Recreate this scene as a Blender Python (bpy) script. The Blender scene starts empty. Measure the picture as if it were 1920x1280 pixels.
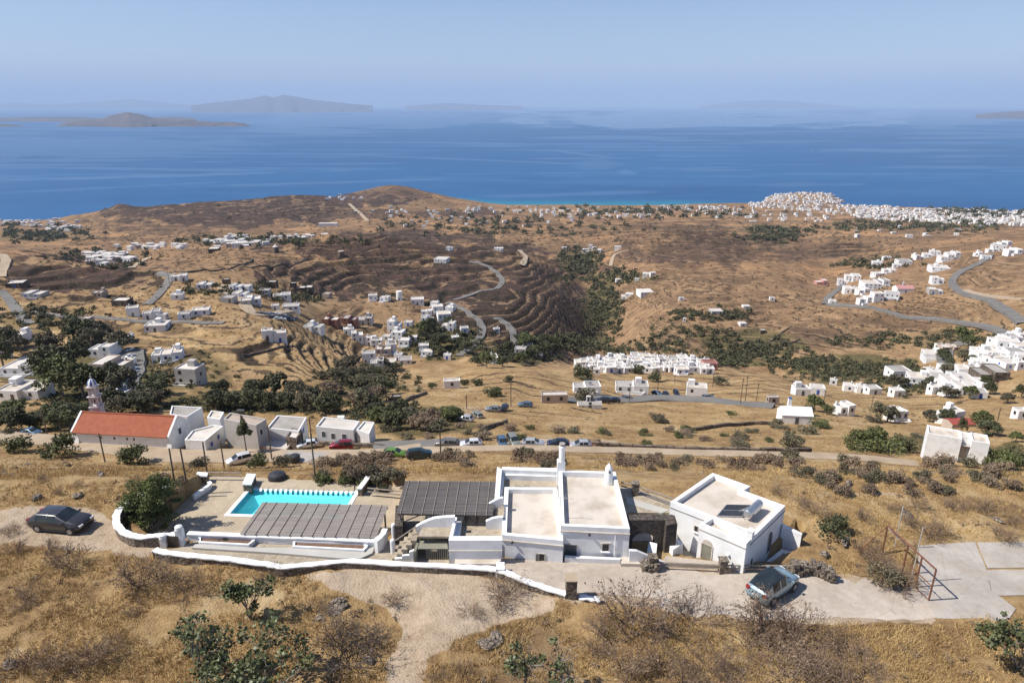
import bpy, bmesh, math, random
import numpy as np
from math import radians as R, sin, cos, tan, pi

C = bpy.context.scene
COL = C.collection
# ------------------------------------------------------------------ camera
TILT = 19.15
HC = 30.0
cam_d = bpy.data.cameras.new('camera')
cam = bpy.data.objects.new('camera', cam_d)
COL.objects.link(cam)
cam.location = (0, 0, HC)
cam.rotation_euler = (R(90 - TILT), 0, 0)
cam_d.sensor_width = 36
cam_d.lens = 24
cam_d.clip_start = 0.5
cam_d.clip_end = 400000
C.camera = cam
# ------------------------------------------------------------------ sky, sun, exposure
SUN_EL, SUN_AZ = 50.0, 185.5          # azimuth = direction towards the sun, degrees from +X, ccw
w = bpy.data.worlds.new('World')
C.world = w
w.use_nodes = True
nt = w.node_tree
bg = nt.nodes['Background']
sky = nt.nodes.new('ShaderNodeTexSky')
sky.sky_type = 'NISHITA'
sky.sun_disc = False
sky.sun_elevation = R(SUN_EL)
sky.sun_rotation = R(90 - SUN_AZ)
sky.altitude = 300
sky.air_density = 1.0
sky.dust_density = 0.1
sky.ozone_density = 5.0
tint = nt.nodes.new('ShaderNodeMixRGB'); tint.blend_type = 'MULTIPLY'; tint.inputs[0].default_value = 1.0; tint.inputs[2].default_value = (0.93, 0.835, 0.865, 1)   # the slightly violet blue of a dry summer sky
nt.links.new(sky.outputs[0], tint.inputs[1]); nt.links.new(tint.outputs[0], bg.inputs[0])
bg.inputs[1].default_value = 0.112
sd = bpy.data.lights.new('sun', 'SUN')
sd.energy = 5.0
sd.angle = R(0.5)
sd.color = (1.0, 0.945, 0.86)
sun = bpy.data.objects.new('sun', sd)
COL.objects.link(sun)
sun.rotation_euler = (R(90 - SUN_EL), 0, R(SUN_AZ + 90))
vs_ = C.view_settings
vs_.view_transform = 'Standard'
try: vs_.look = 'None'
except Exception: pass
vs_.exposure = 0.34
vs_.gamma = 1.0
vs_.use_curve_mapping = False
C.render.engine = 'CYCLES'
cy = C.cycles
cy.use_denoising = True
cy.max_bounces = 6
cy.diffuse_bounces = 2
cy.glossy_bounces = 2
cy.transmission_bounces = 3
cy.transparent_max_bounces = 12
cy.volume_bounces = 1
cy.caustics_reflective = False
cy.caustics_refractive = False

# ------------------------------------------------------------------ picture geometry -> place
cT, sT = cos(R(TILT)), sin(R(TILT))
def vv(row): return (640 - row) / 1280.0
def T(row):
    v = vv(row); return (sT - v * cT) / (cT + v * sT)
def K(row): return cT + vv(row) * sT
def P(px, py, z=0.0):
    y = (HC - z) / T(py)
    return (y * ((px - 960) / 1280.0) / K(py), y)
def to_px(x, y, z):
    t = (HC - z) / y
    v = (sT - t * cT) / (cT + t * sT)
    return 960 + 1280 * (x / y) * (cT + v * sT), 640 - 1280 * v

# value noise
def _h(ix, iy, seed):
    n = (ix.astype(np.int64) * 374761393 + iy.astype(np.int64) * 668265263 + seed * 1442695041) & 0x7fffffff
    n = ((n ^ (n >> 13)) * 1274126177) & 0x7fffffff
    return ((n ^ (n >> 16)) & 0xffff) / 65535.0
def vnoise(x, y, seed=0):
    ix = np.floor(x); iy = np.floor(y)
    fx = x - ix; fy = y - iy
    fx = fx * fx * (3 - 2 * fx); fy = fy * fy * (3 - 2 * fy)
    a = _h(ix, iy, seed); b = _h(ix + 1, iy, seed); c = _h(ix, iy + 1, seed); d = _h(ix + 1, iy + 1, seed)
    return (a * (1 - fx) + b * fx) * (1 - fy) + (c * (1 - fx) + d * fx) * fy
def fbm(x, y, oct=4, seed=0):
    s = 0; a = 0.5; t = 0
    for i in range(oct):
        s = s + a * vnoise(x, y, seed + i * 17); t += a
        x = x * 2.03 + 11.3; y = y * 2.03 + 5.7; a *= 0.5
    return s / t                                   # 0..1
def sstep(a, b, x):
    t = np.clip((x - a) / (b - a), 0, 1); return t * t * (3 - 2 * t)

def pchip(xk, yk, x):
    xk = np.array(xk, float); yk = np.array(yk, float)
    h = np.diff(xk); dl = np.diff(yk) / h
    m = np.zeros_like(yk); m[0] = dl[0]; m[-1] = dl[-1]
    for i in range(1, len(xk) - 1):
        if dl[i - 1] * dl[i] > 0:
            w1 = 2 * h[i] + h[i - 1]; w2 = h[i] + 2 * h[i - 1]
            m[i] = (w1 + w2) / (w1 / dl[i - 1] + w2 / dl[i])
    i = np.clip(np.searchsorted(xk, x) - 1, 0, len(xk) - 2)
    t = np.clip((x - xk[i]) / h[i], 0, 1)
    return ((1 + 2 * t) * (1 - t) ** 2 * yk[i] + t * (1 - t) ** 2 * h[i] * m[i]
            + t * t * (3 - 2 * t) * yk[i + 1] + t * t * (t - 1) * h[i] * m[i + 1])

SEA = -350.0
COLS = {
 0:    [(54,905),(70,890),(90,875),(105,862),(112,850),(118,834),(126,814),(150,780),(180,740),(220,690),(260,640),(300,600),(340,560),(400,505),(440,482),(600,500),(900,478),(1300,455),(1800,432),(2250,416),(2400,412)],
 240:  [(54,890),(70,884),(90,880),(106,874),(112,864),(118,844),(130,818),(160,770),(190,725),(220,690),(260,645),(300,605),(340,570),(380,535),(420,508),(500,515),(700,505),(1000,480),(1400,450),(1700,425),(2000,398),(2200,386)],
 480:  [(54,890),(70,884),(90,880),(106,877),(112,868),(118,848),(130,820),(150,785),(165,760),(180,740),(200,715),(230,680),(262,645),(300,610),(350,570),(420,530),(520,500),(640,482),(760,470),(950,470),(1200,452),(1500,430),(1800,405),(2100,380),(2250,370)],
 720:  [(54,888),(70,882),(90,876),(104,868),(110,857),(118,838),(126,822),(140,798),(165,765),(190,740),(215,722),(260,712),(320,690),(360,655),(410,610),(450,580),(480,562),(520,545),(580,525),(660,500),(740,482),(900,475),(1150,452),(1500,425),(1900,395),(2200,376),(2450,362),(2600,352)],
 960:  [(54,886),(70,878),(90,868),(104,855),(110,846),(117,835),(124,822),(150,790),(175,765),(200,740),(230,712),(255,695),(300,690),(360,660),(420,625),(480,595),(560,565),(680,530),(800,505),(1000,480),(1300,452),(1700,422),(2200,398),(2680,384)],
 1200: [(54,886),(70,880),(90,872),(104,862),(112,852),(120,840),(140,815),(170,785),(200,755),(225,738),(250,722),(270,710),(300,696),(330,690),(380,665),(440,635),(500,600),(600,560),(720,525),(850,500),(1000,478),(1300,450),(1800,415),(2300,395),(2680,385)],
 1440: [(60,900),(75,888),(92,874),(105,862),(112,853),(125,836),(150,812),(180,780),(210,752),(240,735),(270,722),(300,712),(340,698),(380,680),(420,650),(470,615),(520,585),(600,555),(700,530),(850,500),(1000,478),(1300,448),(1700,420),(2200,398),(2760,381)],
 1680: [(60,905),(75,893),(92,882),(106,870),(114,860),(128,842),(150,820),(180,790),(210,765),(240,745),(265,735),(300,715),(340,695),(380,665),(420,630),(460,595),(490,568),(530,550),(590,528),(650,508),(720,490),(900,475),(1100,458),(1400,438),(1800,418),(2200,402),(2640,388)],
 1920: [(60,912),(75,900),(92,890),(106,880),(116,868),(130,850),(150,825),(175,795),(200,770),(230,735),(255,705),(280,680),(310,645),(340,620),(380,590),(430,560),(480,530),(540,500),(600,478),(650,462),(800,458),(1000,455),(1400,436),(1800,418),(2200,406),(2520,398)],
}
NEAR = [(4, 4.0), (12, 2.6), (20, 1.6), (27, 0.75), (31.5, 0.12), (34, 0.0), (50, 0.0)]
PXK = sorted(COLS)
def col_z(px, y):
    pts = list(NEAR) + [(yy, HC - yy * T(rr)) for yy, rr in COLS[px]]
    ye, ze = pts[-1]
    pts += [(ye + 90 if px != 0 else ye + 30, SEA - 3), (ye + 300, SEA - 8), (9000, SEA - 8)]
    return pchip([p[0] for p in pts], [p[1] for p in pts], y)

NY, NA = 1180, 720
LY0, LY1 = math.log(9.0), math.log(3500.0)
A0, A1 = -1.22, 1.22
gy = np.exp(np.linspace(LY0, LY1, NY)); ga = np.linspace(A0, A1, NA)
ZC = np.stack([col_z(p, gy) for p in PXK], 0)          # 9 x NY
Y2, A2 = np.meshgrid(gy, ga, indexing='ij'); X2 = Y2 * A2
Z2 = np.repeat(ZC[4][:, None], NA, 1)
for _ in range(3):
    px2, py2 = to_px(X2, Y2, Z2)
    f = np.clip(px2 / 240.0, 0, 8 - 1e-6); i = f.astype(int); t = f - i
    rows = np.arange(NY)[:, None]
    g = lambda k: ZC[np.clip(k, 0, 8), rows]
    p0, p1, p2, p3 = g(i - 1), g(i), g(i + 1), g(i + 2)
    cr = 0.5 * (2 * p1 + (p2 - p0) * t + (2 * p0 - 5 * p1 + 4 * p2 - p3) * t ** 2 + (3 * p1 - p0 - 3 * p2 + p3) * t ** 3)
    lo = np.minimum(p1, p2); hi = np.maximum(p1, p2)
    Z2 = np.clip(cr, lo - 4, hi + 4)
def inpoly(px, py, poly):
    n = len(poly); ins = np.zeros(np.shape(px), bool)
    for a in range(n):
        x0, y0 = poly[a]; x1, y1 = poly[(a + 1) % n]
        c = ((y0 > py) != (y1 > py)) & (px < (x1 - x0) * (py - y0) / ((y1 - y0) or 1e-9) + x0)
        ins ^= c
    return ins
px2, py2 = to_px(X2, Y2, Z2)
# the deep gully that runs down to the plain, and the shoulders of the hills beside it
gc = np.interp(Y2, [380, 450, 600, 750, 900, 1100, 1400], [1075, 1130, 1137, 1112, 1085, 1045, 1000])
ga_ = np.interp(Y2, [330, 420, 520, 800, 1000, 1400], [0, 16, 26, 26, 18, 0])
Z2 = Z2 - ga_ * np.exp(-((px2 - gc) / 62) ** 2) + .55 * ga_ * np.exp(-((px2 - gc - 170) / 95) ** 2) + .6 * ga_ * np.exp(-((px2 - gc + 175) / 100) ** 2)
Z2 = Z2 + np.interp(Y2, [500, 700, 900, 1200], [0, 14, 14, 0]) * (np.exp(-((px2 - 1420) / 110) ** 2) - .7 * np.exp(-((px2 - 1560) / 60) ** 2))
Z2 = Z2 - np.interp(Y2, [300, 360, 430, 520], [0, 9, 9, 0]) * np.exp(-((px2 - 1400 - (Y2 - 390) * -1.6) / 80) ** 2)
Z2 = Z2 + 22 * np.exp(-((px2 - 720) / 170) ** 2 - ((Y2 - 730) / 110) ** 2) + 12 * np.exp(-((px2 - 1670) / 120) ** 2 - ((Y2 - 540) / 85) ** 2) + 16 * np.exp(-((px2 - 1300) / 150) ** 2 - ((Y2 - 1250) / 220) ** 2)
px2, py2 = to_px(X2, Y2, Z2)
# undulation, and terraces walled with dry stone
flat = sstep(48, 62, Y2)
amp = np.interp(Y2, [0, 60, 130, 250, 500, 1200, 2600, 3500], [0.0, 0.7, 0.6, 4.0, 10.0, 17.0, 9.0, 0])
und = (fbm(X2 / (22 + Y2 * 0.10), Y2 / (22 + Y2 * 0.10), 5, 3) - 0.5) * 2 * amp * flat
coastfade = sstep(SEA, SEA + 25, Z2)
roadflat = 1 - 0.85 * np.exp(-((Y2 - 116) / 9.0) ** 2)
Z2 = Z2 + und * coastfade * roadflat
# smooth ground near: small lumps outside the built plot
BUILT = [(-40, 1010), (215, 950), (330, 900), (420, 885), (760, 890), (1300, 880), (1520, 960), (1560, 1080), (1700, 1090), (1720, 1015), (2100, 1005), (2100, 1165), (1300, 1160), (1060, 1125), (900, 1090), (500, 1065), (280, 1045)]
near = (1 - sstep(52, 60, Y2)) * (~inpoly(px2, py2, BUILT))
lump = (fbm(X2 / 4.0, Y2 / 4.0, 4, 9) - 0.42) * 1.1 * near
for _ in range(2):
    lump[1:-1, 1:-1] = (lump[1:-1, 1:-1] * 2 + lump[:-2, 1:-1] + lump[2:, 1:-1] + lump[1:-1, :-2] + lump[1:-1, 2:]) / 6
Z2 = Z2 + lump
def ell(cx, cy, rx, ry, e=1.0, warp=0.35):
    q = ((px2 - cx) / rx) ** 2 + ((py2 - cy) / ry) ** 2
    n = (fbm(px2 / 38.0, py2 / 16.0, 4, int(cx) % 97) - 0.5) * 4 * warp
    return e * (1 - sstep(0.6, 1.25, q + n))
ter = np.zeros_like(Z2)
for e in [(700,520,210,48,1),(880,575,120,50,1),(1000,600,130,70,1),(560,690,150,70,1),(150,520,170,50,1),(480,500,150,30,.6),(980,500,140,30,.8),(1250,530,180,40,.5),(1500,600,200,50,.4),(1600,470,80,20,.8),(760,460,200,30,.5),(1350,460,180,30,.5),(400,395,260,30,.5),(1850,500,70,40,.5),(1350,620,160,50,.45),(1750,590,130,40,.4),(300,640,160,50,.6),(650,620,60,40,.6),(1100,440,260,30,.5),(250,430,160,30,.5)]:
    ter = np.maximum(ter, ell(*e))
ter *= sstep(135, 175, Y2) * (1 - sstep(2300, 2600, Y2))
wn = fbm(X2 / 60.0, Y2 / 60.0, 3, 21)
sh = np.interp(Y2, [150, 300, 600, 1000, 2000], [1.9, 2.5, 3.8, 6.0, 13.0])
tt = Z2 / sh + wn * 2.2
fr = tt - np.floor(tt)
stepz = (np.floor(tt) + sstep(0.72, 1.0, fr) - wn * 2.2) * sh
Z2 = Z2 + (stepz - Z2) * ter * 0.9
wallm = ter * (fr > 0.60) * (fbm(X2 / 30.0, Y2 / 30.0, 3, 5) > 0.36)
# the town's promontory
pq = ((px2 - 1506) / 84) ** 2 + ((Y2 - 2830) / 330) ** 2 + (fbm(px2 / 20, Y2 / 90, 3, 61) - .5) * .5
prom = SEA - 6 + 13 * sstep(1.05, .55, pq)
Z2 = np.where(Y2 > 2450, np.maximum(Z2, prom), Z2)
head = 14 * np.exp(-((px2 - 745) / 44) ** 2 - ((Y2 - 2560) / 120) ** 2) + 14 * np.exp(-((px2 - 225) / 22) ** 2 - ((Y2 - 2190) / 90) ** 2) + 10 * np.exp(-((px2 - 560) / 60) ** 2 - ((Y2 - 2230) / 90) ** 2)
Z2 = Z2 + head * (Z2 > SEA)
# room for the pool basin below the deck
POOL = [(430, 964), (470, 917.5), (666, 924), (645.0, 960.0)]
DZ = -1.5                                              # the pool deck lies below the front path
PQ = [P(*q, DZ) for q in POOL]
PQ[3] = (PQ[2][0] + PQ[0][0] - PQ[1][0], PQ[2][1] + PQ[0][1] - PQ[1][1])
pcx = sum(q[0] for q in PQ) / 4; pcy = sum(q[1] for q in PQ) / 4
big = [(pcx + (q[0] - pcx) * 1.05, pcy + (q[1] - pcy) * 1.1) for q in PQ]
DECKPX = [(250, 1000), (228, 988), (226, 966), (258, 937), (318, 913), (396, 890), (762, 908), (757, 960), (735, 1030), (716, 1046), (690, 1046), (420, 1040), (290, 1036)]
deckpoly = [P(*q, .8) if k in (1, 2, 3, 4) else P(*q, DZ) for k, q in enumerate(DECKPX)]
Z2 = np.where(inpoly(X2, Y2, deckpoly), np.minimum(Z2, DZ - 0.12), Z2)
Z2[inpoly(X2, Y2, big)] -= 2.2
YARD = [P(*q, -.9) for q in [(1398, 1070), (1470, 1026), (1490, 992), (1508, 1003), (1492, 1046), (1440, 1072)]]
FCOURT = [P(*q, -.9) for q in [(1236, 1050), (1252, 990), (1300, 1010), (1345, 1052), (1400, 1076), (1390, 1079)]]
for q in (YARD, FCOURT): Z2 = np.where(inpoly(X2, Y2, q), np.minimum(Z2, -1.0), Z2)
px2, py2 = to_px(X2, Y2, Z2)

def zt(x, y):
    fi = (math.log(max(y, 9.01)) - LY0) / (LY1 - LY0) * (NY - 1); fj = (x / y - A0) / (A1 - A0) * (NA - 1)
    i = int(min(max(fi, 0), NY - 2)); j = int(min(max(fj, 0), NA - 2)); u = min(max(fi - i, 0), 1); v = min(max(fj - j, 0), 1)
    return float((Z2[i, j] * (1 - v) + Z2[i, j + 1] * v) * (1 - u) + (Z2[i + 1, j] * (1 - v) + Z2[i + 1, j + 1] * v) * u)
def ground(px, py, ymin=0, zoff=0.0):
    """first point of the terrain along the line of sight"""
    a = ((px - 960) / 1280.0) / K(py)
    fj = (a - A0) / (A1 - A0) * (NA - 1); j = int(min(max(fj, 0), NA - 2)); v = fj - j
    colz = Z2[:, j] * (1 - v) + Z2[:, j + 1] * v
    d = colz - (HC - gy * T(py))
    d[gy < ymin] = -1
    k = np.argmax(d > 0)
    if d[k] <= 0:
        y = (HC - SEA) / T(py) if T(py) > 0 else 3000.0
        return (y * a, y, SEA)
    if k == 0: y = gy[0]
    else:
        y = gy[k - 1] + (gy[k] - gy[k - 1]) * (-d[k - 1]) / (d[k] - d[k - 1])
    return (y * a, float(y), float(zt(y * a, y)))
def depth(y, z): return y * cT + (HC - z) * sT

# ------------------------------------------------------------------ materials
M = {}
def new_mat(name):
    m = bpy.data.materials.new(name); m.use_nodes = True
    return m, m.node_tree, m.node_tree.nodes['Principled BSDF']
def link(t, a, b): t.links.new(a, b)
def node(t, kind, **kw):
    n = t.nodes.new('ShaderNode' + kind)
    for k, v in kw.items(): setattr(n, k, v)
    return n
def coords(t, scale, mode='Object', sc3=None):
    if mode == 'Position':
        g = node(t, 'NewGeometry'); out = g.outputs['Position']
    else:
        g = node(t, 'TexCoord'); out = g.outputs[mode]
    mp = node(t, 'Mapping'); link(t, out, mp.inputs[0])
    mp.inputs['Scale'].default_value = sc3 or (scale, scale, scale)
    return mp.outputs[0]
def noise(t, vec, scale=1.0, detail=4.0, rough=0.55):
    n = node(t, 'TexNoise'); link(t, vec, n.inputs['Vector'])
    n.inputs['Scale'].default_value = scale; n.inputs['Detail'].default_value = detail; n.inputs['Roughness'].default_value = rough
    return n.outputs['Fac']
def ramp(t, fac, stops):
    r = node(t, 'ValToRGB'); link(t, fac, r.inputs[0])
    el = r.color_ramp.elements
    while len(el) > 1: el.remove(el[-1])
    el[0].position = stops[0][0]; el[0].color = (*stops[0][1], 1)
    for p, c in stops[1:]:
        e = el.new(p); e.color = (*c, 1)
    return r.outputs[0]
def mix(t, fac, a, b, mode='MIX'):
    m = node(t, 'MixRGB', blend_type=mode)
    for k, v in ((0, fac), (1, a), (2, b)):
        if isinstance(v, (int, float)): m.inputs[k].default_value = v
        elif isinstance(v, tuple): m.inputs[k].default_value = (*v, 1)
        else: link(t, v, m.inputs[k])
    return m.outputs[0]
def math_(t, op, a, b=None, clamp=False):
    m = node(t, 'Math', operation=op); m.use_clamp = clamp
    for k, v in ((0, a), (1, b)):
        if v is None: continue
        if isinstance(v, (int, float)): m.inputs[k].default_value = v
        else: link(t, v, m.inputs[k])
    return m.outputs[0]
def bump(t, h, strength, dist, p):
    b = node(t, 'Bump'); b.inputs['Strength'].default_value = strength; b.inputs['Distance'].default_value = dist
    link(t, h, b.inputs['Height']); link(t, b.outputs[0], p.inputs['Normal'])
def plain(name, ca, cb=None, scale=1.5, rough=0.8, mode='Position', metal=0.0, bumps=0.0, detail=5, lo=0.3, hi=0.7, sc3=None, spec=None, objvar=0.0):
    m, t, p = new_mat(name)
    p.inputs['Roughness'].default_value = rough; p.inputs['Metallic'].default_value = metal
    if spec is not None: p.inputs['Specular IOR Level'].default_value = spec
    cb = cb or tuple(c * 0.8 for c in ca)
    v = coords(t, scale, mode, sc3)
    n = noise(t, v, 1.0, detail)
    col = ramp(t, n, [(lo, cb), (hi, ca)])
    if objvar:
        oi = node(t, 'ObjectInfo')
        hs = node(t, 'HueSaturation'); link(t, col, hs.inputs['Color'])
        link(t, math_(t, 'ADD', math_(t, 'MULTIPLY', oi.outputs['Random'], objvar), 1 - objvar / 2), hs.inputs['Value'])
        link(t, math_(t, 'ADD', math_(t, 'MULTIPLY', oi.outputs['Random'], 0.03 * min(objvar, 1)), 0.485), hs.inputs['Hue'])
        col = hs.outputs[0]
    link(t, col, p.inputs['Base Color'])
    if bumps: bump(t, n, bumps, 0.1, p)
    M[name] = m
    return m
plain('white', (0.86, 0.86, 0.85), (0.70, 0.69, 0.665), 0.9, 0.75, bumps=0.12, detail=9, lo=.28, hi=.55)
plain('white_far', (0.83, 0.83, 0.82), (0.70, 0.69, 0.67), 0.2, 0.8, objvar=0.12)
plain('cream_roof', (0.60, 0.535, 0.46), (0.42, 0.35, 0.275), 0.55, 0.85, lo=.30, hi=.56, detail=9)
plain('grey_roof', (0.42, 0.39, 0.35), (0.30, 0.28, 0.25), 0.5, 0.85, objvar=0.3)
plain('pale_roof', (0.64, 0.60, 0.54), (0.50, 0.46, 0.40), 0.4, 0.85, objvar=0.2)
plain('grey_wall', (0.50, 0.48, 0.45), (0.40, 0.38, 0.35), 0.6, 0.85, objvar=0.2)
plain('ochre_wall', (0.50, 0.42, 0.33), (0.38, 0.32, 0.26), 0.6, 0.85, objvar=0.2)
plain('brick_red', (0.30, 0.13, 0.09), (0.20, 0.09, 0.07), 1.5, 0.85)
plain('pink_wall', (0.55, 0.28, 0.26), (0.45, 0.22, 0.20), 0.8, 0.85)
plain('marble', (0.62, 0.575, 0.56), (0.45, 0.405, 0.395), 1.6, 0.7)
plain('blue_paint', (0.05, 0.13, 0.42), (0.04, 0.10, 0.34), 2, 0.5)
plain('shutter', (0.10, 0.11, 0.12), (0.07, 0.08, 0.09), 6, 0.6)
plain('dark_open', (0.03, 0.03, 0.035), (0.02, 0.02, 0.025), 6, 0.4)
plain('wood_rail', (0.36, 0.31, 0.26), (0.22, 0.18, 0.15), 3, 0.85)
plain('pole_wood', (0.16, 0.12, 0.09), (0.09, 0.07, 0.055), 2, 0.9)
plain('grey_green', (0.27, 0.26, 0.20), (0.20, 0.19, 0.15), 2, 0.75)
plain('concrete', (0.56, 0.49, 0.41), (0.40, 0.34, 0.28), 0.35, 0.9, bumps=0.2, detail=8)
plain('court', (0.50, 0.45, 0.39), (0.37, 0.33, 0.285), 0.3, 0.9, bumps=0.2, detail=8)
plain('path_grey', (0.50, 0.48, 0.44), (0.42, 0.40, 0.36), 0.6, 0.8)
plain('earth', (0.22, 0.13, 0.08), (0.12, 0.07, 0.045), 4, 0.95)
plain('asphalt', (0.20, 0.185, 0.165), (0.14, 0.13, 0.12), 0.15, 0.9)
plain('dirt_road', (0.44, 0.345, 0.245), (0.33, 0.25, 0.165), 0.3, 0.95, detail=8)
plain('rust', (0.22, 0.085, 0.045), (0.12, 0.05, 0.03), 5, 0.85)
plain('pale_metal', (0.5, 0.46, 0.40), (0.36, 0.33, 0.30), 3, 0.6)
plain('black_plastic', (0.035, 0.035, 0.038), None, 3, 0.5)
plain('steel', (0.55, 0.56, 0.58), (0.45, 0.46, 0.48), 2, 0.35, metal=0.8)
plain('tyre', (0.02, 0.02, 0.02), None, 9, 0.85)
plain('rim', (0.42, 0.43, 0.45), (0.30, 0.31, 0.33), 9, 0.35, metal=0.7)
plain('lamp_red', (0.35, 0.02, 0.02), None, 9, 0.3)
plain('lamp_clear', (0.7, 0.72, 0.74), None, 9, 0.15)
plain('bark', (0.30, 0.26, 0.22), (0.17, 0.145, 0.12), 6, 0.95)
plain('twig', (0.27, 0.195, 0.125), (0.13, 0.092, 0.062), 2.0, 0.95, objvar=0.35)
plain('twig_dark', (0.13, 0.10, 0.075), (0.06, 0.048, 0.038), 2.0, 0.95, objvar=0.3)
plain('leaf_green', (0.135, 0.150, 0.045), (0.055, 0.068, 0.022), 1.2, 0.7, objvar=0.45)
plain('leaf_dark', (0.110, 0.115, 0.048), (0.048, 0.054, 0.025), 0.9, 0.75, objvar=0.45)
plain('leaf_bush', (0.165, 0.190, 0.050), (0.065, 0.080, 0.022), 1.2, 0.7)
plain('leaf_fig', (0.135, 0.155, 0.060), (0.05, 0.066, 0.024), 2.5, 0.5, objvar=0.3)
plain('leaf_olive', (0.185, 0.165, 0.095), (0.085, 0.080, 0.047), 0.9, 0.8, objvar=0.45)
plain('leaf_grey', (0.30, 0.225, 0.145), (0.15, 0.115, 0.077), 1.0, 0.9, objvar=0.4)
plain('grassblade', (0.62, 0.445, 0.20), (0.32, 0.20, 0.08), 0.5, 0.9, lo=.3, hi=.7)
plain('scrubfar', (0.135, 0.108, 0.065), (0.060, 0.050, 0.032), 0.05, 0.95)
plain('thicketfar', (0.115, 0.110, 0.052), (0.045, 0.048, 0.025), 0.06, 0.95)
plain('pool_tile', (0.26, 0.86, 0.93), (0.22, 0.82, 0.90), 1.5, 0.5)
plain('umbrella_red', (0.38, 0.08, 0.06), None, 3, 0.7)

def stone_mat(name, ca, cb, joint, scale, sc3=None, edge=0.06, rough=0.95, bs=0.8, dist=0.06):
    m, t, p = new_mat(name); p.inputs['Roughness'].default_value = rough
    v = coords(t, scale, 'Position', sc3)
    vo = node(t, 'TexVoronoi'); link(t, v, vo.inputs['Vector']); vo.inputs['Scale'].default_value = 1
    ve = node(t, 'TexVoronoi', feature='DISTANCE_TO_EDGE'); link(t, v, ve.inputs['Vector']); ve.inputs['Scale'].default_value = 1
    sep = node(t, 'SeparateColor'); link(t, vo.outputs['Color'], sep.inputs[0])
    col = mix(t, sep.outputs[0], ca, cb)
    n = noise(t, v, 3.0, 4)
    col = mix(t, 0.35, col, mix(t, n, (0.0, 0.0, 0.0), col), 'MIX')
    e = math_(t, 'LESS_THAN', ve.outputs['Distance'], edge)
    col = mix(t, e, col, joint)
    link(t, col, p.inputs['Base Color'])
    hgt = math_(t, 'MINIMUM', ve.outputs['Distance'], 0.2)
    bump(t, hgt, bs, dist, p)
    M[name] = m
stone_mat('rubble', (0.36, 0.295, 0.225), (0.20, 0.16, 0.125), (0.08, 0.065, 0.05), 1, (3.2, 3.2, 6.5), 0.07, dist=0.2)
stone_mat('stone_dark', (0.15, 0.12, 0.095), (0.085, 0.07, 0.06), (0.04, 0.033, 0.028), 1, (2.6, 2.6, 6.0), 0.06, dist=0.15)
stone_mat('paving', (0.50, 0.42, 0.31), (0.38, 0.31, 0.225), (0.44, 0.38, 0.29), 1, (1.7, 1.7, 1.7), 0.035, bs=0.2)
stone_mat('deck_stone', (0.56, 0.46, 0.33), (0.47, 0.385, 0.27), (0.43, 0.35, 0.25), 1, (1.3, 1.3, 1.3), 0.03, bs=0.15)
stone_mat('stone_far', (0.24, 0.185, 0.14), (0.14, 0.11, 0.085), (0.06, 0.05, 0.04), 0.5)

def paint(name, c, rough=0.3, metal=0.3):
    m, t, p = new_mat(name); p.inputs['Roughness'].default_value = rough; p.inputs['Metallic'].default_value = metal
    n = noise(t, coords(t, 3, 'Object'), 1, 3)
    link(t, ramp(t, n, [(0.3, tuple(x * 0.88 for x in c)), (0.7, c)]), p.inputs['Base Color'])
    p.inputs['Coat Weight'].default_value = 0.5; p.inputs['Coat Roughness'].default_value = 0.15
    M[name] = m
for nm, c in dict(charcoal=(.055,.052,.055), silverblue=(.27,.38,.44), white=(.8,.8,.8), navy=(.02,.03,.06), bluegrey=(.10,.16,.24), beige=(.30,.30,.26), silver=(.50,.51,.53), green=(.16,.30,.05), teal=(.02,.05,.06), red=(.25,.015,.025), brown=(.20,.18,.16), grey=(.2,.21,.22)).items():
    paint('paint_' + nm, c)
m, t, p = new_mat('glass_dark'); p.inputs['Roughness'].default_value = 0.06; p.inputs['Base Color'].default_value = (0.02, 0.028, 0.034, 1)
n_ = noise(t, coords(t, 2, 'Object'), 1, 2); link(t, ramp(t, n_, [(0.3, (.015, .02, .025)), (.7, (.03, .04, .045))]), p.inputs['Base Color']); M['glass'] = m
m, t, p = new_mat('solar_glass'); p.inputs['Roughness'].default_value = 0.22; p.inputs['Specular IOR Level'].default_value = 0.6
n_ = noise(t, coords(t, 3, 'Object'), 1, 2); link(t, ramp(t, n_, [(0.3, (.045, .05, .06)), (.7, (.07, .075, .085))]), p.inputs['Base Color']); M['solar'] = m
def slab_mat(name, ca, cb, crack):
    m, t, p = new_mat(name); p.inputs['Roughness'].default_value = .92
    v = coords(t, 1, 'Position')
    n1 = noise(t, v, .28, 6, .6); n2 = noise(t, v, 2.2, 6, .7); n3 = noise(t, v, 14, 3, .6)
    g = math_(t, 'ADD', math_(t, 'MULTIPLY', n1, .5), math_(t, 'ADD', math_(t, 'MULTIPLY', n2, .32), math_(t, 'MULTIPLY', n3, .18)))
    col = ramp(t, g, [(.38, cb), (.50, tuple((a + b) / 2 for a, b in zip(ca, cb))), (.60, ca)])
    ve = node(t, 'TexVoronoi', feature='DISTANCE_TO_EDGE'); link(t, v, ve.inputs['Vector']); ve.inputs['Scale'].default_value = crack
    wv = math_(t, 'LESS_THAN', math_(t, 'ADD', ve.outputs['Distance'], math_(t, 'MULTIPLY', n2, .03)), .022)
    col = mix(t, math_(t, 'MULTIPLY', wv, .16), col, tuple(c * .45 for c in cb))
    st = math_(t, 'MULTIPLY', math_(t, 'SUBTRACT', noise(t, v, .55, 5, .65), .55), 5, True)
    col = mix(t, math_(t, 'MULTIPLY', st, .5), col, (.34, .25, .16))
    link(t, col, p.inputs['Base Color']); bump(t, g, .3, .08, p); M[name] = m
slab_mat('concrete', (.53, .46, .385), (.33, .275, .22), .22)
slab_mat('court', (.47, .425, .375), (.31, .275, .235), .3)
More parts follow.
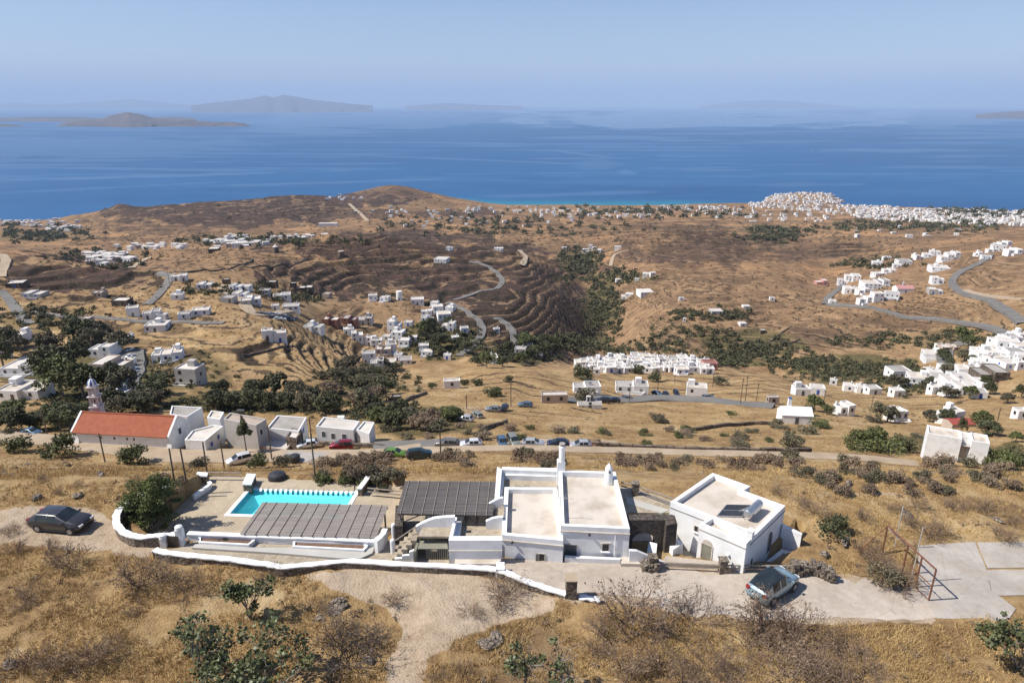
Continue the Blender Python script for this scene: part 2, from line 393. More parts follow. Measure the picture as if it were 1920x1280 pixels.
# reed mat
def reed(name, ca, cb):
    m, t, p = new_mat(name); p.inputs['Roughness'].default_value = 0.95
    n = noise(t, coords(t, 1, 'Position', (0.7, 9, 1)), 1, 4); n2 = noise(t, coords(t, 0.6, 'Position'), 1, 3)
    col = ramp(t, math_(t, 'ADD', math_(t, 'MULTIPLY', n, 0.6), math_(t, 'MULTIPLY', n2, 0.4)), [(0.35, cb), (0.65, ca)])
    link(t, col, p.inputs['Base Color']); M[name] = m
reed('reed_grey', (0.36, 0.315, 0.28), (0.24, 0.21, 0.19))
reed('reed_dark', (0.145, 0.13, 0.122), (0.09, 0.082, 0.078))
# roof tiles
m, t, p = new_mat('roof_tile'); p.inputs['Roughness'].default_value = 0.85
wv = node(t, 'TexWave'); wv.bands_direction = 'X'; link(t, coords(t, 1, 'Object'), wv.inputs['Vector']); wv.inputs['Scale'].default_value = 1.3; wv.inputs['Distortion'].default_value = 0.2
w2 = node(t, 'TexWave'); w2.bands_direction = 'Y'; link(t, coords(t, 1, 'Object'), w2.inputs['Vector']); w2.inputs['Scale'].default_value = 1.0
n_ = noise(t, coords(t, 1.2, 'Object'), 1, 5)
cc = ramp(t, n_, [(0.3, (.33, .085, .04)), (.7, (.46, .135, .065))])
cc = mix(t, math_(t, 'MULTIPLY', w2.outputs['Fac'], 0.35), cc, (.22, .07, .035))
cc = mix(t, math_(t, 'MULTIPLY', math_(t, 'SUBTRACT', 1.0, wv.outputs['Fac']), 0.3), cc, (.25, .08, .04))
link(t, cc, p.inputs['Base Color']); bump(t, wv.outputs['Fac'], 0.6, 0.08, p); M['tile'] = m
# pool water
m, t, p = new_mat('pool_water'); t.nodes.remove(p)
tr = node(t, 'BsdfTransparent'); tr.inputs[0].default_value = (0.74, 0.97, 0.98, 1)
gl = node(t, 'BsdfGlossy'); gl.inputs['Roughness'].default_value = 0.05
fr_ = node(t, 'Fresnel'); fr_.inputs[0].default_value = 1.33
nb = noise(t, coords(t, 2.5, 'Position'), 1, 3); bb = node(t, 'Bump'); bb.inputs['Strength'].default_value = 0.15; bb.inputs['Distance'].default_value = 0.05
link(t, nb, bb.inputs['Height']); link(t, bb.outputs[0], gl.inputs['Normal']); link(t, bb.outputs[0], fr_.inputs['Normal'])
mx = node(t, 'MixShader'); link(t, fr_.outputs[0], mx.inputs[0]); link(t, tr.outputs[0], mx.inputs[1]); link(t, gl.outputs[0], mx.inputs[2])
link(t, mx.outputs[0], t.nodes['Material Output'].inputs[0]); M['pool_water'] = m

# terrain
def terrain_mat():
    m, t, p = new_mat('hill_ground'); p.inputs['Roughness'].default_value = 1.0; p.inputs['Specular IOR Level'].default_value = 0.1
    at = node(t, 'Attribute'); at.attribute_name = 'cover'
    at2 = node(t, 'Attribute'); at2.attribute_name = 'cover2'
    sp = node(t, 'SeparateColor'); link(t, at.outputs['Color'], sp.inputs[0])
    sp2 = node(t, 'SeparateColor'); link(t, at2.outputs['Color'], sp2.inputs[0])
    v = coords(t, 1, 'Position')
    na = noise(t, v, 0.012, 5); nb = noise(t, v, 0.10, 5, 0.6); nc = noise(t, v, 0.9, 6, 0.65); nd = noise(t, v, 7.0, 4, 0.7)
    g = math_(t, 'ADD', math_(t, 'MULTIPLY', nb, 0.40), math_(t, 'ADD', math_(t, 'MULTIPLY', nc, 0.35), math_(t, 'MULTIPLY', nd, 0.25)))
    gold = ramp(t, g, [(0.36, (0.105, 0.068, 0.036)), (0.44, (0.26, 0.162, 0.078)), (0.52, (0.40, 0.268, 0.128)), (0.60, (0.50, 0.375, 0.215)), (0.68, (0.54, 0.43, 0.30))])
    # far country: browner, in fields
    dry = ramp(t, g, [(0.36, (0.085, 0.055, 0.038)), (0.46, (0.20, 0.122, 0.072)), (0.54, (0.315, 0.20, 0.112)), (0.64, (0.44, 0.295, 0.165))])
    vo = node(t, 'TexVoronoi'); link(t, coords(t, 1, 'Position', (0.011, 0.016, 0.0)), vo.inputs['Vector']); vo.inputs['Scale'].default_value = 1.0
    ve = node(t, 'TexVoronoi', feature='DISTANCE_TO_EDGE'); link(t, coords(t, 1, 'Position', (0.011, 0.016, 0.0)), ve.inputs['Vector']); ve.inputs['Scale'].default_value = 1.0
    sv = node(t, 'SeparateColor'); link(t, vo.outputs['Color'], sv.inputs[0])
    field = ramp(t, sv.outputs[0], [(0.0, (0.55, 0.52, 0.50)), (0.35, (0.85, 0.82, 0.80)), (0.7, (1.12, 1.05, 0.98)), (1.0, (1.55, 1.38, 1.15))])
    dryf = mix(t, math_(t, 'MULTIPLY', sp2.outputs[1], 0.85), dry, mix(t, 1.0, dry, field, 'MULTIPLY'))
    edge = math_(t, 'MULTIPLY', math_(t, 'LESS_THAN', ve.outputs['Distance'], 0.022), math_(t, 'MULTIPLY', sp2.outputs[1], math_(t, 'GREATER_THAN', na, 0.46)))
    dryf = mix(t, math_(t, 'MULTIPLY', edge, 0.75), dryf, (0.09, 0.065, 0.045))
    col = mix(t, sp2.outputs[0], gold, dryf)
    dark = ramp(t, math_(t, 'ADD', math_(t, 'MULTIPLY', nb, 0.55), math_(t, 'MULTIPLY', nc, 0.45)), [(0.36, (0.034, 0.022, 0.019)), (0.50, (0.075, 0.047, 0.037)), (0.62, (0.16, 0.100, 0.068))])
    thr = lambda ch, n, k=2.4: math_(t, 'MULTIPLY', math_(t, 'SUBTRACT', math_(t, 'ADD', ch, math_(t, 'MULTIPLY', n, 0.9)), 0.72), k, True)
    col = mix(t, thr(sp.outputs[0], nb), col, dark)
    green = ramp(t, nc, [(0.35, (0.06, 0.055, 0.025)), (0.55, (0.15, 0.12, 0.055)), (0.7, (0.26, 0.18, 0.085))])
    col = mix(t, thr(sp.outputs[1], nc), col, green)
    bare = ramp(t, math_(t, 'ADD', math_(t, 'MULTIPLY', nb, 0.3), math_(t, 'ADD', math_(t, 'MULTIPLY', nc, 0.5), math_(t, 'MULTIPLY', nd, 0.2))), [(0.36, (0.27, 0.19, 0.125)), (0.45, (0.45, 0.345, 0.24)), (0.60, (0.56, 0.45, 0.335))])
    col = mix(t, thr(sp.outputs[2], nc, 3.0), col, bare)
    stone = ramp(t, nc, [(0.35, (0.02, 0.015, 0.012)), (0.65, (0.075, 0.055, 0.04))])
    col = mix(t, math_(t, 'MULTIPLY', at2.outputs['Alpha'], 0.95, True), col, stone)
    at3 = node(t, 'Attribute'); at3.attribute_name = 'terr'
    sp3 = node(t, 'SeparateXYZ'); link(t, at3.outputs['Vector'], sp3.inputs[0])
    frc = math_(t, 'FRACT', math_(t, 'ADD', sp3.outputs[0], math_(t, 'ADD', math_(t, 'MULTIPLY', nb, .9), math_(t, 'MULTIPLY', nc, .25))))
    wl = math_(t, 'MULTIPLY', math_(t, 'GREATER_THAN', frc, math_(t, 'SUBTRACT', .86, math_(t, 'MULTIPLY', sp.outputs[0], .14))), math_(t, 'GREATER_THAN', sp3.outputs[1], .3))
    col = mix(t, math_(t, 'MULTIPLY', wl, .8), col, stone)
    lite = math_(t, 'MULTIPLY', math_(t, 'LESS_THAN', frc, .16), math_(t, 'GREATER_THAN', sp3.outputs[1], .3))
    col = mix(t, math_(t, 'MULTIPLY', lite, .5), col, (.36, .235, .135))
    link(t, col, p.inputs['Base Color'])
    hb = math_(t, 'ADD', math_(t, 'MULTIPLY', nc, 0.6), math_(t, 'MULTIPLY', nd, 0.4))
    bump(t, hb, 0.85, 0.45, p)
    return m
M['ground'] = terrain_mat()
def sea_mat():
    m, t, p = new_mat('sea_water')
    at = node(t, 'Attribute'); at.attribute_name = 'calm'
    sp = node(t, 'SeparateColor'); link(t, at.outputs['Color'], sp.inputs[0])
    n = noise(t, coords(t, 1, 'Position', (0.00035, 0.0011, 1)), 1, 6, 0.6)
    n2 = noise(t, coords(t, 1, 'Position', (0.004, 0.012, 1)), 1, 5, 0.6)
    deep = ramp(t, math_(t, 'ADD', math_(t, 'MULTIPLY', n, 0.6), math_(t, 'MULTIPLY', n2, 0.4)), [(0.38, (0.005, 0.070, 0.195)), (0.62, (0.013, 0.108, 0.265))])
    col = mix(t, sp.outputs[1], deep, (0.01, 0.21, 0.29))
    col = mix(t, math_(t, 'MULTIPLY', sp.outputs[0], 0.6), col, (0.10, 0.20, 0.34))  # sky reflection on calm water painted in as a paler base colour
    link(t, col, p.inputs['Base Color'])
    link(t, math_(t, 'SUBTRACT', 0.42, math_(t, 'MULTIPLY', sp.outputs[0], 0.2)), p.inputs['Roughness'])
    p.inputs['IOR'].default_value = 1.33; p.inputs['Specular IOR Level'].default_value = 0.28
    bump(t, n2, 0.25, 3.0, p)
    return m
M['sea'] = sea_mat()
plain('island_rock', (0.12, 0.085, 0.075), (0.05, 0.042, 0.042), 0.0025, 1.0, detail=7)

# ------------------------------------------------------------------ building helpers
class MB:
    def __init__(s): s.v = []; s.f = []; s.mi = []; s.cur = 0
    def add(s, vs, fs):
        o = len(s.v); s.v += [tuple(p) for p in vs]
        for f in fs: s.f.append(tuple(o + k for k in f)); s.mi.append(s.cur)
        return s
    def box(s, c, d, rz=0.0):
        x, y, z = c; a, b, h = d[0] / 2, d[1] / 2, d[2] / 2; co, si = cos(rz), sin(rz)
        vs = [(x + u * a * co - w * b * si, y + u * a * si + w * b * co, z + q * h) for q in (-1, 1) for u, w in ((-1, -1), (1, -1), (1, 1), (-1, 1))]
        return s.add(vs, [(3, 2, 1, 0), (4, 5, 6, 7), (0, 1, 5, 4), (1, 2, 6, 5), (2, 3, 7, 6), (3, 0, 4, 7)])
    def prism(s, poly, z0, z1, bottom=False):
        poly = ccw(poly); n = len(poly)
        vs = [(p[0], p[1], z0) for p in poly] + [(p[0], p[1], z1) for p in poly]
        fs = [(k, (k + 1) % n, n + (k + 1) % n, n + k) for k in range(n)] + [tuple(range(n, 2 * n))]
        if bottom: fs.append(tuple(range(n - 1, -1, -1)))
        return s.add(vs, fs)
    def ring(s, poly, inner, z0, zt_, zi):
        """wall shell: outside z0..zt_, rim at zt_, inside down to zi"""
        poly = ccw(poly); inner = ccw(inner); n = len(poly)
        vs = [(p[0], p[1], z0) for p in poly] + [(p[0], p[1], zt_) for p in poly] + [(p[0], p[1], zt_) for p in inner] + [(p[0], p[1], zi) for p in inner]
        fs = []
        for k in range(n):
            j = (k + 1) % n
            for a in range(3): fs.append((a * n + k, a * n + j, (a + 1) * n + j, (a + 1) * n + k))
        return s.add(vs, fs)
    def tube(s, p0, p1, r0, r1=None, n=6, caps=True):
        r1 = r0 if r1 is None else r1
        p0 = np.array(p0, float); p1 = np.array(p1, float); d = p1 - p0; L = np.linalg.norm(d) or 1e-6; d /= L
        a = np.cross(d, (0, 0, 1) if abs(d[2]) < 0.9 else (1, 0, 0)); a /= np.linalg.norm(a); b = np.cross(d, a)
        vs = [tuple(p + r * (cos(2 * pi * k / n) * a + sin(2 * pi * k / n) * b)) for p, r in ((p0, r0), (p1, r1)) for k in range(n)]
        fs = [(k, n + k, n + (k + 1) % n, (k + 1) % n) for k in range(n)]
        if caps: fs += [tuple(range(n)), tuple(range(2 * n - 1, n - 1, -1))]
        return s.add(vs, fs)
    def lathe(s, prof, n=16, c=(0, 0, 0), alt=None):
        vs = [(c[0] + r * cos(2 * pi * k / n), c[1] + r * sin(2 * pi * k / n), c[2] + z) for r, z in prof for k in range(n)]
        o = len(s.v); s.v += vs
        for a in range(len(prof) - 1):
            for k in range(n):
                j = (k + 1) % n
                s.f.append((o + a * n + k, o + a * n + j, o + (a + 1) * n + j, o + (a + 1) * n + k)); s.mi.append((k // 2) % 2 if alt else s.cur)
        s.f.append(tuple(o + (len(prof) - 1) * n + k for k in range(n))); s.mi.append(s.cur)
        return s
    def build(s, name, mat, root=None, parent=None, smooth=False, world=True):
        me = bpy.data.meshes.new(name)
        o = (0, 0, 0)
        if root is not None and world: o = root.location
        me.from_pydata([(p[0] - o[0], p[1] - o[1], p[2] - o[2]) for p in s.v], [], s.f)
        for k in (mat if isinstance(mat, (list, tuple)) else [mat]): me.materials.append(M[k] if isinstance(k, str) else k)
        if isinstance(mat, (list, tuple)): me.polygons.foreach_set('material_index', s.mi)
        if smooth: me.polygons.foreach_set('use_smooth', [True] * len(me.polygons))
        me.update()
        ob = bpy.data.objects.new(name, me); COL.objects.link(ob)
        ob.parent = parent or root
        return ob
def ccw(poly):
    a = sum(poly[k][0] * poly[(k + 1) % len(poly)][1] - poly[(k + 1) % len(poly)][0] * poly[k][1] for k in range(len(poly)))
    return list(poly) if a > 0 else list(reversed(poly))
def inset(poly, d):
    poly = ccw(poly); n = len(poly); out = []
    for k in range(n):
        p, q, r = np.array(poly[k - 1][:2]), np.array(poly[k][:2]), np.array(poly[(k + 1) % n][:2])
        a = (q - p) / np.linalg.norm(q - p); b = (r - q) / np.linalg.norm(r - q)
        na, nb = np.array((-a[1], a[0])), np.array((-b[1], b[0]))
        m = na + nb; l = m @ na
        out.append(tuple(q + m * d / max(l, 0.25)))
    return out
def thing(name, label, cat, loc=(0, 0, 0), rz=0.0, group=None, scale=1.0):
    o = bpy.data.objects.new(name, None); COL.objects.link(o)
    o.empty_display_size = 0.3
    o.location = loc; o.rotation_euler = (0, 0, rz); o.scale = (scale,) * 3 if isinstance(scale, (int, float)) else scale
    return tag(o, label, cat, group)
def tag(o, label, cat, group=None, kind=None):
    if label: o['label'] = label
    if cat: o['category'] = cat
    if group: o['group'] = group
    if kind: o['kind'] = kind
    return o
def structure(o): o['kind'] = 'structure'; return o
def mesh_np(name, v, f, mat, attrs=None, smooth=False):
    """fast mesh: v (n,3), f (m,k) equal-sized faces"""
    me = bpy.data.meshes.new(name); v = np.asarray(v, np.float32); f = np.asarray(f, np.int32); k = f.shape[1]
    me.vertices.add(len(v)); me.vertices.foreach_set('co', v.ravel())
    me.loops.add(f.size); me.loops.foreach_set('vertex_index', f.ravel())
    me.polygons.add(len(f)); me.polygons.foreach_set('loop_start', np.arange(0, f.size, k, dtype=np.int32))
    try: me.polygons.foreach_set('loop_total', np.full(len(f), k, np.int32))
    except Exception: pass
    me.polygons.foreach_set('use_smooth', np.full(len(f), smooth))
    for an, arr in (attrs or {}).items():
        a = me.attributes.new(an, 'FLOAT_COLOR', 'POINT'); a.data.foreach_set('color', np.asarray(arr, np.float32).ravel())
    me.materials.append(M[mat]); me.update(); me.validate()
    return me
def link_mesh(name, me, parent=None):
    o = bpy.data.objects.new(name, me); COL.objects.link(o); o.parent = parent; return o
def grid_faces(ny, nx):
    i = np.arange(ny - 1)[:, None] * nx + np.arange(nx - 1)[None]
    return np.stack([i, i + 1, i + nx + 1, i + nx], -1).reshape(-1, 4)

# ------------------------------------------------------------------ terrain
cover = np.zeros((NY, NA, 4)); cover2 = np.zeros((NY, NA, 4)); cover[..., 3] = 1
for e in [(700,515,200,46,.95),(880,565,110,45,1),(1000,595,120,60,1),(1060,560,60,50,.8),(640,465,150,14,.8),(420,395,235,30,.95),(580,375,170,16,.9),(250,395,100,14,.8),(740,362,75,18,.55),(130,515,150,34,.7),(760,450,170,16,.7),(900,470,110,14,.8),(1000,535,90,30,.75),(1340,470,170,34,.55),(1080,505,70,18,.55),(1260,425,110,12,.45),(1480,470,120,20,.45),(1560,640,130,25,.5),(1700,600,120,20,.45),(640,400,140,12,.6),(880,400,60,12,.6),(330,430,100,10,.5),(1180,660,120,20,.35),(1900,600,80,30,.35),(850,710,60,20,.2)]:
    cover[..., 0] = np.maximum(cover[..., 0], ell(*e, .8))
for e in [(1130,570,40,45,.8),(1080,490,45,22,.65),(1160,520,60,14,.6),(1060,640,80,18,.7),(1400,650,110,35,.75),(1600,690,140,28,.8),(1790,640,70,22,.5),(660,720,80,28,.7),(480,755,200,22,.9),(150,700,150,65,.85),(80,600,90,25,.5),(820,640,80,40,.7),(970,660,80,25,.8),(780,790,120,28,.7),(330,700,110,50,.55),(1640,480,60,8,.4),(1450,430,60,10,.5),(1720,830,110,14,.7),(60,440,130,14,.5),(500,450,160,10,.4),(950,430,250,20,.25),(1890,860,60,30,.8)]:
    cover[..., 1] = np.maximum(cover[..., 1], ell(*e, .4))
wx = (fbm(X2 / 1.2, Y2 / 1.2, 4, 77) - 0.5) * 40; wy = (fbm(X2 / 1.2, Y2 / 1.2, 4, 78) - 0.5) * 22
BARE = [[(560, 1075), (700, 1060), (900, 1075), (1040, 1120), (1050, 1150), (960, 1160), (880, 1195), (800, 1228), (792, 1300), (716, 1300), (728, 1235), (760, 1190), (740, 1140), (640, 1110)],
        [(-60, 960), (60, 945), (200, 960), (230, 1000), (290, 1020), (280, 1045), (150, 1030), (-60, 1010)],
        [(1050, 1120), (1300, 1150), (1420, 1165), (1760, 1165), (1720, 1095), (1620, 1080), (1520, 1075), (1240, 1062)],
        [(1190, 1050), (1560, 1068), (1600, 1095), (1250, 1085)]]
nearm = Y2 < 60
for poly in BARE: cover[..., 2] = np.maximum(cover[..., 2], 1.0 * (inpoly(px2 + wx, py2 + wy, poly) & nearm))
nb_ = cover[..., 2].copy()
for _ in range(3):
    nb_[1:-1, 1:-1] = (nb_[1:-1, 1:-1] * 2 + nb_[:-2, 1:-1] + nb_[2:, 1:-1] + nb_[1:-1, :-2] + nb_[1:-1, 2:]) / 6
cover[..., 2] = nb_
for e in [(560,905,60,5,.5),(1600,925,120,4,.45),(870,770,50,8,.4),(1050,830,130,9,.6)]: cover[..., 2] = np.maximum(cover[..., 2], ell(*e) * (Y2 < 260))
cover2[..., 0] = sstep(210, 520, Y2) * 0.9
cover2[..., 1] = sstep(450, 900, Y2)
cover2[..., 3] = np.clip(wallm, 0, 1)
cover[..., 0] = np.maximum(cover[..., 0], 0.42 * sstep(0.56, 0.72, fbm(X2 / 9.0, Y2 / 9.0, 4, 41)) * (Y2 < 130))
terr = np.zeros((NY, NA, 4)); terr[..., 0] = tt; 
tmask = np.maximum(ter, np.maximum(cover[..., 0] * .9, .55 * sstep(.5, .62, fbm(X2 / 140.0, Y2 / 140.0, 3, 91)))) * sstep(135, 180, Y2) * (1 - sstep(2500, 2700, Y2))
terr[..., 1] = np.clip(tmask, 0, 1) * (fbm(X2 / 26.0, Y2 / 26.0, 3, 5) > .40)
V = np.stack([X2, Y2, Z2], -1).reshape(-1, 3)
terrain = link_mesh('terrain', mesh_np('terrain', V, grid_faces(NY, NA), 'ground', {'cover': cover.reshape(-1, 4), 'cover2': cover2.reshape(-1, 4), 'terr': terr.reshape(-1, 4)}, True))
structure(terrain)

# sea
sy = np.exp(np.linspace(math.log(1400), math.log(105000), 420)); sa = np.linspace(-1.5, 1.5, 420)
SY, SA = np.meshgrid(sy, sa, indexing='ij'); SX = SY * SA
spx, spy = to_px(SX, SY, np.full_like(SX, SEA))
calm = np.zeros(SX.shape + (4,)); calm[..., 3] = 1
def sell(cx, cy, rx, ry, e, tiltk=0.0):
    q = ((spx - cx) / rx) ** 2 + ((spy - cy - (spx - cx) * tiltk) / ry) ** 2
    n = (fbm(spx / 70.0, spy / 5.0, 4, int(cx) % 89) - 0.5) * 2.4
    return e * (1 - sstep(0.5, 1.3, q + n))
for e in [(1300,222,420,19,.85),(1750,225,260,14,.5),(700,228,300,14,.45),(560,245,120,9,.4),(150,275,330,22,.3),(1700,282,150,4,.4),(1150,258,160,3,.4),(300,330,300,3,.45,-.03),(330,318,260,2.2,.4,.012),(900,300,260,1.6,.4,.04),(1120,310,55,9,.25),(620,342,260,2.5,.4,-.03),(1050,365,160,4,.35,-.03),(1500,346,110,4,.3),(1830,258,120,3,.35),(200,352,250,2,.3,-.05),(1250,262,200,1.5,.35,.02),(1100,290,60,1.5,.5,.12),(1175,322,20,5,.4)]:
    calm[..., 0] = np.maximum(calm[..., 0], sell(*e))
streak = fbm(spx / 220.0 + 3, spy / 3.0, 5, 13)
calm[..., 0] = np.maximum(calm[..., 0], 0.35 * sstep(0.56, 0.68, streak) * sstep(380, 300, spy))
shal = (1 - sstep(2.0, 16, np.abs(spy - 384 + np.clip((900 - spx) * 0.05, -3, 20)) )) * sstep(780, 850, spx) * (1 - sstep(1250, 1420, spx))
calm[..., 1] = shal * 0.75
sea = link_mesh('sea', mesh_np('sea', np.stack([SX, SY, np.full_like(SX, SEA)], -1).reshape(-1, 3), grid_faces(420, 420), 'sea', {'calm': calm.reshape(-1, 4)}, True))
structure(sea)

# islands across the water
def island(name, prof, D, deep, seed):
    """prof: skyline as (px,row); D distance to its middle; deep: half depth"""
    pts = sorted(prof); xs = np.linspace(pts[0][0], pts[-1][0], 160)
    rows_ = np.interp(xs, [p[0] for p in pts], [p[1] for p in pts])
    zt_ = np.array([HC - D * T(r) for r in rows_]); hh = np.maximum(zt_ - SEA, 0)
    vs = np.linspace(-1, 1, 31); VV, XX = np.meshgrid(vs, xs, indexing='ij')
    n = fbm(XX / 14.0, VV * 3, 5, seed)
    shape = np.clip(1 - np.abs(VV) ** 1.4, 0, 1)
    Zi = SEA - 4 + (hh[None] + 4) * shape * (0.72 + 0.5 * (n - 0.3) * (1 - shape) + 0.28 * shape)
    Yi = D + deep * VV * (0.35 + 0.65 * np.clip(hh / max(hh.max(), 1), 0, 1))[None] + (n - .5) * deep * 0.3
    Xi = Yi * ((XX - 960) / 1280.0) / K(215)
    return structure(link_mesh(name, mesh_np(name, np.stack([Xi, Yi, Zi], -1).reshape(-1, 3), grid_faces(31, 160), 'island_rock', None, True)))
island('island', [(95,238),(120,230),(150,226),(185,224),(210,216),(240,210),(262,214),(290,222),(330,225),(360,225),(372,227),(400,229),(430,229),(455,231),(470,237)], 13300, 900, 4)
island('island', [(-200,222),(-80,219),(0,221),(80,219),(140,219),(185,222),(215,224),(260,221),(330,219),(365,222)], 17500, 1200, 5)
island('island', [(-60,236),(-20,232),(15,233),(38,236)], 13000, 300, 6)
island('island', [(1830,215),(1860,212),(1890,209.5),(1925,208),(2000,206),(2100,206)], 21000, 1500, 7)
island('mountain_island', [(360,198),(400,193),(450,188),(480,184),(500,179),(515,183),(535,178),(555,181),(580,186),(620,191),(660,195),(700,198)], 38000, 3000, 8)
island('mountain_island', [(-150,200),(0,195),(40,193),(90,196),(200,190),(255,186),(300,192),(350,196),(400,200)], 62000, 4000, 9)
island('mountain_island', [(760,200),(820,194),(860,194),(900,197),(980,199)], 52000, 3000, 10)
island('mountain_island', [(1310,200),(1370,192),(1430,188),(1500,191),(1560,197),(1600,201)], 66000, 4000, 12)

# ------------------------------------------------------------------ roads and paved ground
def ribbon(name, pts, width, mat, lift=0.15, img=True, ymin=0, smooth_z=True, n_sub=6):
    P3 = [ground(px, py, ymin) for px, py in pts] if img else pts
    P3 = np.array(P3)
    # densify (Catmull-Rom)
    out = []
    for k in range(len(P3) - 1):
        p0, p1, p2, p3 = P3[max(k - 1, 0)], P3[k], P3[k + 1], P3[min(k + 2, len(P3) - 1)]
        nn = max(n_sub, int(np.linalg.norm(p2 - p1) / 4))
        for q in range(nn):
            t = q / nn
            out.append(0.5 * (2 * p1 + (p2 - p0) * t + (2 * p0 - 5 * p1 + 4 * p2 - p3) * t * t + (3 * p1 - p0 - 3 * p2 + p3) * t ** 3))
    out.append(P3[-1]); out = np.array(out)
    tan_ = np.gradient(out[:, :2], axis=0); tan_ /= np.linalg.norm(tan_, axis=1)[:, None] + 1e-9
    nrm = np.stack([-tan_[:, 1], tan_[:, 0]], 1)
    offs = np.array([-.56, -.5, -.25, 0, .25, .5, .56]); wob = [0.8 + .4 * float(fbm(np.array([k * .23]), np.array([width * 3.3]), 3, len(pts))[0]) for k in range(len(out))]
    vs = []; zs = []
    for (p, nn), wb in zip(zip(out, nrm), wob):
        zs.append([zt(p[0] + nn[0] * width * o * wb, p[1] + nn[1] * width * o * wb) for o in offs])
    zs = np.array(zs); zc = zs.max(1)
    kk = 4
    zsm = np.array([max(zc[max(0, k - kk):k + kk + 1].mean(), zc[k] - 0.3) for k in range(len(zc))])
    for k, (p, nn) in enumerate(zip(out, nrm)):
        for j, o in enumerate(offs):
            vs.append((p[0] + nn[0] * width * o * wob[k], p[1] + nn[1] * width * o * wob[k], max(zs[k, j], zsm[k] * .6 + zs[k, j] * .4) + lift - (1.6 if j in (0, 6) else 0)))
    f = grid_faces(len(out), 7)
    return structure(link_mesh(name, mesh_np(name, vs, f, mat)))
ribbon('dirt_road', [(-40,818),(60,826),(130,832),(250,848),(330,858),(420,858),(560,858),(700,856),(790,848)], 5.5, 'dirt_road', 0.12)
ribbon('dirt_road', [(790,848),(860,845),(950,843),(1060,845),(1200,850),(1330,853),(1480,856),(1600,862),(1720,872)], 3.2, 'dirt_road', 0.10)
ribbon('dirt_road', [(700,842),(760,838),(830,836),(900,836)], 4.5, 'asphalt', 0.2)
ribbon('road', [(1060,752),(1110,750),(1170,752),(1240,750),(1320,752),(1390,758),(1450,764)], 6.5, 'asphalt', 0.2)
ribbon('road', [(860,668),(885,650),(905,620),(895,598),(872,582),(840,568)], 4.5, 'asphalt', 0.4)
ribbon('road', [(1000,650),(968,645),(960,620),(940,602),(925,598)], 4.5, 'asphalt', 0.4)
ribbon('road', [(850,563),(890,553),(925,542),(942,528),(930,510),(905,497),(880,492)], 4.5, 'asphalt', 0.5)
ribbon('road', [(0,545),(15,560),(30,580),(45,600),(58,608)], 4.5, 'asphalt', 0.4)
ribbon('road', [(0,520),(8,500),(12,488),(4,478)], 5, 'dirt_road', 0.4)
ribbon('road', [(275,572),(295,556),(312,535),(318,520),(300,512)], 4.5, 'asphalt', 0.4)
ribbon('road', [(60,585),(130,595),(210,598),(300,606),(380,606),(420,606)], 3.5, 'asphalt', 0.4)
ribbon('road', [(245,660),(243,690),(240,712),(222,738)], 9, 'asphalt', 0.4)
ribbon('road', [(410,535),(430,550),(450,562),(480,590),(545,590)], 5, 'dirt_road', 0.4)
ribbon('road', [(1548,570),(1552,560),(1570,545),(1580,535)], 5, 'asphalt', 0.5)
ribbon('road', [(1552,572),(1600,575),(1680,590),(1770,600),(1830,612),(1900,630)], 4.5, 'asphalt', 0.5)
ribbon('road', [(1920,606),(1880,580),(1850,562),(1800,548),(1785,530),(1800,512),(1840,492),(1858,478)], 5.5, 'asphalt', 0.5)
ribbon('road', [(1775,690),(1772,665),(1790,650),(1830,640)], 6, 'asphalt', 0.5)
ribbon('dirt_road', [(1810,545),(1860,556),(1920,562)], 3.5, 'dirt_road', 0.4)
ribbon('dirt_road', [(1145,500),(1152,480),(1180,470)], 5, 'dirt_road', 0.6)
ribbon('dirt_road', [(690,415),(675,400),(655,382)], 9, 'dirt_road', 1.0)
ribbon('dirt_road', [(245,503),(262,492),(280,484)], 7, 'dirt_road', 0.8)
ribbon('dirt_road', [(975,470),(985,485),(978,500)], 6, 'dirt_road', 0.6)

def sheet(name, pxs, z, mat, kind='structure', grid=None):
    poly = [P(px, py, z) for px, py in pxs]
    if grid:
        rnd = random.Random(len(pxs)); out = []
        for k in range(len(poly)):
            a, b = np.array(poly[k]), np.array(poly[(k + 1) % len(poly)]); n = max(1, int(np.linalg.norm(b - a) / .35)); d = (b - a) / max(np.linalg.norm(b - a), .01)
            for j in range(n):
                o = (vnoise(np.array([k * 7 + j * .45]), np.array([grid * 3.1]), 3)[0] - .5) * grid + rnd.uniform(-.04, .04)
                out.append(tuple(a + (b - a) * j / n + np.array((-d[1], d[0])) * o))
        poly = out
    mb = MB(); mb.prism(poly, z - 0.25, z)
    return structure(mb.build(name, mat))
sheet('courtyard', [(940, 1046), (1060, 1052), (1165, 1056), (1245, 1064), (1300, 1100), (1225, 1120), (1120, 1112), (1062, 1110), (985, 1083), (935, 1064)], 0.06, 'concrete', grid=.1)
sheet('concrete_drive', [(1205, 1068), (1330, 1072), (1560, 1082), (1600, 1092), (1625, 1080), (1650, 1095), (1720, 1100), (1770, 1166), (1600, 1160), (1440, 1163), (1330, 1155), (1240, 1142)], 0.03, 'concrete', grid=.7)
sheet('court_slab', [(1722, 1022), (1828, 1015), (1848, 1062), (1858, 1105), (1905, 1140), (1890, 1162), (1762, 1166), (1722, 1108)], 0.05, 'court')
sheet('court_slab', [(1832, 1016), (2010, 1014), (2040, 1062), (1852, 1064)], 0.055, 'court')
sheet('court_slab', [(1846, 1068), (2040, 1066), (2060, 1112), (1862, 1116), (1856, 1090)], 0.055, 'court')
sheet('front_path', [(335, 1026), (372, 1012), (470, 1018), (560, 1022), (700, 1012), (780, 1012), (842, 1020), (842, 1062), (660, 1056), (530, 1064), (500, 1058), (310, 1030)], 0.05, 'paving')
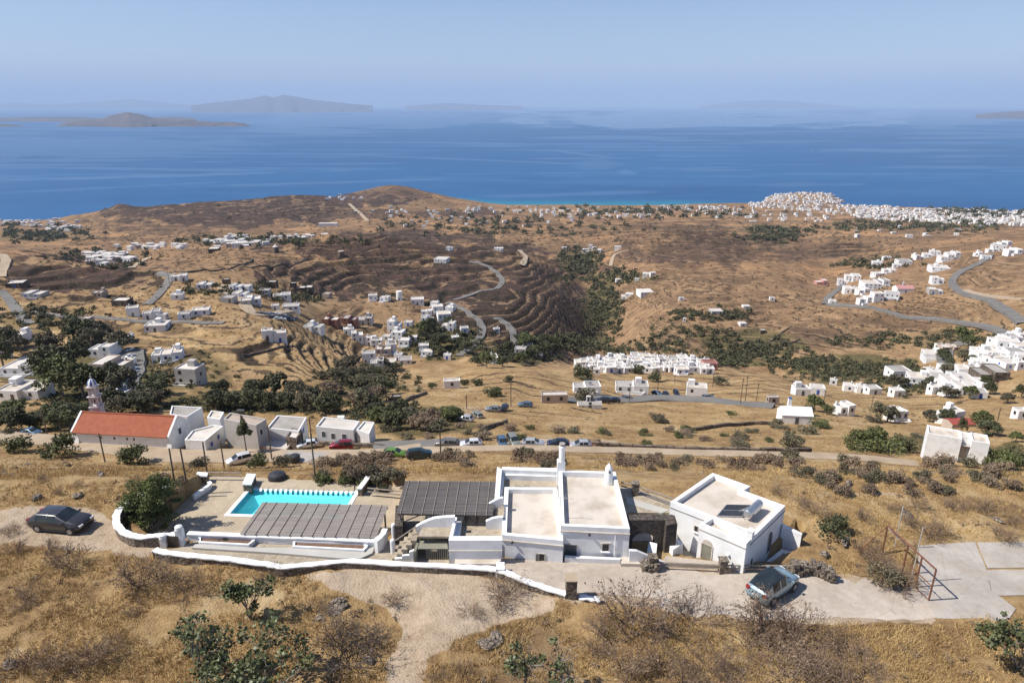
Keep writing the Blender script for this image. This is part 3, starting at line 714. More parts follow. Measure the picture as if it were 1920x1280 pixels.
sheet('grey_path', [(366, 1019), (480, 1026), (545, 1026), (690, 1028), (702, 1024), (698, 1036), (676, 1046), (640, 1046), (520, 1036), (360, 1026)], 0.22, 'path_grey')
# pool deck as a ring round the pool
DECK = [P(*q, DZ) for q in [(225, 1040), (396, 891), (762, 909), (735, 1060)]]
mb = MB()
ins = [(pcx + (q[0] - pcx) * 1.02, pcy + (q[1] - pcy) * 1.03) for q in PQ]
vsd = [(p[0], p[1], DZ + 0.03) for p in DECK] + [(p[0], p[1], DZ + 0.03) for p in ins]
mb.add(vsd, [(0, 4, 5, 1), (1, 5, 6, 2), (2, 6, 7, 3), (3, 7, 4, 0)])
structure(mb.build('pool_deck', 'deck_stone'))
for q in (YARD, FCOURT):
    mb = MB(); mb.prism(q, -1.3, -.93); structure(mb.build('yard', 'court'))

# ================================================================== the villa
def at(px, py, z): q = P(px, py, z); return (q[0], q[1], z)
def flat_block(root, px, zp, z0, zr, thick=0.28, wname='wall', rname='roof', wmat='white', rmat='cream_roof'):
    poly = ccw([P(a, b, zp) for a, b in px]); inn = inset(poly, thick)
    mb = MB(); mb.ring(poly, inn, z0, zp, zr - 0.1)
    wl = mb.build(wname, wmat, root)
    mb = MB(); mb.prism(inset(poly, thick - 0.02), zr - 0.15, zr)
    mb.build(rname, rmat, root)
    return poly, wl
def wall_piece(root, name, px, zp, z0, mat='white'):
    mb = MB(); mb.prism([P(a, b, zp) for a, b in px], z0, zp); return mb.build(name, mat, root)
def opening(root, p0, p1, s, width, z0, z1, name='window', pane='dark_open', frame='grey_green', fw=0.07, sill=True, arch=False, out=0.03):
    """window or door on the wall p0->p1 (seen from outside, left to right)"""
    p0 = np.array(p0[:2]); p1 = np.array(p1[:2]); d = p1 - p0; L = np.linalg.norm(d); d /= L; n = np.array((d[1], -d[0]))
    c = p0 + d * s * L; rz = math.atan2(d[1], d[0]); h = z1 - z0
    q = lambda a, o: (c[0] + d[0] * a + n[0] * o, c[1] + d[1] * a + n[1] * o)
    mb = MB()
    for a in (-1, 1):
        x = q(a * (width / 2 + fw / 2), 0.0); mb.box((x[0], x[1], (z0 + z1) / 2), (fw, out * 2 + .04, h + fw), rz)
    x = q(0, 0); mb.box((x[0], x[1], z1 + fw / 2), (width - .004, out * 2 + .036, fw), rz)
    win = mb.build(name, frame, root)
    mb = MB(); x = q(0, -0.02); mb.box((x[0], x[1], (z0 + z1) / 2), (width, 0.06, h), rz)
    mb.build('pane' if name == 'window' else 'leaf', pane, root, parent=win)
    if sill:
        mb = MB(); x = q(0, out + 0.03); mb.box((x[0], x[1], z0 - 0.03), (width + 0.2, 0.16 + out, 0.06), rz); mb.build('sill', 'white', root, parent=win)
    if arch:
        mb = MB(); k = 10; pts = [(-width / 2 * cos(pi * j / k), width / 2 * sin(pi * j / k)) for j in range(k + 1)]
        vs = []
        for o in (-0.06, out + .01):
            for a, b in pts: e = q(a, o); vs.append((e[0], e[1], z1 + fw + b))
        n_ = k + 1
        mb.add(vs, [tuple(range(n_, 2 * n_))] + [(j, j + 1, n_ + j + 1, n_ + j) for j in range(k)]); mb.build('arched_light', 'cream_roof' if arch == 'plain' else pane, root, parent=win)
    return win

base = at(1000, 1046, 0)
villa = thing('villa', 'low white cubic villa with flat cream roofs and stepped stone terraces beside the pool', 'house', (base[0], base[1] + 3, 0))
Rp, _ = flat_block(villa, [(1051, 985), (1181, 991), (1154, 884), (1047.5, 880.5)], 2.6, -0.3, 2.15)
Lp, _ = flat_block(villa, [(941, 1002), (1056, 1013), (1044.5, 913), (946, 912.5)], 1.85, -0.3, 1.45, 0.32)
# cornice lines under the two parapets
for (a, b), z in ((((1051, 985), (1181, 991)), 2.6), (((941, 1002), (1056, 1013)), 1.85)):
    p, q = np.array(P(*a, z)), np.array(P(*b, z)); c = (p + q) / 2; d = q - p
    mb = MB(); mb.box((c[0], c[1] - 0.02, z - 0.42), (np.linalg.norm(d) + 0.06, 0.12, 0.07), math.atan2(d[1], d[0])); mb.build('cornice', 'cream_roof', villa)
# upper terrace
wall_piece(villa, 'terrace_wall', [(927, 937), (936, 937), (941, 879), (932, 874.5)], 2.1, -0.3)
wall_piece(villa, 'terrace_wall', [(936.4, 936), (940.5, 936), (946, 888), (941.6, 884)], 1.72, -0.3)
wall_piece(villa, 'terrace_wall', [(941, 880), (1047, 884), (1047.5, 877), (941, 874.8)], 2.1, -0.3)
wall_piece(villa, 'terrace_wall', [(946, 890.5), (1044, 893), (1045, 886), (946, 883)], 1.74, -0.3)
mb = MB(); mb.prism([P(941, 912, 1.3), P(1046, 912, 1.3), P(1046, 882, 1.3), P(941, 882, 1.3)], 0, 1.3); mb.build('terrace_floor', 'paving', villa)
# lower terrace with its parapets
mb = MB(); mb.prism([P(846, 1020, 1.1), P(942, 1020, 1.1), P(946, 940, 1.1), P(862, 958, 1.1)], 0, 1.1); mb.build('terrace_floor', 'paving', villa)
wall_piece(villa, 'terrace_wall', [(841, 1012.5), (941.5, 1012.5), (941.5, 1004.5), (849, 1004.5)], 1.95, -0.3)
wall_piece(villa, 'terrace_wall', [(841, 1011.8), (849, 1004.6), (857, 969), (852, 968.5)], 1.952, -0.3)
wall_piece(villa, 'terrace_wall', [(849.5, 1004), (861, 1004), (866, 974), (857.4, 974)], 1.5, -0.3)
wall_piece(villa, 'terrace_wall', [(850, 956), (862, 956), (866, 950.5), (915, 951.5), (915, 944), (860, 942.5)], 1.9, -0.3)
wall_piece(villa, 'terrace_wall', [(850, 964), (868, 964), (871, 957), (850, 956.5)], 1.6, -0.3)
mb = MB(); p0 = P(841, 1032, 1.0); p1 = P(942, 1032, 1.0); mb.box(((P(841, 1012.5, 1.95)[0] + P(941.5, 1012.5, 1.95)[0]) / 2, P(890, 1012.5, 1.95)[1] - 0.02, 1.12), (P(941.5, 1012.5, 1.95)[0] - P(841, 1012.5, 1.95)[0] + 0.05, 0.1, 0.06)); mb.build('cornice', 'cream_roof', villa)
mb = MB(); mb.prism([P(852, 1057, .45), P(936, 1057, .45), P(942, 1040, .45), P(855, 1040, .45)], -0.2, 0.45); mb.build('platform', 'cream_roof', villa)
mb = MB(); mb.prism([P(929, 1060, 1.0), P(946, 1060, 1.0), P(946, 1046, 1.0), P(931, 1046, 1.0)], -0.2, 0.7); mb.build('buttress', 'white', villa)
# little stair between curved cheeks
def xz_wall(root, name, pts, y0, y1, mat='white'):
    """outline in x,z pushed back from y0 to y1"""
    n = len(pts); mb = MB(); vs = [(x, y0, z) for x, z in pts] + [(x, y1, z) for x, z in pts]
    mb.add(vs, [tuple(range(n)), tuple(range(2 * n - 1, n - 1, -1))] + [(k, (k + 1) % n, n + (k + 1) % n, n + k) for k in range(n)])
    return mb.build(name, mat, root)
xa, xb = P(911, 993, 1.1)[0], P(943, 993, 1.1)[0]; w_ = xb - xa
xz_wall(villa, 'stair_cheek', [(xa, 1.0), (xb, 1.0), (xb, 2.1), (xa + .7 * w_, 2.08), (xa + .35 * w_, 1.98), (xa, 1.75)], 42.0, 42.25)
xz_wall(villa, 'stair_cheek', [(xa, 1.0), (xb, 1.0), (xb, 2.6), (xa + .75 * w_, 2.55), (xa + .4 * w_, 2.3), (xa, 2.0)], 43.75, 44.0)
for k in range(4):
    mb = MB(); mb.box((xa + w_ * (k + 0.5) / 4 + 0.1, 43.0, 0.7 + 0.12 * (k + 1) + 0.1), (w_ / 4, 1.48, 0.24 * (k + 1) + 0.4)); mb.build('step', 'paving', villa)
# arched side wall of the outer stair
X = lambda px, y=41.5, py=990: y * ((px - 960) / 1280) / K(py)
Zr = lambda row, y=41.5: HC - y * T(row)
xz_wall(villa, 'stair_parapet', [(X(779), Zr(1009)), (X(800), Zr(1006)), (X(813), Zr(1005)), (X(819), Zr(1000)), (X(828), Zr(995)), (X(840), Zr(992)), (X(853), Zr(991)), (X(853), Zr(969)), (X(832), Zr(970)), (X(815), Zr(972)), (X(803), Zr(976)), (X(790), Zr(982)), (X(779), Zr(988))], 41.5, 41.8)
mb = MB(); mb.prism([P(782, 1005, 1.6), P(850, 1005, 1.6), P(853, 975, 1.6), P(800, 975, 1.6)], 1.45, 1.6); mb.build('stair_landing', 'paving', villa)
# stair going down to the left
for k in range(5):
    px0 = 778 - k * 9; y0 = 41.2 - 0.18 * k
    mb = MB(); mb.box((X(px0, y0, 1010), y0 + 0.1, (1.2 - 0.24 * k) / 2), (0.42, 1.5, 1.2 - 0.24 * k)); mb.build('step', 'paving', villa)
xz_wall(villa, 'stair_cheek', [(X(740, 40, 1030), -.2), (X(780, 40, 1030), -.2), (X(780, 40, 1030), 1.0), (X(768, 40, 1030), .8), (X(768, 40, 1030), .55), (X(754, 40, 1030), .5), (X(754, 40, 1030), .3), (X(740, 40, 1030), .25)], 39.75, 39.95)
for px, row, h, yy in ((737, 1037, 1.15, 39.9), (739, 1008, 1.2, 41.7), (806, 972, 1.0, 43.3)):
    p = P(px, row, 0.0) if row != 972 else (X(806, 43.3, 970), 43.3); z0 = -.1 if row != 972 else 0.9
    mb = MB(); mb.lathe([(.17, z0), (.17, z0 + h), (.13, z0 + h + .1), (.03, z0 + h + .13)], 12, (p[0], p[1], 0)); mb.build('stair_post', 'white', villa, smooth=False)
pa, pb, pc = P(737, 1037, 0), P(739, 1008, 0), (X(806, 43.3, 970), 43.3)
for a, b, za, zb in ((pb, pc, 1.0, 1.8), (pa, (X(780, 41.4, 990), 41.4), .9, 1.75), (pc, (X(848, 43.6, 960), 43.6), 1.85, 1.9)):
    mb = MB(); mb.tube((a[0], a[1], za), (b[0], b[1], zb), 0.045, n=6); mb.build('handrail', 'wood_rail', villa)
# store under the stair
mb = MB(); mb.prism([P(783, 1028, 1.0), P(840, 1028, 1.0), P(838, 1013, 1.0), P(788, 1013, 1.0)], 0.94, 1.0); mb.build('shed_roof', 'grey_green', villa)
mb = MB()
g0, g1 = P(801, 1052, -.1), P(840, 1052, -.1)
for k in range(11):
    f = k / 10; mb.box((g0[0] + (g1[0] - g0[0]) * f, g0[1] + .02, 0.45), (0.075, 0.05, 1.05))
for z in (0.0, 0.9): mb.box(((g0[0] + g1[0]) / 2, g0[1] + 0.07, z), (g1[0] - g0[0], 0.04, 0.09))
mb.build('slatted_gate', 'grey_green', villa)
mb = MB(); mb.prism([P(776, 1056, 0), P(781, 1056, 0), P(788, 1012, 0.9), P(784, 1012, 0.9)], -.1, 1.0); mb.build('shed_panel', 'grey_green', villa)
mb = MB(); mb.box(((g0[0] + g1[0]) / 2 - .5, g0[1] + 1.6, 0.4), (2.2, 0.1, 1.0)); mb.build('shed_panel', 'grey_green', villa)
# chimneys
c = P(1053, 880, 2.6)
mb = MB(); mb.box((c[0] - .05, c[1] + .05, 2.1), (0.62, 0.6, 2.6)); mb.lathe([(.25, 3.3), (.235, 4.55), (.27, 4.6), (.27, 4.68), (.21, 4.72)], 18, (c[0], c[1], 0)); ch = mb.build('chimney', 'white', villa)
mb = MB(); mb.lathe([(.2, 4.7), (.22, 4.86), (.24, 4.88), (.24, 4.93)], 14, (c[0], c[1], 0)); mb.build('chimney_cap', 'grey_roof', villa, parent=ch)
c = P(1141, 897, 2.55)
mb = MB(); mb.lathe([(.42, 2.0), (.36, 2.6), (.29, 3.2), (.26, 3.42), (.29, 3.45), (.25, 3.56), (.17, 3.70), (.09, 3.80), (.03, 3.86), (.03, 3.96)], 16, (c[0], c[1], 0)); ch = mb.build('chimney', 'white', villa, smooth=False)
mb = MB(); mb.box((c[0] + .02, c[1] - .27, 3.26), (0.13, 0.06, 0.17)); mb.build('smoke_hole', 'dark_open', villa, parent=ch)
# windows and door of the two front walls
fl = lambda poly: sorted(poly, key=lambda q: q[1])[:2]
Rf = sorted(fl(Rp)); Lf = sorted(fl(Lp))
win = opening(villa, Lf[0], Lf[1], 0.66, 0.36, 0.03, 0.62, frame='cream_roof', fw=0.05)
d = np.array(Lf[1]) - np.array(Lf[0]); c = np.array(Lf[0]) + d * 0.585
mb = MB(); mb.box((c[0], c[1] - 0.06, 0.33), (0.24, 0.04, 0.58), 0.3); mb.build('open_shutter', 'grey_green', villa, parent=win)
opening(villa, Rf[0], Rf[1], 0.155, 0.82, 0.1, 1.1, 'door', 'shutter', 'grey_roof', 0.04, sill=False)
win = opening(villa, Rf[0], Rf[1], 0.665, 0.42, 0.72, 1.28, frame='cream_roof', fw=0.05)
mb = MB(); d = np.array(Rf[1]) - np.array(Rf[0]); c = np.array(Rf[0]) + d * 0.665; mb.box((c[0], c[1] - .06, 1.42), (0.75, 0.1, 0.04)); mb.build('lintel', 'cream_roof', villa, parent=win)
c = np.array(Rf[0]) + d * 0.8
mb = MB(); mb.tube((c[0], c[1] - .06, .1), (c[0], c[1] - .06, 2.1), .035, n=8); mb.build('drainpipe', 'white', villa)
for pr, f, z in ((Rf, .42, 1.95), (Lf, .17, 1.3)):
    c = np.array(pr[0]) + (np.array(pr[1]) - np.array(pr[0])) * f
    mb = MB(); mb.lathe([(.05, 0), (.09, .05), (.09, .16), (.03, .2)], 10, (c[0], c[1] - .12, z)); mb.tube((c[0], c[1], z + .1), (c[0], c[1] - .12, z + .1), .02); mb.build('wall_lamp', 'black_plastic', villa)
mb = MB(); mb.prism([P(1059, 1043, .5), P(1163, 1047, .5), P(1164, 1043, .5), P(1059, 1038.5, .5)], -.1, 0.42); mb.build('low_front_wall', 'white', villa)
mb = MB(); mb.prism([P(1164, 1056, .3), P(1206, 1057, .3), P(1203, 1041, .3), P(1164, 1041, .3)], -.1, 0.3); mb.build('stone_step', 'cream_roof', villa)
xz_wall(villa, 'entrance_cheek', [(X(1179, 39.6, 1050), -.1), (X(1248, 39.6, 1050), -.1), (X(1248, 39.6, 1060), .12), (X(1215, 39.6, 1040), .75), (X(1193, 39.6, 1030), 1.15), (X(1179, 39.6, 1030), 1.18)], 39.4, 39.62)
# aerial masts on the roof
c = P(1050, 962, 2.6)
t = thing('roof_aerial', 'thin metal aerial mast standing on the parapet between the two cream roofs', 'aerial', (c[0], c[1], 2.6))
mb = MB(); mb.tube((c[0], c[1], 2.6), (c[0], c[1], 4.0), .02, n=6); mb.build('mast', 'pale_metal', t)
mb = MB(); mb.tube((c[0] - .05, c[1], 3.9), (c[0] + .9, c[1] - .2, 3.9), .012, n=5)
for k in range(6): mb.tube((c[0] + .1 + k * .15, c[1] - .3, 3.9), (c[0] + .1 + k * .15, c[1] + .22, 3.9), .008, n=4)
mb.build('antenna_arm', 'pale_metal', t)

# ------------------------------------------------ guest house
gb = at(1390, 1040, 0)
guest = thing('guest_house', 'white flat-roofed annexe set at an angle with arched door and roof water heater', 'house', (gb[0], gb[1] + 1.5, 0))
WZ = 2.5
Wpx = [(1257, 940), (1312, 980.5), (1331, 968), (1337, 967), (1400, 1017.5), (1472.5, 947.5), (1393, 918.5), (1406, 911), (1337, 886)]
# main body and the lower front part
main_px = [(1257, 940), (1345, 974), (1408, 1010), (1472.5, 947.5), (1394, 919), (1407, 911), (1336, 886)]
Wp, _ = flat_block(guest, main_px, WZ, -1.2, 2.12, 0.3)
Fp, _ = flat_block(guest, [(1312, 981), (1400, 1018), (1420, 998), (1336, 966.5)], 2.44, -1.2, 2.06, 0.22, 'front_wall', 'front_roof')
f0, f1 = P(1312, 981, 2.44), P(1400, 1018, 2.44); s1 = P(1472.5, 947.5, WZ); s0 = P(1408, 1010, WZ); l0 = P(1257, 940, WZ); l1 = P(1345, 974, WZ)
for a, b, z in ((f0, f1, 2.02), (l0, l1, 2.06), (s0, s1, 2.06)):
    c = ((a[0] + b[0]) / 2, (a[1] + b[1]) / 2); d = (b[0] - a[0], b[1] - a[1]); L = math.hypot(*d)
    mb = MB(); mb.box((c[0], c[1], z), (L, 0.1, 0.06), math.atan2(d[1], d[0])); mb.build('cornice', 'grey_roof', guest)
opening(guest, f0, f1, 0.21, 0.72, -0.9, 1.02, 'door', 'grey_green', 'cream_roof', 0.08, sill=False, arch='plain')
opening(guest, l0, l1, 0.60, 0.26, 0.9, 1.35, 'window', 'dark_open', 'cream_roof', 0.06)
opening(guest, s0, s1, 0.62, 0.52, -0.35, 1.0, 'window', 'shutter', 'grey_roof', 0.06, sill=False, arch='pane')
opening(guest, s0, s1, 0.10, 0.38, 0.0, 0.7, 'window', 'dark_open', 'white', 0.06)
mb = MB(); c = np.array(f0) + (np.array(f1) - np.array(f0)) * .66; mb.lathe([(.03, 0), (.11, .03), (.1, .12)], 10, (c[0] - .03, c[1] - .08, .95)); mb.build('wall_lamp', 'white', guest)
c = P(1407, 1008, WZ); mb = MB(); mb.box((c[0] + .02, c[1] + .05, 2.75), (0.34, 0.34, 0.6), .8); mb.box((c[0] + .02, c[1] + .05, 3.08), (0.44, 0.44, 0.07), .8); mb.build('chimney', 'white', guest)
mb = MB(); mb.tube((c[0] - .18, c[1] - .12, -.9), (c[0] - .18, c[1] - .12, 2.3), .04, n=8); mb.build('drainpipe', 'white', guest)
# benches by the wall, sunken yard on the shaded side
mb = MB(); mb.prism([P(1250, 1016, .55), P(1262, 1030, .55), P(1281, 1018, .55), P(1265, 1005, .55)], -.9, .55); mb.build('bench', 'white', guest)
mb = MB(); mb.prism([P(1466, 985, 1.0), P(1503, 1002, 1.0), P(1504, 999, 1.0), P(1468, 981, 1.0)], -1.0, 1.0); mb.build('yard_wall', 'white', guest)
mb = MB(); mb.prism([P(1437, 1052, -.6), P(1466, 1028, -.6), P(1487, 1034, -.6), P(1487, 1039, -.6), P(1468, 1036, -.6), P(1445, 1056, -.6)], -1.0, -.6); mb.build('yard_kerb', 'white', guest)
# solar water heater
c = P(1395, 968, 2.12)
t = thing('solar_water_heater', 'solar water heater with two tilted dark panels and a grey tank on the annexe roof', 'water heater', (c[0], c[1], 2.12))
e0 = np.array(at(1344, 966, 2.25)); e1 = np.array(at(1392, 967.5, 2.25))
tp = np.array(at(1362, 945, 2.95)); tq = np.array(at(1409, 946, 2.95))
for a, b in ((0.0, 0.48), (0.52, 1.0)):
    A_, B_ = e0 + (tp - e0) * a, e0 + (tp - e0) * b; C_, D_ = e1 + (tq - e1) * b, e1 + (tq - e1) * a
    mb = MB(); dz = np.array((0, 0, -.08)); mb.add([A_, D_, C_, B_, A_ + dz, D_ + dz, C_ + dz, B_ + dz], [(0, 1, 2, 3), (7, 6, 5, 4), (0, 4, 5, 1), (1, 5, 6, 2), (2, 6, 7, 3), (3, 7, 4, 0)]); pn = mb.build('panel', 'steel', t)
    q = [A_ * .96 + C_ * .04, D_ * .96 + B_ * .04, C_ * .96 + A_ * .04, B_ * .96 + D_ * .04]
    mb = MB(); up = np.array((0, 0, .006)); mb.add([k + up for k in q], [(0, 1, 2, 3)]); mb.build('collector_glass', 'solar', t, parent=pn)
k0 = np.array(at(1401, 963, 2.75)); k1 = np.array(at(1424, 943, 2.75)); dd = (k1 - k0) / np.linalg.norm(k1 - k0)
mb = MB(); mb.tube(k0, k1, .30, n=18); mb.tube(k0 - dd * .05, k0, .22, .30, n=18); mb.tube(k1, k1 + dd * .05, .30, .22, n=18); mb.build('tank', 'steel', t, smooth=False)
for p in (k0 + dd * .2, k1 - dd * .2):
    mb = MB()
    for o in (-.2, .2): mb.tube((p[0] + o, p[1] - o * .6, 2.1), (p[0] + o * .7, p[1] - o * .4, 2.75), .025, n=5)
    mb.tube((p[0] - .16, p[1] + .1, 2.5), (p[0] + .16, p[1] - .1, 2.5), .02, n=5); mb.build('stand', 'pale_metal', t)
for e_ in (e0, e1):
    mb = MB(); mb.tube((e_[0], e_[1], 2.1), e_, .02, n=5); mb.build('panel_foot', 'pale_metal', t)

# ------------------------------------------------ stone arch between the houses
ax0, ax1 = X(1176, 41.3, 1000), X(1263, 41.3, 1000); yA = 41.3
arch = thing('stone_arch_wall', 'dark rubble stone wall with a round arch between the villa and the annexe', 'wall', ((ax0 + ax1) / 2, yA, 0))
cx_ = X(1206, 41.3, 1020); rr = 0.82; zs = 0.55
outline = [(ax0, -.4), (cx_ - rr, -.4), (cx_ - rr, zs)] + [(cx_ - rr * cos(pi * k / 12), zs + rr * .9 * sin(pi * k / 12)) for k in range(1, 12)] + [(cx_ + rr, zs), (cx_ + rr, -.4), (ax1, -.4), (ax1, 2.35), (ax0, 2.35)]
xz_wall(arch, 'stonework', outline, yA, yA + .7, 'stone_dark')
mb = MB(); mb.prism([(X(1245, 41.3, 1000), yA - .5), (X(1263, 41.3, 1000) + .1, yA - .4), (X(1263, 41.3, 1000) + .15, yA + .69), (X(1245, 41.3, 1000), yA + .69)], -.4, 2.3); mb.build('stonework', 'stone_dark', arch)
structure(MB().prism([(2.5 + 4.2, 42.1), (ax1 + .6, 42.1), (ax1 + .8, 44.3), (6.9, 44.3)], -.3, 0.07).build('back_court', 'concrete'))
ut = thing('raised_terrace', 'raised stone-paved terrace with a grey path behind the arch wall', 'terrace', ((ax0 + ax1) / 2, 45.5, 0))
mb = MB(); mb.prism([(ax0 + .2, 44.3), (ax1 + .9, 44.3), (P(1262, 941, 1)[0] + .3, P(1262, 941, 1)[1]), P(1190, 914, 1.0), P(1162, 910, 1.0)], -1, 1.0); mb.build('terrace_floor', 'paving', ut)
mb = MB(); mb.prism([P(1172, 930, 1.0), P(1176, 944, 1.0), P(1214, 955, 1.0), P(1240, 962, 1.0), P(1256, 956, 1.0), P(1222, 946, 1.0)], .9, 1.035); mb.build('terrace_path', 'path_grey', ut)
mb = MB(); mb.prism([P(1213, 1035, .35), P(1230, 1040, .35), P(1232, 1022, .35), P(1217, 1018, .35)], -.2, .5); tag(mb.build('white_block', 'white'), 'small white masonry block standing inside the stone archway', 'block')
mb = MB(); mb.prism([P(1248, 1046, -.1), P(1392, 1062, -.1), P(1398, 1068, -.1), P(1240, 1060, -.1)], -.6, 0.11); structure(mb.build('annexe_ledge', 'concrete'))

# ------------------------------------------------ the pool
pool = thing('swimming_pool', 'turquoise swimming pool with white rim on the tan stone deck', 'pool', (pcx, pcy, DZ))
mb = MB(); n = 4
bot = [(pcx + (q[0] - pcx) * .78, pcy + (q[1] - pcy) * .55, DZ + (-1.0, -1.0, -0.6, -0.6)[k]) for k, q in enumerate(PQ)]
mb.add([(q[0], q[1], DZ + 0.02) for q in PQ] + bot, [(0, 1, 5, 4), (1, 2, 6, 5), (2, 3, 7, 6), (3, 0, 4, 7), (4, 5, 6, 7)]); mb.build('basin', 'pool_tile', pool)
mb = MB(); mb.add([(q[0], q[1], DZ - 0.04) for q in ccw(PQ)], [(0, 1, 2, 3)]); mb.build('water', 'pool_water', pool)
mb = MB(); mb.ring(inset(PQ, -0.32), inset(PQ, 0.02), DZ - .2, DZ + 0.075, DZ - .25); mb.build('rim', 'white', pool)
for k in range(4):
    mb = MB(); f = (k + 1) / 5; e = np.array(PQ[2]) * (1 - 0) ; g = np.array(PQ[3]); off = (np.array(PQ[1]) - np.array(PQ[2])); off /= np.linalg.norm(off)
    a, b = e + off * (.02 + .3 * k), g + off * (.02 + .3 * k); mb.prism([a, b, b + off * .3, a + off * .3], DZ - 1.2, DZ - .2 - .17 * k); mb.build('pool_step', 'pool_tile', pool)
ledge = [P(486, 915, DZ + .14), P(664, 920, DZ + .14), P(664, 908, DZ + .14), P(490, 903, DZ + .14)]
mb = MB(); mb.prism(ledge, DZ - .5, DZ + .14); mb.build('ledge', 'deck_stone', pool)
for k in range(19):
    f = k / 18.0; p = np.array(P(489 + 170 * f, 918.2 + 5.2 * f, DZ + .1))
    mb = MB(); mb.add([(p[0] - .09, p[1] - .15, DZ + .05), (p[0] + .09, p[1] - .15, DZ + .05), (p[0] + .12, p[1] + .14, DZ + .05), (p[0] - .12, p[1] + .14, DZ + .05), (p[0] - .14, p[1] + .14, DZ + .18), (p[0] + .1, p[1] + .14, DZ + .18)], [(0, 1, 2, 3), (0, 4, 5, 1), (2, 5, 4, 3), (0, 3, 4), (1, 5, 2)]); mb.build('edge_stone', 'white', pool)
def pool_pier(px, label):
    poly = [P(a, b, DZ + .8) for a, b in px]; c = np.mean(poly, 0)
    t = thing('garden_pier', label, 'wall pier', (c[0], c[1], DZ), group='white-capped stone piers at the pool')
    mb = MB(); mb.prism(inset(poly, .04), DZ - .6, DZ + .68); mb.build('stonework', 'rubble', t)
    mb = MB(); mb.prism(poly, DZ + .68, DZ + .8, True); mb.build('cap', 'white', t)
pool_pier([(454, 907), (471, 907.5), (480, 888), (463, 887)], 'white-capped stone pier at the left back corner of the pool')
pool_pier([(669, 915), (678, 915.5), (695, 893), (686, 892)], 'white-capped stone pier at the right back corner of the pool')
pool_pier([(367, 891), (388, 892), (390, 885), (370, 884)], 'small white-capped stone pier at the back of the deck')
pool_pier([(331, 914), (346, 915), (356, 902), (348, 901)], 'white-capped rubble wall end beside the big pool bush')
def wood_fence(label, pts, z, posts=(), rails=(0.45, 0.8)):
    p3 = [(*P(a, b, z), z) for a, b in pts]
    t = thing('rail_fence', label, 'fence', p3[0])
    for k in range(len(p3) - 1):
        for r in rails: mb = MB(); mb.tube((p3[k][0], p3[k][1], z + r), (p3[k + 1][0], p3[k + 1][1], z + r), .06, n=6); mb.build('rail', 'wood_rail', t)
    for k in posts:
        mb = MB(); mb.box((p3[k][0], p3[k][1], z + .35), (.5, .5, 1.3)); mb.box((p3[k][0], p3[k][1], z + 1.03), (.62, .62, .08)); mb.build('stone_post', 'rubble', t)
wood_fence('timber rail fence at the back of the deck left of the pool', [(390, 900), (455, 901)], DZ)
wood_fence('timber rail fence from the right pool pier to the dark pergola', [(690, 930), (752, 936)], DZ)
wood_fence('timber rail fence with a stone post above the raised terrace', [(1164, 920), (1190, 926), (1262, 952)], 1.0, (1,))
wood_fence('weathered timber rail with rubble posts in front of the annexe', [(1222, 1066), (1354, 1072), (1482, 1073)], 0, (0, 1), (.3, .55))
# pergolas
def pergola(label, px, z, nr, mat, rafter, pitch=0.075, wd=0.058, post_mat='wood_rail', zf=0):
    q = [np.array(P(a, b, z)) for a, b in px]              # BL, BR, TR, TL
    c = sum(q) / 4
    t = thing('pergola', label, 'pergola', (c[0], c[1], zf))
    mb = MB(); L = np.linalg.norm(q[3] - q[0]); n = int(L / pitch)
    rnd = random.Random(3)
    for k in range(n):
        f0 = (k + .15) / n; f1 = f0 + wd / L; zz = z + rnd.uniform(-.012, .012)
        a, b = q[0] + (q[3] - q[0]) * f0, q[1] + (q[2] - q[1]) * f0; d, e = q[1] + (q[2] - q[1]) * f1, q[0] + (q[3] - q[0]) * f1
        j = rnd.uniform(-.03, .03)
        mb.add([(a[0] + j, a[1], zz), (b[0] + j, b[1], zz), (d[0] + j, d[1], zz), (e[0] + j, e[1], zz), (a[0] + j, a[1], zz - .02), (b[0] + j, b[1], zz - .02), (d[0] + j, d[1], zz - .02), (e[0] + j, e[1], zz - .02)], [(0, 1, 2, 3), (7, 6, 5, 4), (0, 4, 5, 1), (2, 6, 7, 3)])
    mb.build('reed_roof', mat, t)
    for k in range(nr):
        f = (k + .4) / nr; a = q[0] + (q[1] - q[0]) * f; b = q[3] + (q[2] - q[3]) * f
        mb = MB(); mb.tube((a[0], a[1] - .1, z + .035), (b[0], b[1], z + .035), .028, n=5); mb.build('batten', rafter, t)
        mb = MB(); mb.tube((a[0], a[1] + .05, z - .07), (b[0], b[1], z - .07), .05, n=6); mb.build('rafter', 'pole_wood', t)
    for e0_, e1_ in ((q[0], q[1]), (q[3], q[2])):
        mb = MB(); mb.tube((e0_[0], e0_[1] + (.15 if e0_ is q[0] else -.15), z - .17), (e1_[0], e1_[1] + (.15 if e0_ is q[0] else -.15), z - .17), .06, n=6); mb.build('beam', 'pole_wood', t)
        for f in (.03, .35, .67, .97):
            p = e0_ + (e1_ - e0_) * f; yy = p[1] + (.15 if e0_ is q[0] else -.15)
            mb = MB(); mb.tube((p[0], yy, zf), (p[0], yy, z - .2), .07, n=8); mb.build('post', post_mat, t)
pergola('long grey reed-roofed pergola on the near side of the swimming pool', [(449, 1001), (705, 1008), (728, 947), (492, 941)], 0.7, 12, 'reed_grey', 'wood_rail', zf=DZ)
pergola('dark reed-roofed pergola against the left side of the villa', [(743, 962), (924, 966), (930, 902), (760, 901)], 2.1, 9, 'reed_dark', 'wood_rail', 0.07, 0.064)
mb = MB(); mb.prism([P(741, 1006, .6), P(756, 1006, .6), P(757, 966, .6), P(743, 966, .6)], -.1, 1.5); tag(mb.build('stone_pier', 'stone_dark'), 'dark stone wall pier under the near corner of the dark pergola', 'wall pier')
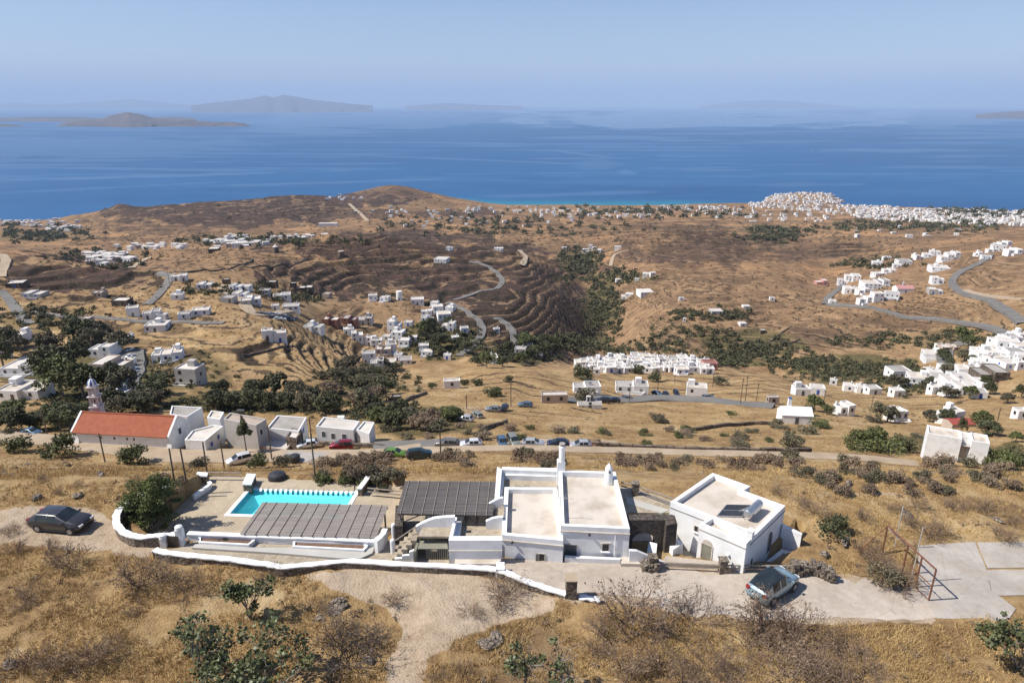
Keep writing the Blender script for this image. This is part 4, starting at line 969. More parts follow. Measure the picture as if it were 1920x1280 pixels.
mb = MB(); mb.prism([P(758, 1000, .04), P(845, 990, .04), P(926, 968, .04), P(926, 920, .04), P(765, 915, .04), P(757, 960, .04)], -1.9, .045); structure(mb.build('stone_terrace', 'paving'))
# stone walls with white caps
def capped_wall(label, pts, zc, width=.5, zb=-1.7, cap=.09, name='garden_wall', sides='rubble', capm='white', sub=5, wob=.05, dz=None):
    p = [np.array(P(a, b, zc)) for a, b in pts]; out = []
    for k in range(len(p) - 1):
        p0, p1, p2, p3 = p[max(k - 1, 0)], p[k], p[k + 1], p[min(k + 2, len(p) - 1)]
        for j in range(sub):
            s = j / sub; out.append(.5 * (2 * p1 + (p2 - p0) * s + (2 * p0 - 5 * p1 + 4 * p2 - p3) * s * s + (3 * p1 - p0 - 3 * p2 + p3) * s ** 3))
    out.append(p[-1]); out = np.array(out); tg = np.gradient(out, axis=0); tg /= np.linalg.norm(tg, axis=1)[:, None]; nr = np.stack([-tg[:, 1], tg[:, 0]], 1)
    c = out.mean(0); t = thing(name, label, 'wall', (c[0], c[1], 0)); rnd = random.Random(len(pts))
    for part, mat, hw, z0, z1 in (('stonework', sides, width / 2 - .05, zb, zc - cap), ('cap', capm, width / 2, zc - cap, zc)):
        mb = MB(); n = len(out)
        for k in range(n):
            j = [rnd.uniform(-wob, wob) for _ in range(4)]
            a, b = out[k] + nr[k] * (hw + j[0]), out[k] - nr[k] * (hw + j[1]); e = j[2] * .5
            mb.v += [(a[0], a[1], z0), (a[0], a[1], z1 + (e if part == 'cap' else 0)), (b[0], b[1], z1 + (e if part == 'cap' else 0)), (b[0], b[1], z0)]
        for k in range(n - 1):
            for q in range(4): mb.f.append((4 * k + q, 4 * k + (q + 1) % 4, 4 * k + 4 + (q + 1) % 4, 4 * k + 4 + q)); mb.mi.append(0)
        mb.f += [(0, 1, 2, 3), (4 * n - 1, 4 * n - 2, 4 * n - 3, 4 * n - 4)]; mb.mi += [0, 0]
        mb.build(part, mat, t)
    return t
capped_wall('curved rubble wall with broad white cap round the big bush by the deck', [(318, 908), (285, 918), (252, 934), (228, 950), (218, 966), (219, 982), (234, 997), (262, 1005), (300, 1002), (334, 1000)], .8, .52)
capped_wall('long white-capped rubble wall curving along the front of the grounds', [(289, 1029), (300, 1032), (345, 1039), (420, 1046), (500, 1056), (530, 1061), (600, 1055), (660, 1050), (740, 1055), (840, 1060), (900, 1063), (940, 1069), (985, 1087), (1030, 1102), (1062, 1112)], .55, .46)
capped_wall('short white-capped wall stub right of the stone gate pier', [(1086, 1117), (1105, 1120), (1126, 1123)], .35, .45)
capped_wall('straight white wall behind the planters in front of the grey pergola', [(352, 998), (450, 1002), (560, 1006), (690, 1012), (706, 1010)], .6, .42, wob=.02, sides='white')
capped_wall('stepped white wall at the right end of the grey pergola', [(704, 1012), (716, 1002), (722, 990)], 1.1, .4, wob=.02, sides='white')
capped_wall('low white trough wall on the deck near the small pier', [(362, 928), (392, 908), (391, 902)], DZ + .5, .3, wob=.01, sides='white')
def planter(label, px, stuff):
    poly = [P(a, b, .38) for a, b in px]; c = np.mean(poly, 0)
    t = thing('planter', label, 'planter', (c[0], c[1], 0))
    mb = MB(); mb.ring(poly, inset(poly, .16), -.1, .38, .2); mb.build('rim', 'white', t)
    mb = MB(); mb.prism(inset(poly, .14), 0, .27); mb.build('soil', 'earth', t)
    return poly
planter('white-rimmed soil planter holding one round green shrub', [(372, 1016), (466, 1021), (478, 1012), (474, 1007), (372, 1003)], 1)
planter('longer white-rimmed soil planter with dry tufts below the pergola', [(548, 1024), (682, 1031), (690, 1022), (684, 1017), (550, 1012)], 1)
# white gate posts and wooden gate
for px, row, label, w_ in ((341, 1022, 'tall white domed gate post at the end of the deck wall', .5), (309, 1024, 'short white domed gate post beside the wooden gate', .46)):
    p = P(px, row, 0); h = 1.35 if row == 1022 else .75
    mb = MB(); mb.box((p[0], p[1], h / 2 - .2), (w_, w_ * .8, h + .4)); mb.lathe([(.42 * w_ / .75, h), (.40 * w_ / .75, h + .12), (.25, h + .26), (.08, h + .34), (.0, h + .35)], 14, (p[0], p[1], 0)); tag(mb.build('gate_post', 'white'), label, 'gate post', 'white gate posts')
p0, p1 = P(317, 1024, 0), P(336, 1026, 0)
t = thing('wooden_gate', 'weathered slatted wooden gate between the two white posts', 'gate', (*p0, 0))
mb = MB()
for k in range(8): f = k / 7; mb.box((p0[0] + (p1[0] - p0[0]) * f, p0[1] + (p1[1] - p0[1]) * f, .45), (.07, .04, .95))
mb.build('slats', 'pole_wood', t)
mb = MB()
for z in (.15, .75): mb.tube((p0[0], p0[1] + .04, z), (p1[0], p1[1] + .04, z), .03, n=5)
mb.build('rails', 'pole_wood', t)
# stone gate pier
p = P(1071, 1130, 0)
t = thing('stone_gate_pier', 'square dry-stone gate pier with a flat slab on the driveway', 'gate pier', (p[0], p[1], 0))
mb = MB(); mb.box((p[0], p[1] + .4, .75), (.68, .8, 1.7)); mb.build('stonework', 'rubble', t)
mb = MB(); mb.box((p[0], p[1] + .4, 1.64), (.74, .86, .08)); mb.build('slab', 'dirt_road', t)
# ruined wall beside the small car
def rubble_heap(label, pts, h, seed):
    rnd = random.Random(seed); p0 = P(*pts[0], 0); t = thing('rubble_wall', label, 'wall', (*p0, 0)); mb = MB()
    for k in range(len(pts) - 1):
        a, b = np.array(P(*pts[k], 0)), np.array(P(*pts[k + 1], 0)); L = np.linalg.norm(b - a); n = max(3, int(L / .22))
        for j in range(n):
            c = a + (b - a) * (j + .5) / n; hh = h * rnd.uniform(.65, 1.1); z = -.1
            while z < hh:
                d = rnd.uniform(.14, .26)
                for s in (-.2, .2): mb.box((c[0] + rnd.uniform(-.06, .06), c[1] + s + rnd.uniform(-.06, .06), z + d / 2), (rnd.uniform(.22, .42), rnd.uniform(.3, .46), d), rnd.uniform(-.5, .5))
                z += d * .85
    mb.build('stones', 'rubble', t)
rubble_heap('tumbled dry-stone wall end with fallen slabs beside the driveway', [(1484, 1076), (1522, 1072), (1560, 1088)], .75, 2)
rubble_heap('small heap of rubble stones at the left end of the timber rail', [(1204, 1066), (1232, 1068)], .6, 5)
# goal frame
gt = P(1741, 1126, 0.05)
goal = thing('goal_frame', 'rusty football goal frame with pale poles at the edge of the concrete court', 'goal', (gt[0], gt[1], 0))
b0 = np.array([*P(1741, 1126, 0), 0.05]); b1 = np.array([*P(1653, 1040, 0), 0.05]); H_ = 2.35
def bar(name, a, b, r, mat): mb = MB(); mb.tube(a, b, r, n=6); mb.build(name, mat, goal)
up = np.array((0, 0, H_)); dv = b1 - b0
for f in (0, .27, .55, 1.0): bar('post', b0 + dv * f, b0 + dv * f + up, .055, 'rust')
bar('crossbar', b0 + up, b1 + up, .06, 'rust'); bar('lower_bar', b0 + up * .45, b0 + dv * .55 + up * .45, .035, 'rust'); bar('ground_bar', b0, b1, .04, 'rust')
bar('brace', b1 + up, b1 + np.array((-1.6, .2, 0)), .03, 'rust')
bar('pale_pole', np.array([*P(1707, 1092, 0), 0]), np.array([*P(1707, 1092, 0), 4.3]), .035, 'pale_metal')
bar('pale_pole', np.array([*P(1676, 1030, 0), 0]), np.array([*P(1676, 1030, 0), 3.6]), .035, 'pale_metal')
bar('brace', b1 + up * .95, np.array([*P(1703, 1066, 0.0), 1.5]), .03, 'pale_metal')
# litter on the front path and the tyre on the slope
p = P(510, 1014, .05)
t = thing('stone_pile', 'short row of pale and dark stones lying beside the grey path', 'stones', (*p, 0))
mb = MB(); rnd = random.Random(8)
for k in range(16): mb.box((p[0] - .9 + rnd.random() * 1.9, p[1] + rnd.uniform(-.15, .25), .15), (rnd.uniform(.1, .35), rnd.uniform(.08, .2), rnd.uniform(.1, .25)), rnd.random() * 3)
mb.build('stones', 'grey_wall', t)
p = ground(520, 897)
mb = MB(); mb.lathe([(.2, -.1), (.75, -.1), (.8, .25), (.7, .5), (.3, .62), (.1, .64)], 14, (p[0], p[1], p[2])); tag(mb.build('water_drum', 'black_plastic'), 'black plastic drum lying on the dry slope behind the pool', 'drum')

# ================================================================== buildings of the hillside
HOUSES = []
ORD = ['first', 'second', 'third', 'fourth', 'fifth', 'sixth', 'seventh', 'eighth', 'ninth', 'tenth', 'eleventh', 'twelfth', 'thirteenth', 'fourteenth', 'fifteenth', 'sixteenth', 'seventeenth', 'eighteenth', 'nineteenth', 'twentieth',
       'twenty-first', 'twenty-second', 'twenty-third', 'twenty-fourth', 'twenty-fifth', 'twenty-sixth', 'twenty-seventh', 'twenty-eighth', 'twenty-ninth', 'thirtieth', 'thirty-first', 'thirty-second', 'thirty-third', 'thirty-fourth', 'thirty-fifth', 'thirty-sixth', 'thirty-seventh', 'thirty-eighth', 'thirty-ninth', 'fortieth'] + ['%dth' % k for k in range(41, 99)]
WALLM = {'w': 'white_far', 'W': 'white', 'g': 'grey_wall', 's': 'stone_far', 'o': 'ochre_wall', 'b': 'brick_red', 'p': 'pink_wall', 'd': 'shutter', 'u': 'white_far'}
WALLN = {'w': 'white', 'W': 'bright white', 'g': 'grey', 's': 'stone', 'o': 'ochre', 'b': 'unfinished brick', 'p': 'dark pink', 'd': 'slate-roofed', 'u': 'white and blue'}
def local_box(mb, x0, x1, y0, y1, z0, z1): mb.box(((x0 + x1) / 2, (y0 + y1) / 2, (z0 + z1) / 2), (x1 - x0, y1 - y0, z1 - z0))
def shell(root, x0, x1, y0, y1, h, wm, rm, z0=-3.0, par=.35, tk=.22, zr=None):
    poly = [(x0, y0), (x1, y0), (x1, y1), (x0, y1)]; zr = h - par if zr is None else zr
    mb = MB(); mb.ring(poly, inset(poly, tk), z0, h, zr - .1); mb.build('wall', wm, root, world=False)
    mb = MB(); mb.prism(inset(poly, tk - .02), zr - .2, zr); mb.build('roof', rm, root, world=False)
WINME = {}
def small_opening(root, kind, x, y, z, face, wd, ht, mat):
    """shared window / door mesh set 3 cm proud of a wall; face f,r,l,b"""
    key = (kind, mat, round(wd, 1), round(ht, 1))
    if key not in WINME:
        mb = MB(); mb.box((0, 0, 0), (wd, .08, ht)); o = mb.build(kind, mat, None); WINME[key] = o.data; bpy.data.objects.remove(o)
    o = bpy.data.objects.new(kind, WINME[key]); COL.objects.link(o); o.parent = root
    o.location = (x, y, z); o.rotation_euler = (0, 0, pi / 2 if face in 'lr' else 0)
def house(px, py, wpx, hpx, style='w', rz=0, label=None, group=None, dep=None, annex=None, name='house', seed=None, roof=None, floors=None, ymin=0, chim=True, parts=True, nw=None):
    rnd = random.Random(seed if seed is not None else int(px * 7 + py * 13))
    x, y, z = ground(px, py, ymin)
    dp = depth(y, z); wm_ = wpx * dp / 1280; hm_ = max(2.7, hpx * dp / 1280 * .74)
    if abs(rz) > 0: wm_ = wm_ / (abs(cos(R(rz))) + (dep or .8) * abs(sin(R(rz))))
    dm = min((dep or rnd.uniform(.75, 1.05)) * wm_, 15)
    r = R(rz) - math.atan2(x, y) * .25
    cx = x + sin(-r) * -0 ; t = thing(name, label or 'white flat-roofed house', 'house', (x - sin(r) * dm / 2, y + cos(r) * dm / 2, z), r, group)
    wm = WALLM[style]; rm = roof or rnd.choice(['pale_roof', 'pale_roof', 'grey_roof', 'cream_roof'] if style in 'wWu' else ['grey_roof', 'pale_roof'])
    x0, x1, y0, y1 = -wm_ / 2, wm_ / 2, -dm / 2, dm / 2
    split = annex if annex is not None else (rnd.random() < .6 and wm_ > 6)
    if not parts:
        mb = MB(); local_box(mb, x0, x1, y0, y1, -3, hm_); mb.cur = 1; local_box(mb, x0 + .3, x1 - .3, y0 + .3, y1 - .3, hm_ - .2, hm_ + .02)
        mb.cur = 2
        for k in range(int(max(1, wm_ // 3))): mb.box((x0 + (k + .5) * wm_ / max(1, wm_ // 3), y0, hm_ * .5), (.9, .08, 1.2))
        o = mb.build('wall', [wm, rm, 'dark_open'], t, world=False)
        return t
    if split:
        s = rnd.uniform(.4, .62) * (1 if rnd.random() < .5 else -1); xm = x0 + wm_ * abs(s) if s > 0 else x1 - wm_ * abs(s)
        h2 = hm_ * rnd.uniform(.62, .82) if hm_ > 3.6 else hm_ - .5; yo = rnd.uniform(0, .3) * dm
        if s > 0: a, b = (x0, xm), (xm, x1)
        else: a, b = (xm, x1), (x0, xm)
        shell(t, a[0], a[1], y0, y1, hm_, wm, rm); shell(t, b[0], b[1], y0 + yo, y1 - .15, h2, wm, rm)
        bl = [(a, y0, hm_), (b, y0 + yo, h2)]
    else:
        shell(t, x0, x1, y0, y1, hm_, wm, rm); bl = [((x0, x1), y0, hm_)]
    wmat = {'u': 'blue_paint'}.get(style, 'dark_open')
    for (a, b), yf, h in bl:
        nf = max(1, int(round(h / 3.0))) if floors is None else floors; n = nw or max(1, int((b - a) / 2.8))
        for fl_ in range(nf):
            zz = (fl_ + .55) * h / nf
            for k in range(n):
                if rnd.random() < .22 and n > 1: continue
                xx = a + (b - a) * (k + .5) / n
                if fl_ == 0 and k == n // 2 and rnd.random() < .6: small_opening(t, 'door', xx, yf, 1.0, 'f', 1.0, 2.0, rnd.choice(['blue_paint', 'shutter', 'grey_green', 'pole_wood']))
                else: small_opening(t, 'window', xx, yf, zz, 'f', .9, 1.1, wmat)
    for sx, fc in ((x0, 'l'), (x1, 'r')):
        if rnd.random() < .8 and not split:
            for k in range(max(1, int(dm / 4))): small_opening(t, 'window', sx, y0 + dm * (k + .5) / max(1, int(dm / 4)), hm_ * .55, fc, .9, 1.1, wmat)
    if chim and rnd.random() < .6:
        mb = MB(); cxx = rnd.uniform(x0 + .6, x1 - .6); mb.box((cxx, y1 - .5, (bl[0][2] if bl[0][0][0] <= cxx <= bl[0][0][1] else bl[-1][2]) + .2), (.5, .5, 1.3)); mb.build('chimney', wm, t, world=False)
    if rnd.random() < .35 and wm_ > 5:
        (aa, bb), yf, hh_ = bl[0]; q_ = rnd.uniform(.2, .7); mb = MB(); mb.box((aa + (bb - aa) * q_, y1 - dm * .25, hh_ + .5), (min(2.2, (bb - aa) * .4), dm * .35, 1.9)); mb.build('stair_head', wm, t, world=False)
    if rnd.random() < .4 and wm_ > 5:
        poly_ = [(x0 + .2, y0 - rnd.uniform(1.8, 3.2)), (x0 + wm_ * rnd.uniform(.5, .95), y0 - 2.4), (x0 + wm_ * .9, y0 - .02), (x0 + .2, y0 - .02)]
        mb = MB(); mb.ring(poly_, inset(poly_, .2), -3, .9, .1); mb.build('yard_wall', wm, t, world=False); mb = MB(); mb.prism(inset(poly_, .18), -1, .2); mb.build('yard', rm, t, world=False)
    if rnd.random() < .3 and wm_ > 8:
        mb = MB(); aa, bb = bl[0][0]; mb.tube((aa + 1.2, 0, bl[0][2] + .35), (aa + 2.3, 0, bl[0][2] + .35), .35, n=8); mb.build('water_tank', 'steel', t, world=False)
    return t
def cluster(phrase, group, rows, **kw):
    """houses of one village, told apart by their order from the left"""
    rows = sorted(rows, key=lambda r_: r_[0])
    for k, r_ in enumerate(rows):
        st = r_[4] if len(r_) > 4 else 'w'
        lab = '%s flat-roofed house, %s from left %s' % (WALLN[st], ORD[k], phrase)
        house(r_[0], r_[1], r_[2], r_[3], st, r_[5] if len(r_) > 5 else random.Random(k).choice([-14, -8, 0, 6, 12]), lab, group, **kw)
cluster('among the houses left of the church', 'houses of the tree-shaded hamlet', [(33,705,74,30,'w',-12),(30,752,86,28,'w',-14),(22,640,44,16,'u'),(187,672,50,32,'w',-10),(195,705,62,32,'o',-14),(236,690,24,14),(236,641,20,12),(322,678,44,24),(350,722,50,44,'g',-16),(225,752,30,24,'w',-20),(300,678,30,10),(8,672,18,16)])
cluster('below the left terraced hill', 'houses along the left lane', [(291,623,38,18),(250,594,24,24,'w',14),(285,600,36,22,'w',14),(303,600,18,14),(345,599,22,14),(376,592,32,13),(180,559,26,15,'o'),(224,574,32,15,'s'),(28,540,32,12,'s'),(58,560,40,14,'g'),(160,607,20,8,'o'),(336,528,32,15),(332,562,22,11),(382,542,26,10)])
cluster('in the grey hillside hamlet', 'houses of the grey hamlet', [(424,533,14,13,'s'),(440,546,26,15),(456,546,24,12),(448,559,28,13),(475,571,30,18),(462,573,22,12,'g'),(508,537,20,12,'s'),(529,562,36,12),(545,583,32,12),(550,540,12,13,'s'),(572,546,26,9,'s'),(611,558,16,7,'o'),(425,568,26,12,'g'),(495,553,20,9,'g'),(516,582,14,7)])
cluster('in the village on the spur', 'houses of the spur village', [(502,638,22,26,'w',10),(526,642,24,26,'w',10),(584,622,36,14),(618,611,30,18,'b'),(653,611,28,20,'b'),(682,610,30,19,'g'),(655,630,22,19),(671,640,24,22),(692,648,18,22),(707,653,22,22),(738,624,26,30,'u'),(744,638,26,22),(757,651,22,19),(724,639,15,13),(735,664,22,27,'u'),(746,677,16,18),(692,682,26,28),(708,694,26,26),(728,694,26,20),(718,666,28,17,'o'),(800,610,24,20),(800,592,22,13),(834,600,28,16),(839,620,28,20),(822,586,22,16),(842,586,18,14),(783,572,26,15),(700,564,18,15),(720,566,20,13),(795,658,20,15),(855,640,15,10),(872,624,17,13),(814,575,17,12),(765,612,16,12),(775,640,14,10)])
cluster('scattered by the gully road', 'houses scattered by the gully road', [(932,624,13,9),(922,680,30,10),(838,674,15,8),(800,668,24,8),(760,684,26,8),(825,493,28,10),(842,469,13,7),(935,470,17,6),(975,664,24,14,'g'),(992,656,18,12,'g'),(1010,666,20,13,'g'),(1028,662,16,12,'g')])  # the four grey houses stand in shadow; shade put into their wall colour
knoll = []
rk = random.Random(12)
for row, (a, b) in enumerate([(1150, 1290), (1105, 1320), (1090, 1325), (1098, 1345), (1120, 1340)]):
    px = a
    while px < b:
        knoll.append((px + rk.uniform(-2, 2), 677 + row * 5.6 + rk.uniform(-2.6, 2.6) + abs(px - 1210) * .012, rk.uniform(11, 27), rk.uniform(7, 14), 'w')); px += rk.uniform(13, 20)
for k, r_ in enumerate(sorted(knoll)):
    house(r_[0], r_[1], r_[2], r_[3], 'w', rk.choice([-12, 0, 8, 15]), 'white flat-roofed house packed in the dense village on the knoll', 'houses of the white knoll village', dep=.9)
house(1333, 695, 28, 20, 'p', 8, 'dark pink house at the right end of the white knoll village', name='house', roof='brick_red', annex=False)
house(1102, 739, 52, 20, 'w', 4, 'white terraced house behind a round tree by the asphalt road', annex=True, dep=.6)
house(1185, 738, 62, 22, 'w', -3, 'long white double house with slanting grey roofs by the asphalt road', annex=True, dep=.5, roof='grey_roof')
house(1306, 742, 40, 23, 'w', -8, 'white house with a dark garage door beside the parked cars', annex=False, dep=.7)
house(1450, 759, 21, 18, 'o', 5, 'small stone hut with pale roof beside the asphalt road', name='hut', annex=False, dep=.6, chim=False)
house(744, 760, 20, 18, 's', 5, 'small ruined dark stone hut among the gully bushes', name='hut', annex=False, dep=.7, chim=False)
house(1040, 756, 50, 8, 'o', 4, 'low long shed with pale flat roof above the parked cars', name='shed', annex=False, dep=.4, chim=False)
house(848, 728, 32, 13, 'w', 6, 'small white house on the golden hill among round shrubs', annex=False, dep=.5)
house(1590, 780, 38, 28, 'w', 26, 'white two-storey cube house, first of three on the right slope', 'cube houses on the right slope', annex=True, dep=.8)
house(1690, 790, 42, 29, 'w', 26, 'white two-storey cube house, second of three on the right slope', 'cube houses on the right slope', annex=True, dep=.8)
house(1792, 794, 46, 32, 'w', 26, 'white two-storey cube house, third of three on the right slope', 'cube houses on the right slope', annex=True, dep=.8)
house(1918, 786, 24, 22, 'w', 10, 'white house cut by the right edge beyond the cube houses', annex=False)
cluster('in the low row by the gully', 'low houses below the right gully', [(1505,742,30,11),(1533,740,28,9),(1592,734,20,9),(1616,737,20,11),(1641,740,28,10),(1562,722,14,9),(1686,744,24,8)])
cluster('in the white village on the right', 'houses of the right village', [(1690,712,40,24,'w',12),(1728,722,46,18),(1752,714,26,24),(1757,739,24,20),(1783,702,32,18),(1815,707,38,20),(1805,731,52,22),(1820,741,40,18),(1838,690,28,20),(1855,676,42,22),(1877,688,40,20),(1890,656,42,22),(1908,674,32,20),(1902,694,42,18,'u'),(1866,716,52,26,'s'),(1786,660,32,11,'o'),(1755,674,42,11),(1838,747,24,15),(1914,694,18,22),(1905,644,30,16),(1870,660,28,16),(1830,664,22,12),(1792,722,26,16),(1780,742,30,12),(1765,655,16,12),(1828,702,24,18),(1846,700,26,20),(1862,702,24,16),(1888,676,26,18),(1850,690,22,16),(1920,662,28,18),(1918,678,22,18),(1872,646,26,14),(1890,640,24,12),(1914,636,26,14),(1808,715,24,16),(1790,712,22,16),(1828,725,26,16),(1850,730,22,14),(1772,728,24,16),(1742,706,22,18)])
cluster('on the right-hand ridge', 'houses of the ridge village', [(1580,534,22,13),(1600,528,28,15),(1598,549,30,11),(1620,551,20,13),(1636,543,30,15),(1657,536,24,14),(1625,570,26,17),(1647,566,20,22),(1672,560,28,15),(1645,501,18,13),(1665,487,14,7),(1682,502,15,8),(1697,497,24,11),(1670,512,20,8),(1650,518,20,7),(1725,487,18,11),(1740,483,17,9),(1753,480,20,11),(1776,490,22,17),(1790,486,22,17),(1764,508,34,7),(1758,533,24,17),(1755,552,26,13,'g'),(1542,534,22,11,'p'),(1561,571,13,10),(1872,471,26,14),(1888,462,22,12),(1836,480,13,10),(1907,477,26,12),(1861,473,16,8),(1850,486,18,9)])
cluster('dotted above the central gully', 'houses dotted above the gully', [(1212,519,16,8),(1194,527,9,6),(1160,528,10,5),(1214,553,30,6),(1180,556,18,6),(1278,564,9,6),(1448,564,9,7),(1400,580,14,6),(1345,590,24,6,'g'),(1394,613,15,7),(1431,626,11,9,'s'),(1283,603,6,8),(1170,560,12,5),(1225,516,12,5)], parts=False)
# church with the red roof
zE, zR_, z0c = -30.3, -27.9, -36.5
a = np.array((-86.2, 120.2)); b = np.array((-66.0, 118.0)); dch = (b - a) / np.linalg.norm(b - a); nch = np.array((-dch[1], dch[0])); Wc = 7.2
church = thing('church', 'long white church with a red tiled gable roof beside the lane', 'church', (*((a + b) / 2 + nch * Wc / 2), -33.5), math.atan2(dch[1], dch[0]))
Lc = np.linalg.norm(b - a); hx = Lc / 2; hy = Wc / 2; zo = 33.5
mb = MB(); n_ = [(-hx, -hy), (hx, -hy), (hx, hy), (-hx, hy)]
mb.add([(x, y, z0c + zo) for x, y in n_] + [(x, y, zE + zo) for x, y in n_] + [(-hx, 0, zR_ + zo), (hx, 0, zR_ + zo)], [(0, 1, 5, 4), (1, 2, 6, 9, 5), (2, 3, 7, 6), (3, 0, 4, 8, 7)]); mb.build('wall', 'white', church, world=False)
mb = MB(); eh = .35; g = .32
for s in (-1, 1):
    vs = [(-hx + g, s * (hy + eh), zE + zo - .1), (hx - g, s * (hy + eh), zE + zo - .1), (hx - g, 0, zR_ + zo + .12), (-hx + g, 0, zR_ + zo + .12)]
    mb.add(vs + [(x, y, z - .12) for x, y, z in vs], [(0, 1, 2, 3), (7, 6, 5, 4), (0, 4, 5, 1), (1, 5, 6, 2), (2, 6, 7, 3), (3, 7, 4, 0)])
mb.build('roof', 'tile', church, world=False)
for s in (-1, 1):
    mb = MB()
    xx = s * (hx - .16)
    for q in (-1, 1): mb.add([(xx - .2, q * (hy + .1), zE + zo), (xx + .2, q * (hy + .1), zE + zo), (xx + .2, 0, zR_ + zo + .38), (xx - .2, 0, zR_ + zo + .38), (xx - .2, q * (hy + .1), zE + zo - .3), (xx + .2, q * (hy + .1), zE + zo - .3), (xx + .2, 0, zR_ + zo - .1), (xx - .2, 0, zR_ + zo - .1)], [(0, 1, 2, 3), (4, 5, 1, 0), (1, 5, 6, 2), (0, 3, 7, 4)])
    mb.build('gable_coping', 'white', church, world=False)
mb = MB()
mb.tube((-hx + .4, 0, zR_ + zo + .15), (hx - .4, 0, zR_ + zo + .15), .16, n=6); mb.build('ridge_tiles', 'tile', church, world=False)
for k in (.3, .44, .57, .64): small_opening(church, 'window', -hx + Lc * k, -hy, zE + zo - 1.0, 'f', .35, .5, 'dark_open')
small_opening(church, 'window', hx, 0, zE + zo - .6, 'r', .8, 1.2, 'dark_open')
for xx in (-hx + 1.0, hx - .1):
    mb = MB(); mb.add([(xx - .5, -hy, -3), (xx + .5, -hy, -3), (xx + .5, -hy - 1.4, -3), (xx - .5, -hy - 1.4, -3), (xx - .4, -hy, 2.0), (xx + .4, -hy, 2.0)], [(0, 3, 4), (1, 5, 2), (3, 2, 5, 4)]); mb.build('buttress', 'white', church, world=False)
# bell tower
tw = np.array((X(182, 127, 765), 127.0)); zt0 = -38
bell = thing('bell_tower', 'slim pale marble bell tower with a blue and white striped dome behind the church', 'bell tower', (tw[0], tw[1], -36), .1)
def ltow(name, f, mat, parent=None, smooth=False):
    mb = MB(); f(mb); return mb.build(name, mat, bell, parent=parent, world=False, smooth=smooth)
ltow('base', lambda m: (m.box((0, 0, 3.5), (1.9, 1.9, 9)), m.box((0, 0, 8.05), (2.2, 2.2, .22))), 'marble')
zb = 8.2
for tier, (hh, ww) in enumerate(((2.2, 1.75), (2.0, 1.55))):
    def posts(m, zb=zb, hh=hh, ww=ww):
        for sx in (-1, 1):
            for sy in (-1, 1): m.box((sx * (ww / 2 - .24), sy * (ww / 2 - .24), zb + hh / 2 - .1), (.40, .40, hh - .2))
        for s in (-1, 1):
            for q in (0, 1):
                for k in range(-3, 4):
                    o = k * .12; d = (.12, .36) if q == 0 else (.36, .12); hz_ = .18 + .5 * (abs(o) / .55) ** 2
                    c = (o, s * (ww / 2 - .24)) if q == 0 else (s * (ww / 2 - .24), o); m.box((*c, zb + hh - .25 - hz_ / 2), (*d, hz_))
    ltow('belfry', posts, 'marble')
    ltow('cornice', lambda m, zb=zb, hh=hh, ww=ww: m.box((0, 0, zb + hh - .12), (ww + .4, ww + .4, .22)), 'marble')
    zb += hh
ltow('bell', lambda m: m.lathe([(.42, 8.9), (.36, 9.05), (.26, 9.4), (.1, 9.55)], 12), 'rust')
ltow('drum', lambda m: m.lathe([(.78, zb - .05), (.78, zb + .35)], 16), 'white')
ltow('dome', lambda m: m.lathe([(.85, zb + .3), (.82, zb + .65), (.72, zb + 1.0), (.5, zb + 1.3), (.3, zb + 1.5), (.08, zb + 1.58)], 24, alt=True), ['white', 'blue_paint'])
ltow('cross', lambda m: (m.box((0, 0, zb + 1.95), (.09, .09, .8)), m.box((0, 0, zb + 2.05), (.45, .09, .09))), 'white')
# buildings right of the church
def pxblock(label, px, zp, z0, zr_off=.35, wmat='white_far', rmat='pale_roof', name='house', wins=(), th=.25, cat='house'):
    poly = [P(a, b, zp) for a, b in px]; c = np.mean(poly, 0)
    t = thing(name, label, cat, (c[0], c[1], z0 + 2.0))
    poly = ccw(poly); mb = MB(); mb.ring(poly, inset(poly, th), z0, zp, zp - zr_off - .1); mb.build('wall', wmat, t)
    mb = MB(); mb.prism(inset(poly, th - .03), zp - zr_off - .2, zp - zr_off); mb.build('roof', rmat, t)
    for (i, s, z, wd, ht, mat, nm) in wins:
        a, b = P(*px[i], zp), P(*px[(i + 1) % len(px)], zp)
        if i == 0: opening(t, a, b, s, wd, zp + z, zp + z + ht, nm, mat, 'white', .08, sill=False, out=.02)
        else: opening(t, a, b, s, wd, zp + z, zp + z + ht, nm, mat, 'white', .08, sill=False, out=.02)
    return t
pxblock('blue-white annexe with two dark blue windows at the right end of the church', [(346, 824), (384, 826), (418, 798), (400, 796), (361, 806)], -30.8, -37, .3, 'white', 'pale_roof', wins=((1, .3, -2.2, .8, 1.0, 'blue_paint', 'window'), (1, .68, -1.9, .8, 1.0, 'blue_paint', 'window')))
pxblock('low white house with a pale roof hidden behind the church gable', [(318, 776), (350, 781), (379, 763), (322, 760)], -29.5, -38, .3, 'white_far', 'grey_roof')
pxblock('tall grey-white house with blank plastered front and brown flat roof', [(419, 785), (480, 797), (499, 785), (432, 773)], -28.4, -36, .3, 'grey_wall', 'ochre_wall', wins=((1, .4, -2.5, .8, 1.1, 'dark_open', 'window'),))
pxblock('flat white house with a broad pale roof behind the cypress', [(500, 802), (560, 808), (575, 782), (520, 778)], -31.0, -37, .35, 'white_far', 'grey_roof', wins=((1, .5, -2.0, .9, 1.2, 'blue_paint', 'window'),))
pxblock('low white-roofed house with a sunken terrace in front of the cypress row', [(485, 834), (536, 843), (556, 820), (508, 815)], -33.0, -37, .3, 'ochre_wall', 'pale_roof')
pxblock('narrow white wing with stone side wall beside the sunken terrace', [(536, 818), (556, 822), (567, 806), (548, 801)], -31.3, -37, .3, 'stone_far', 'pale_roof')
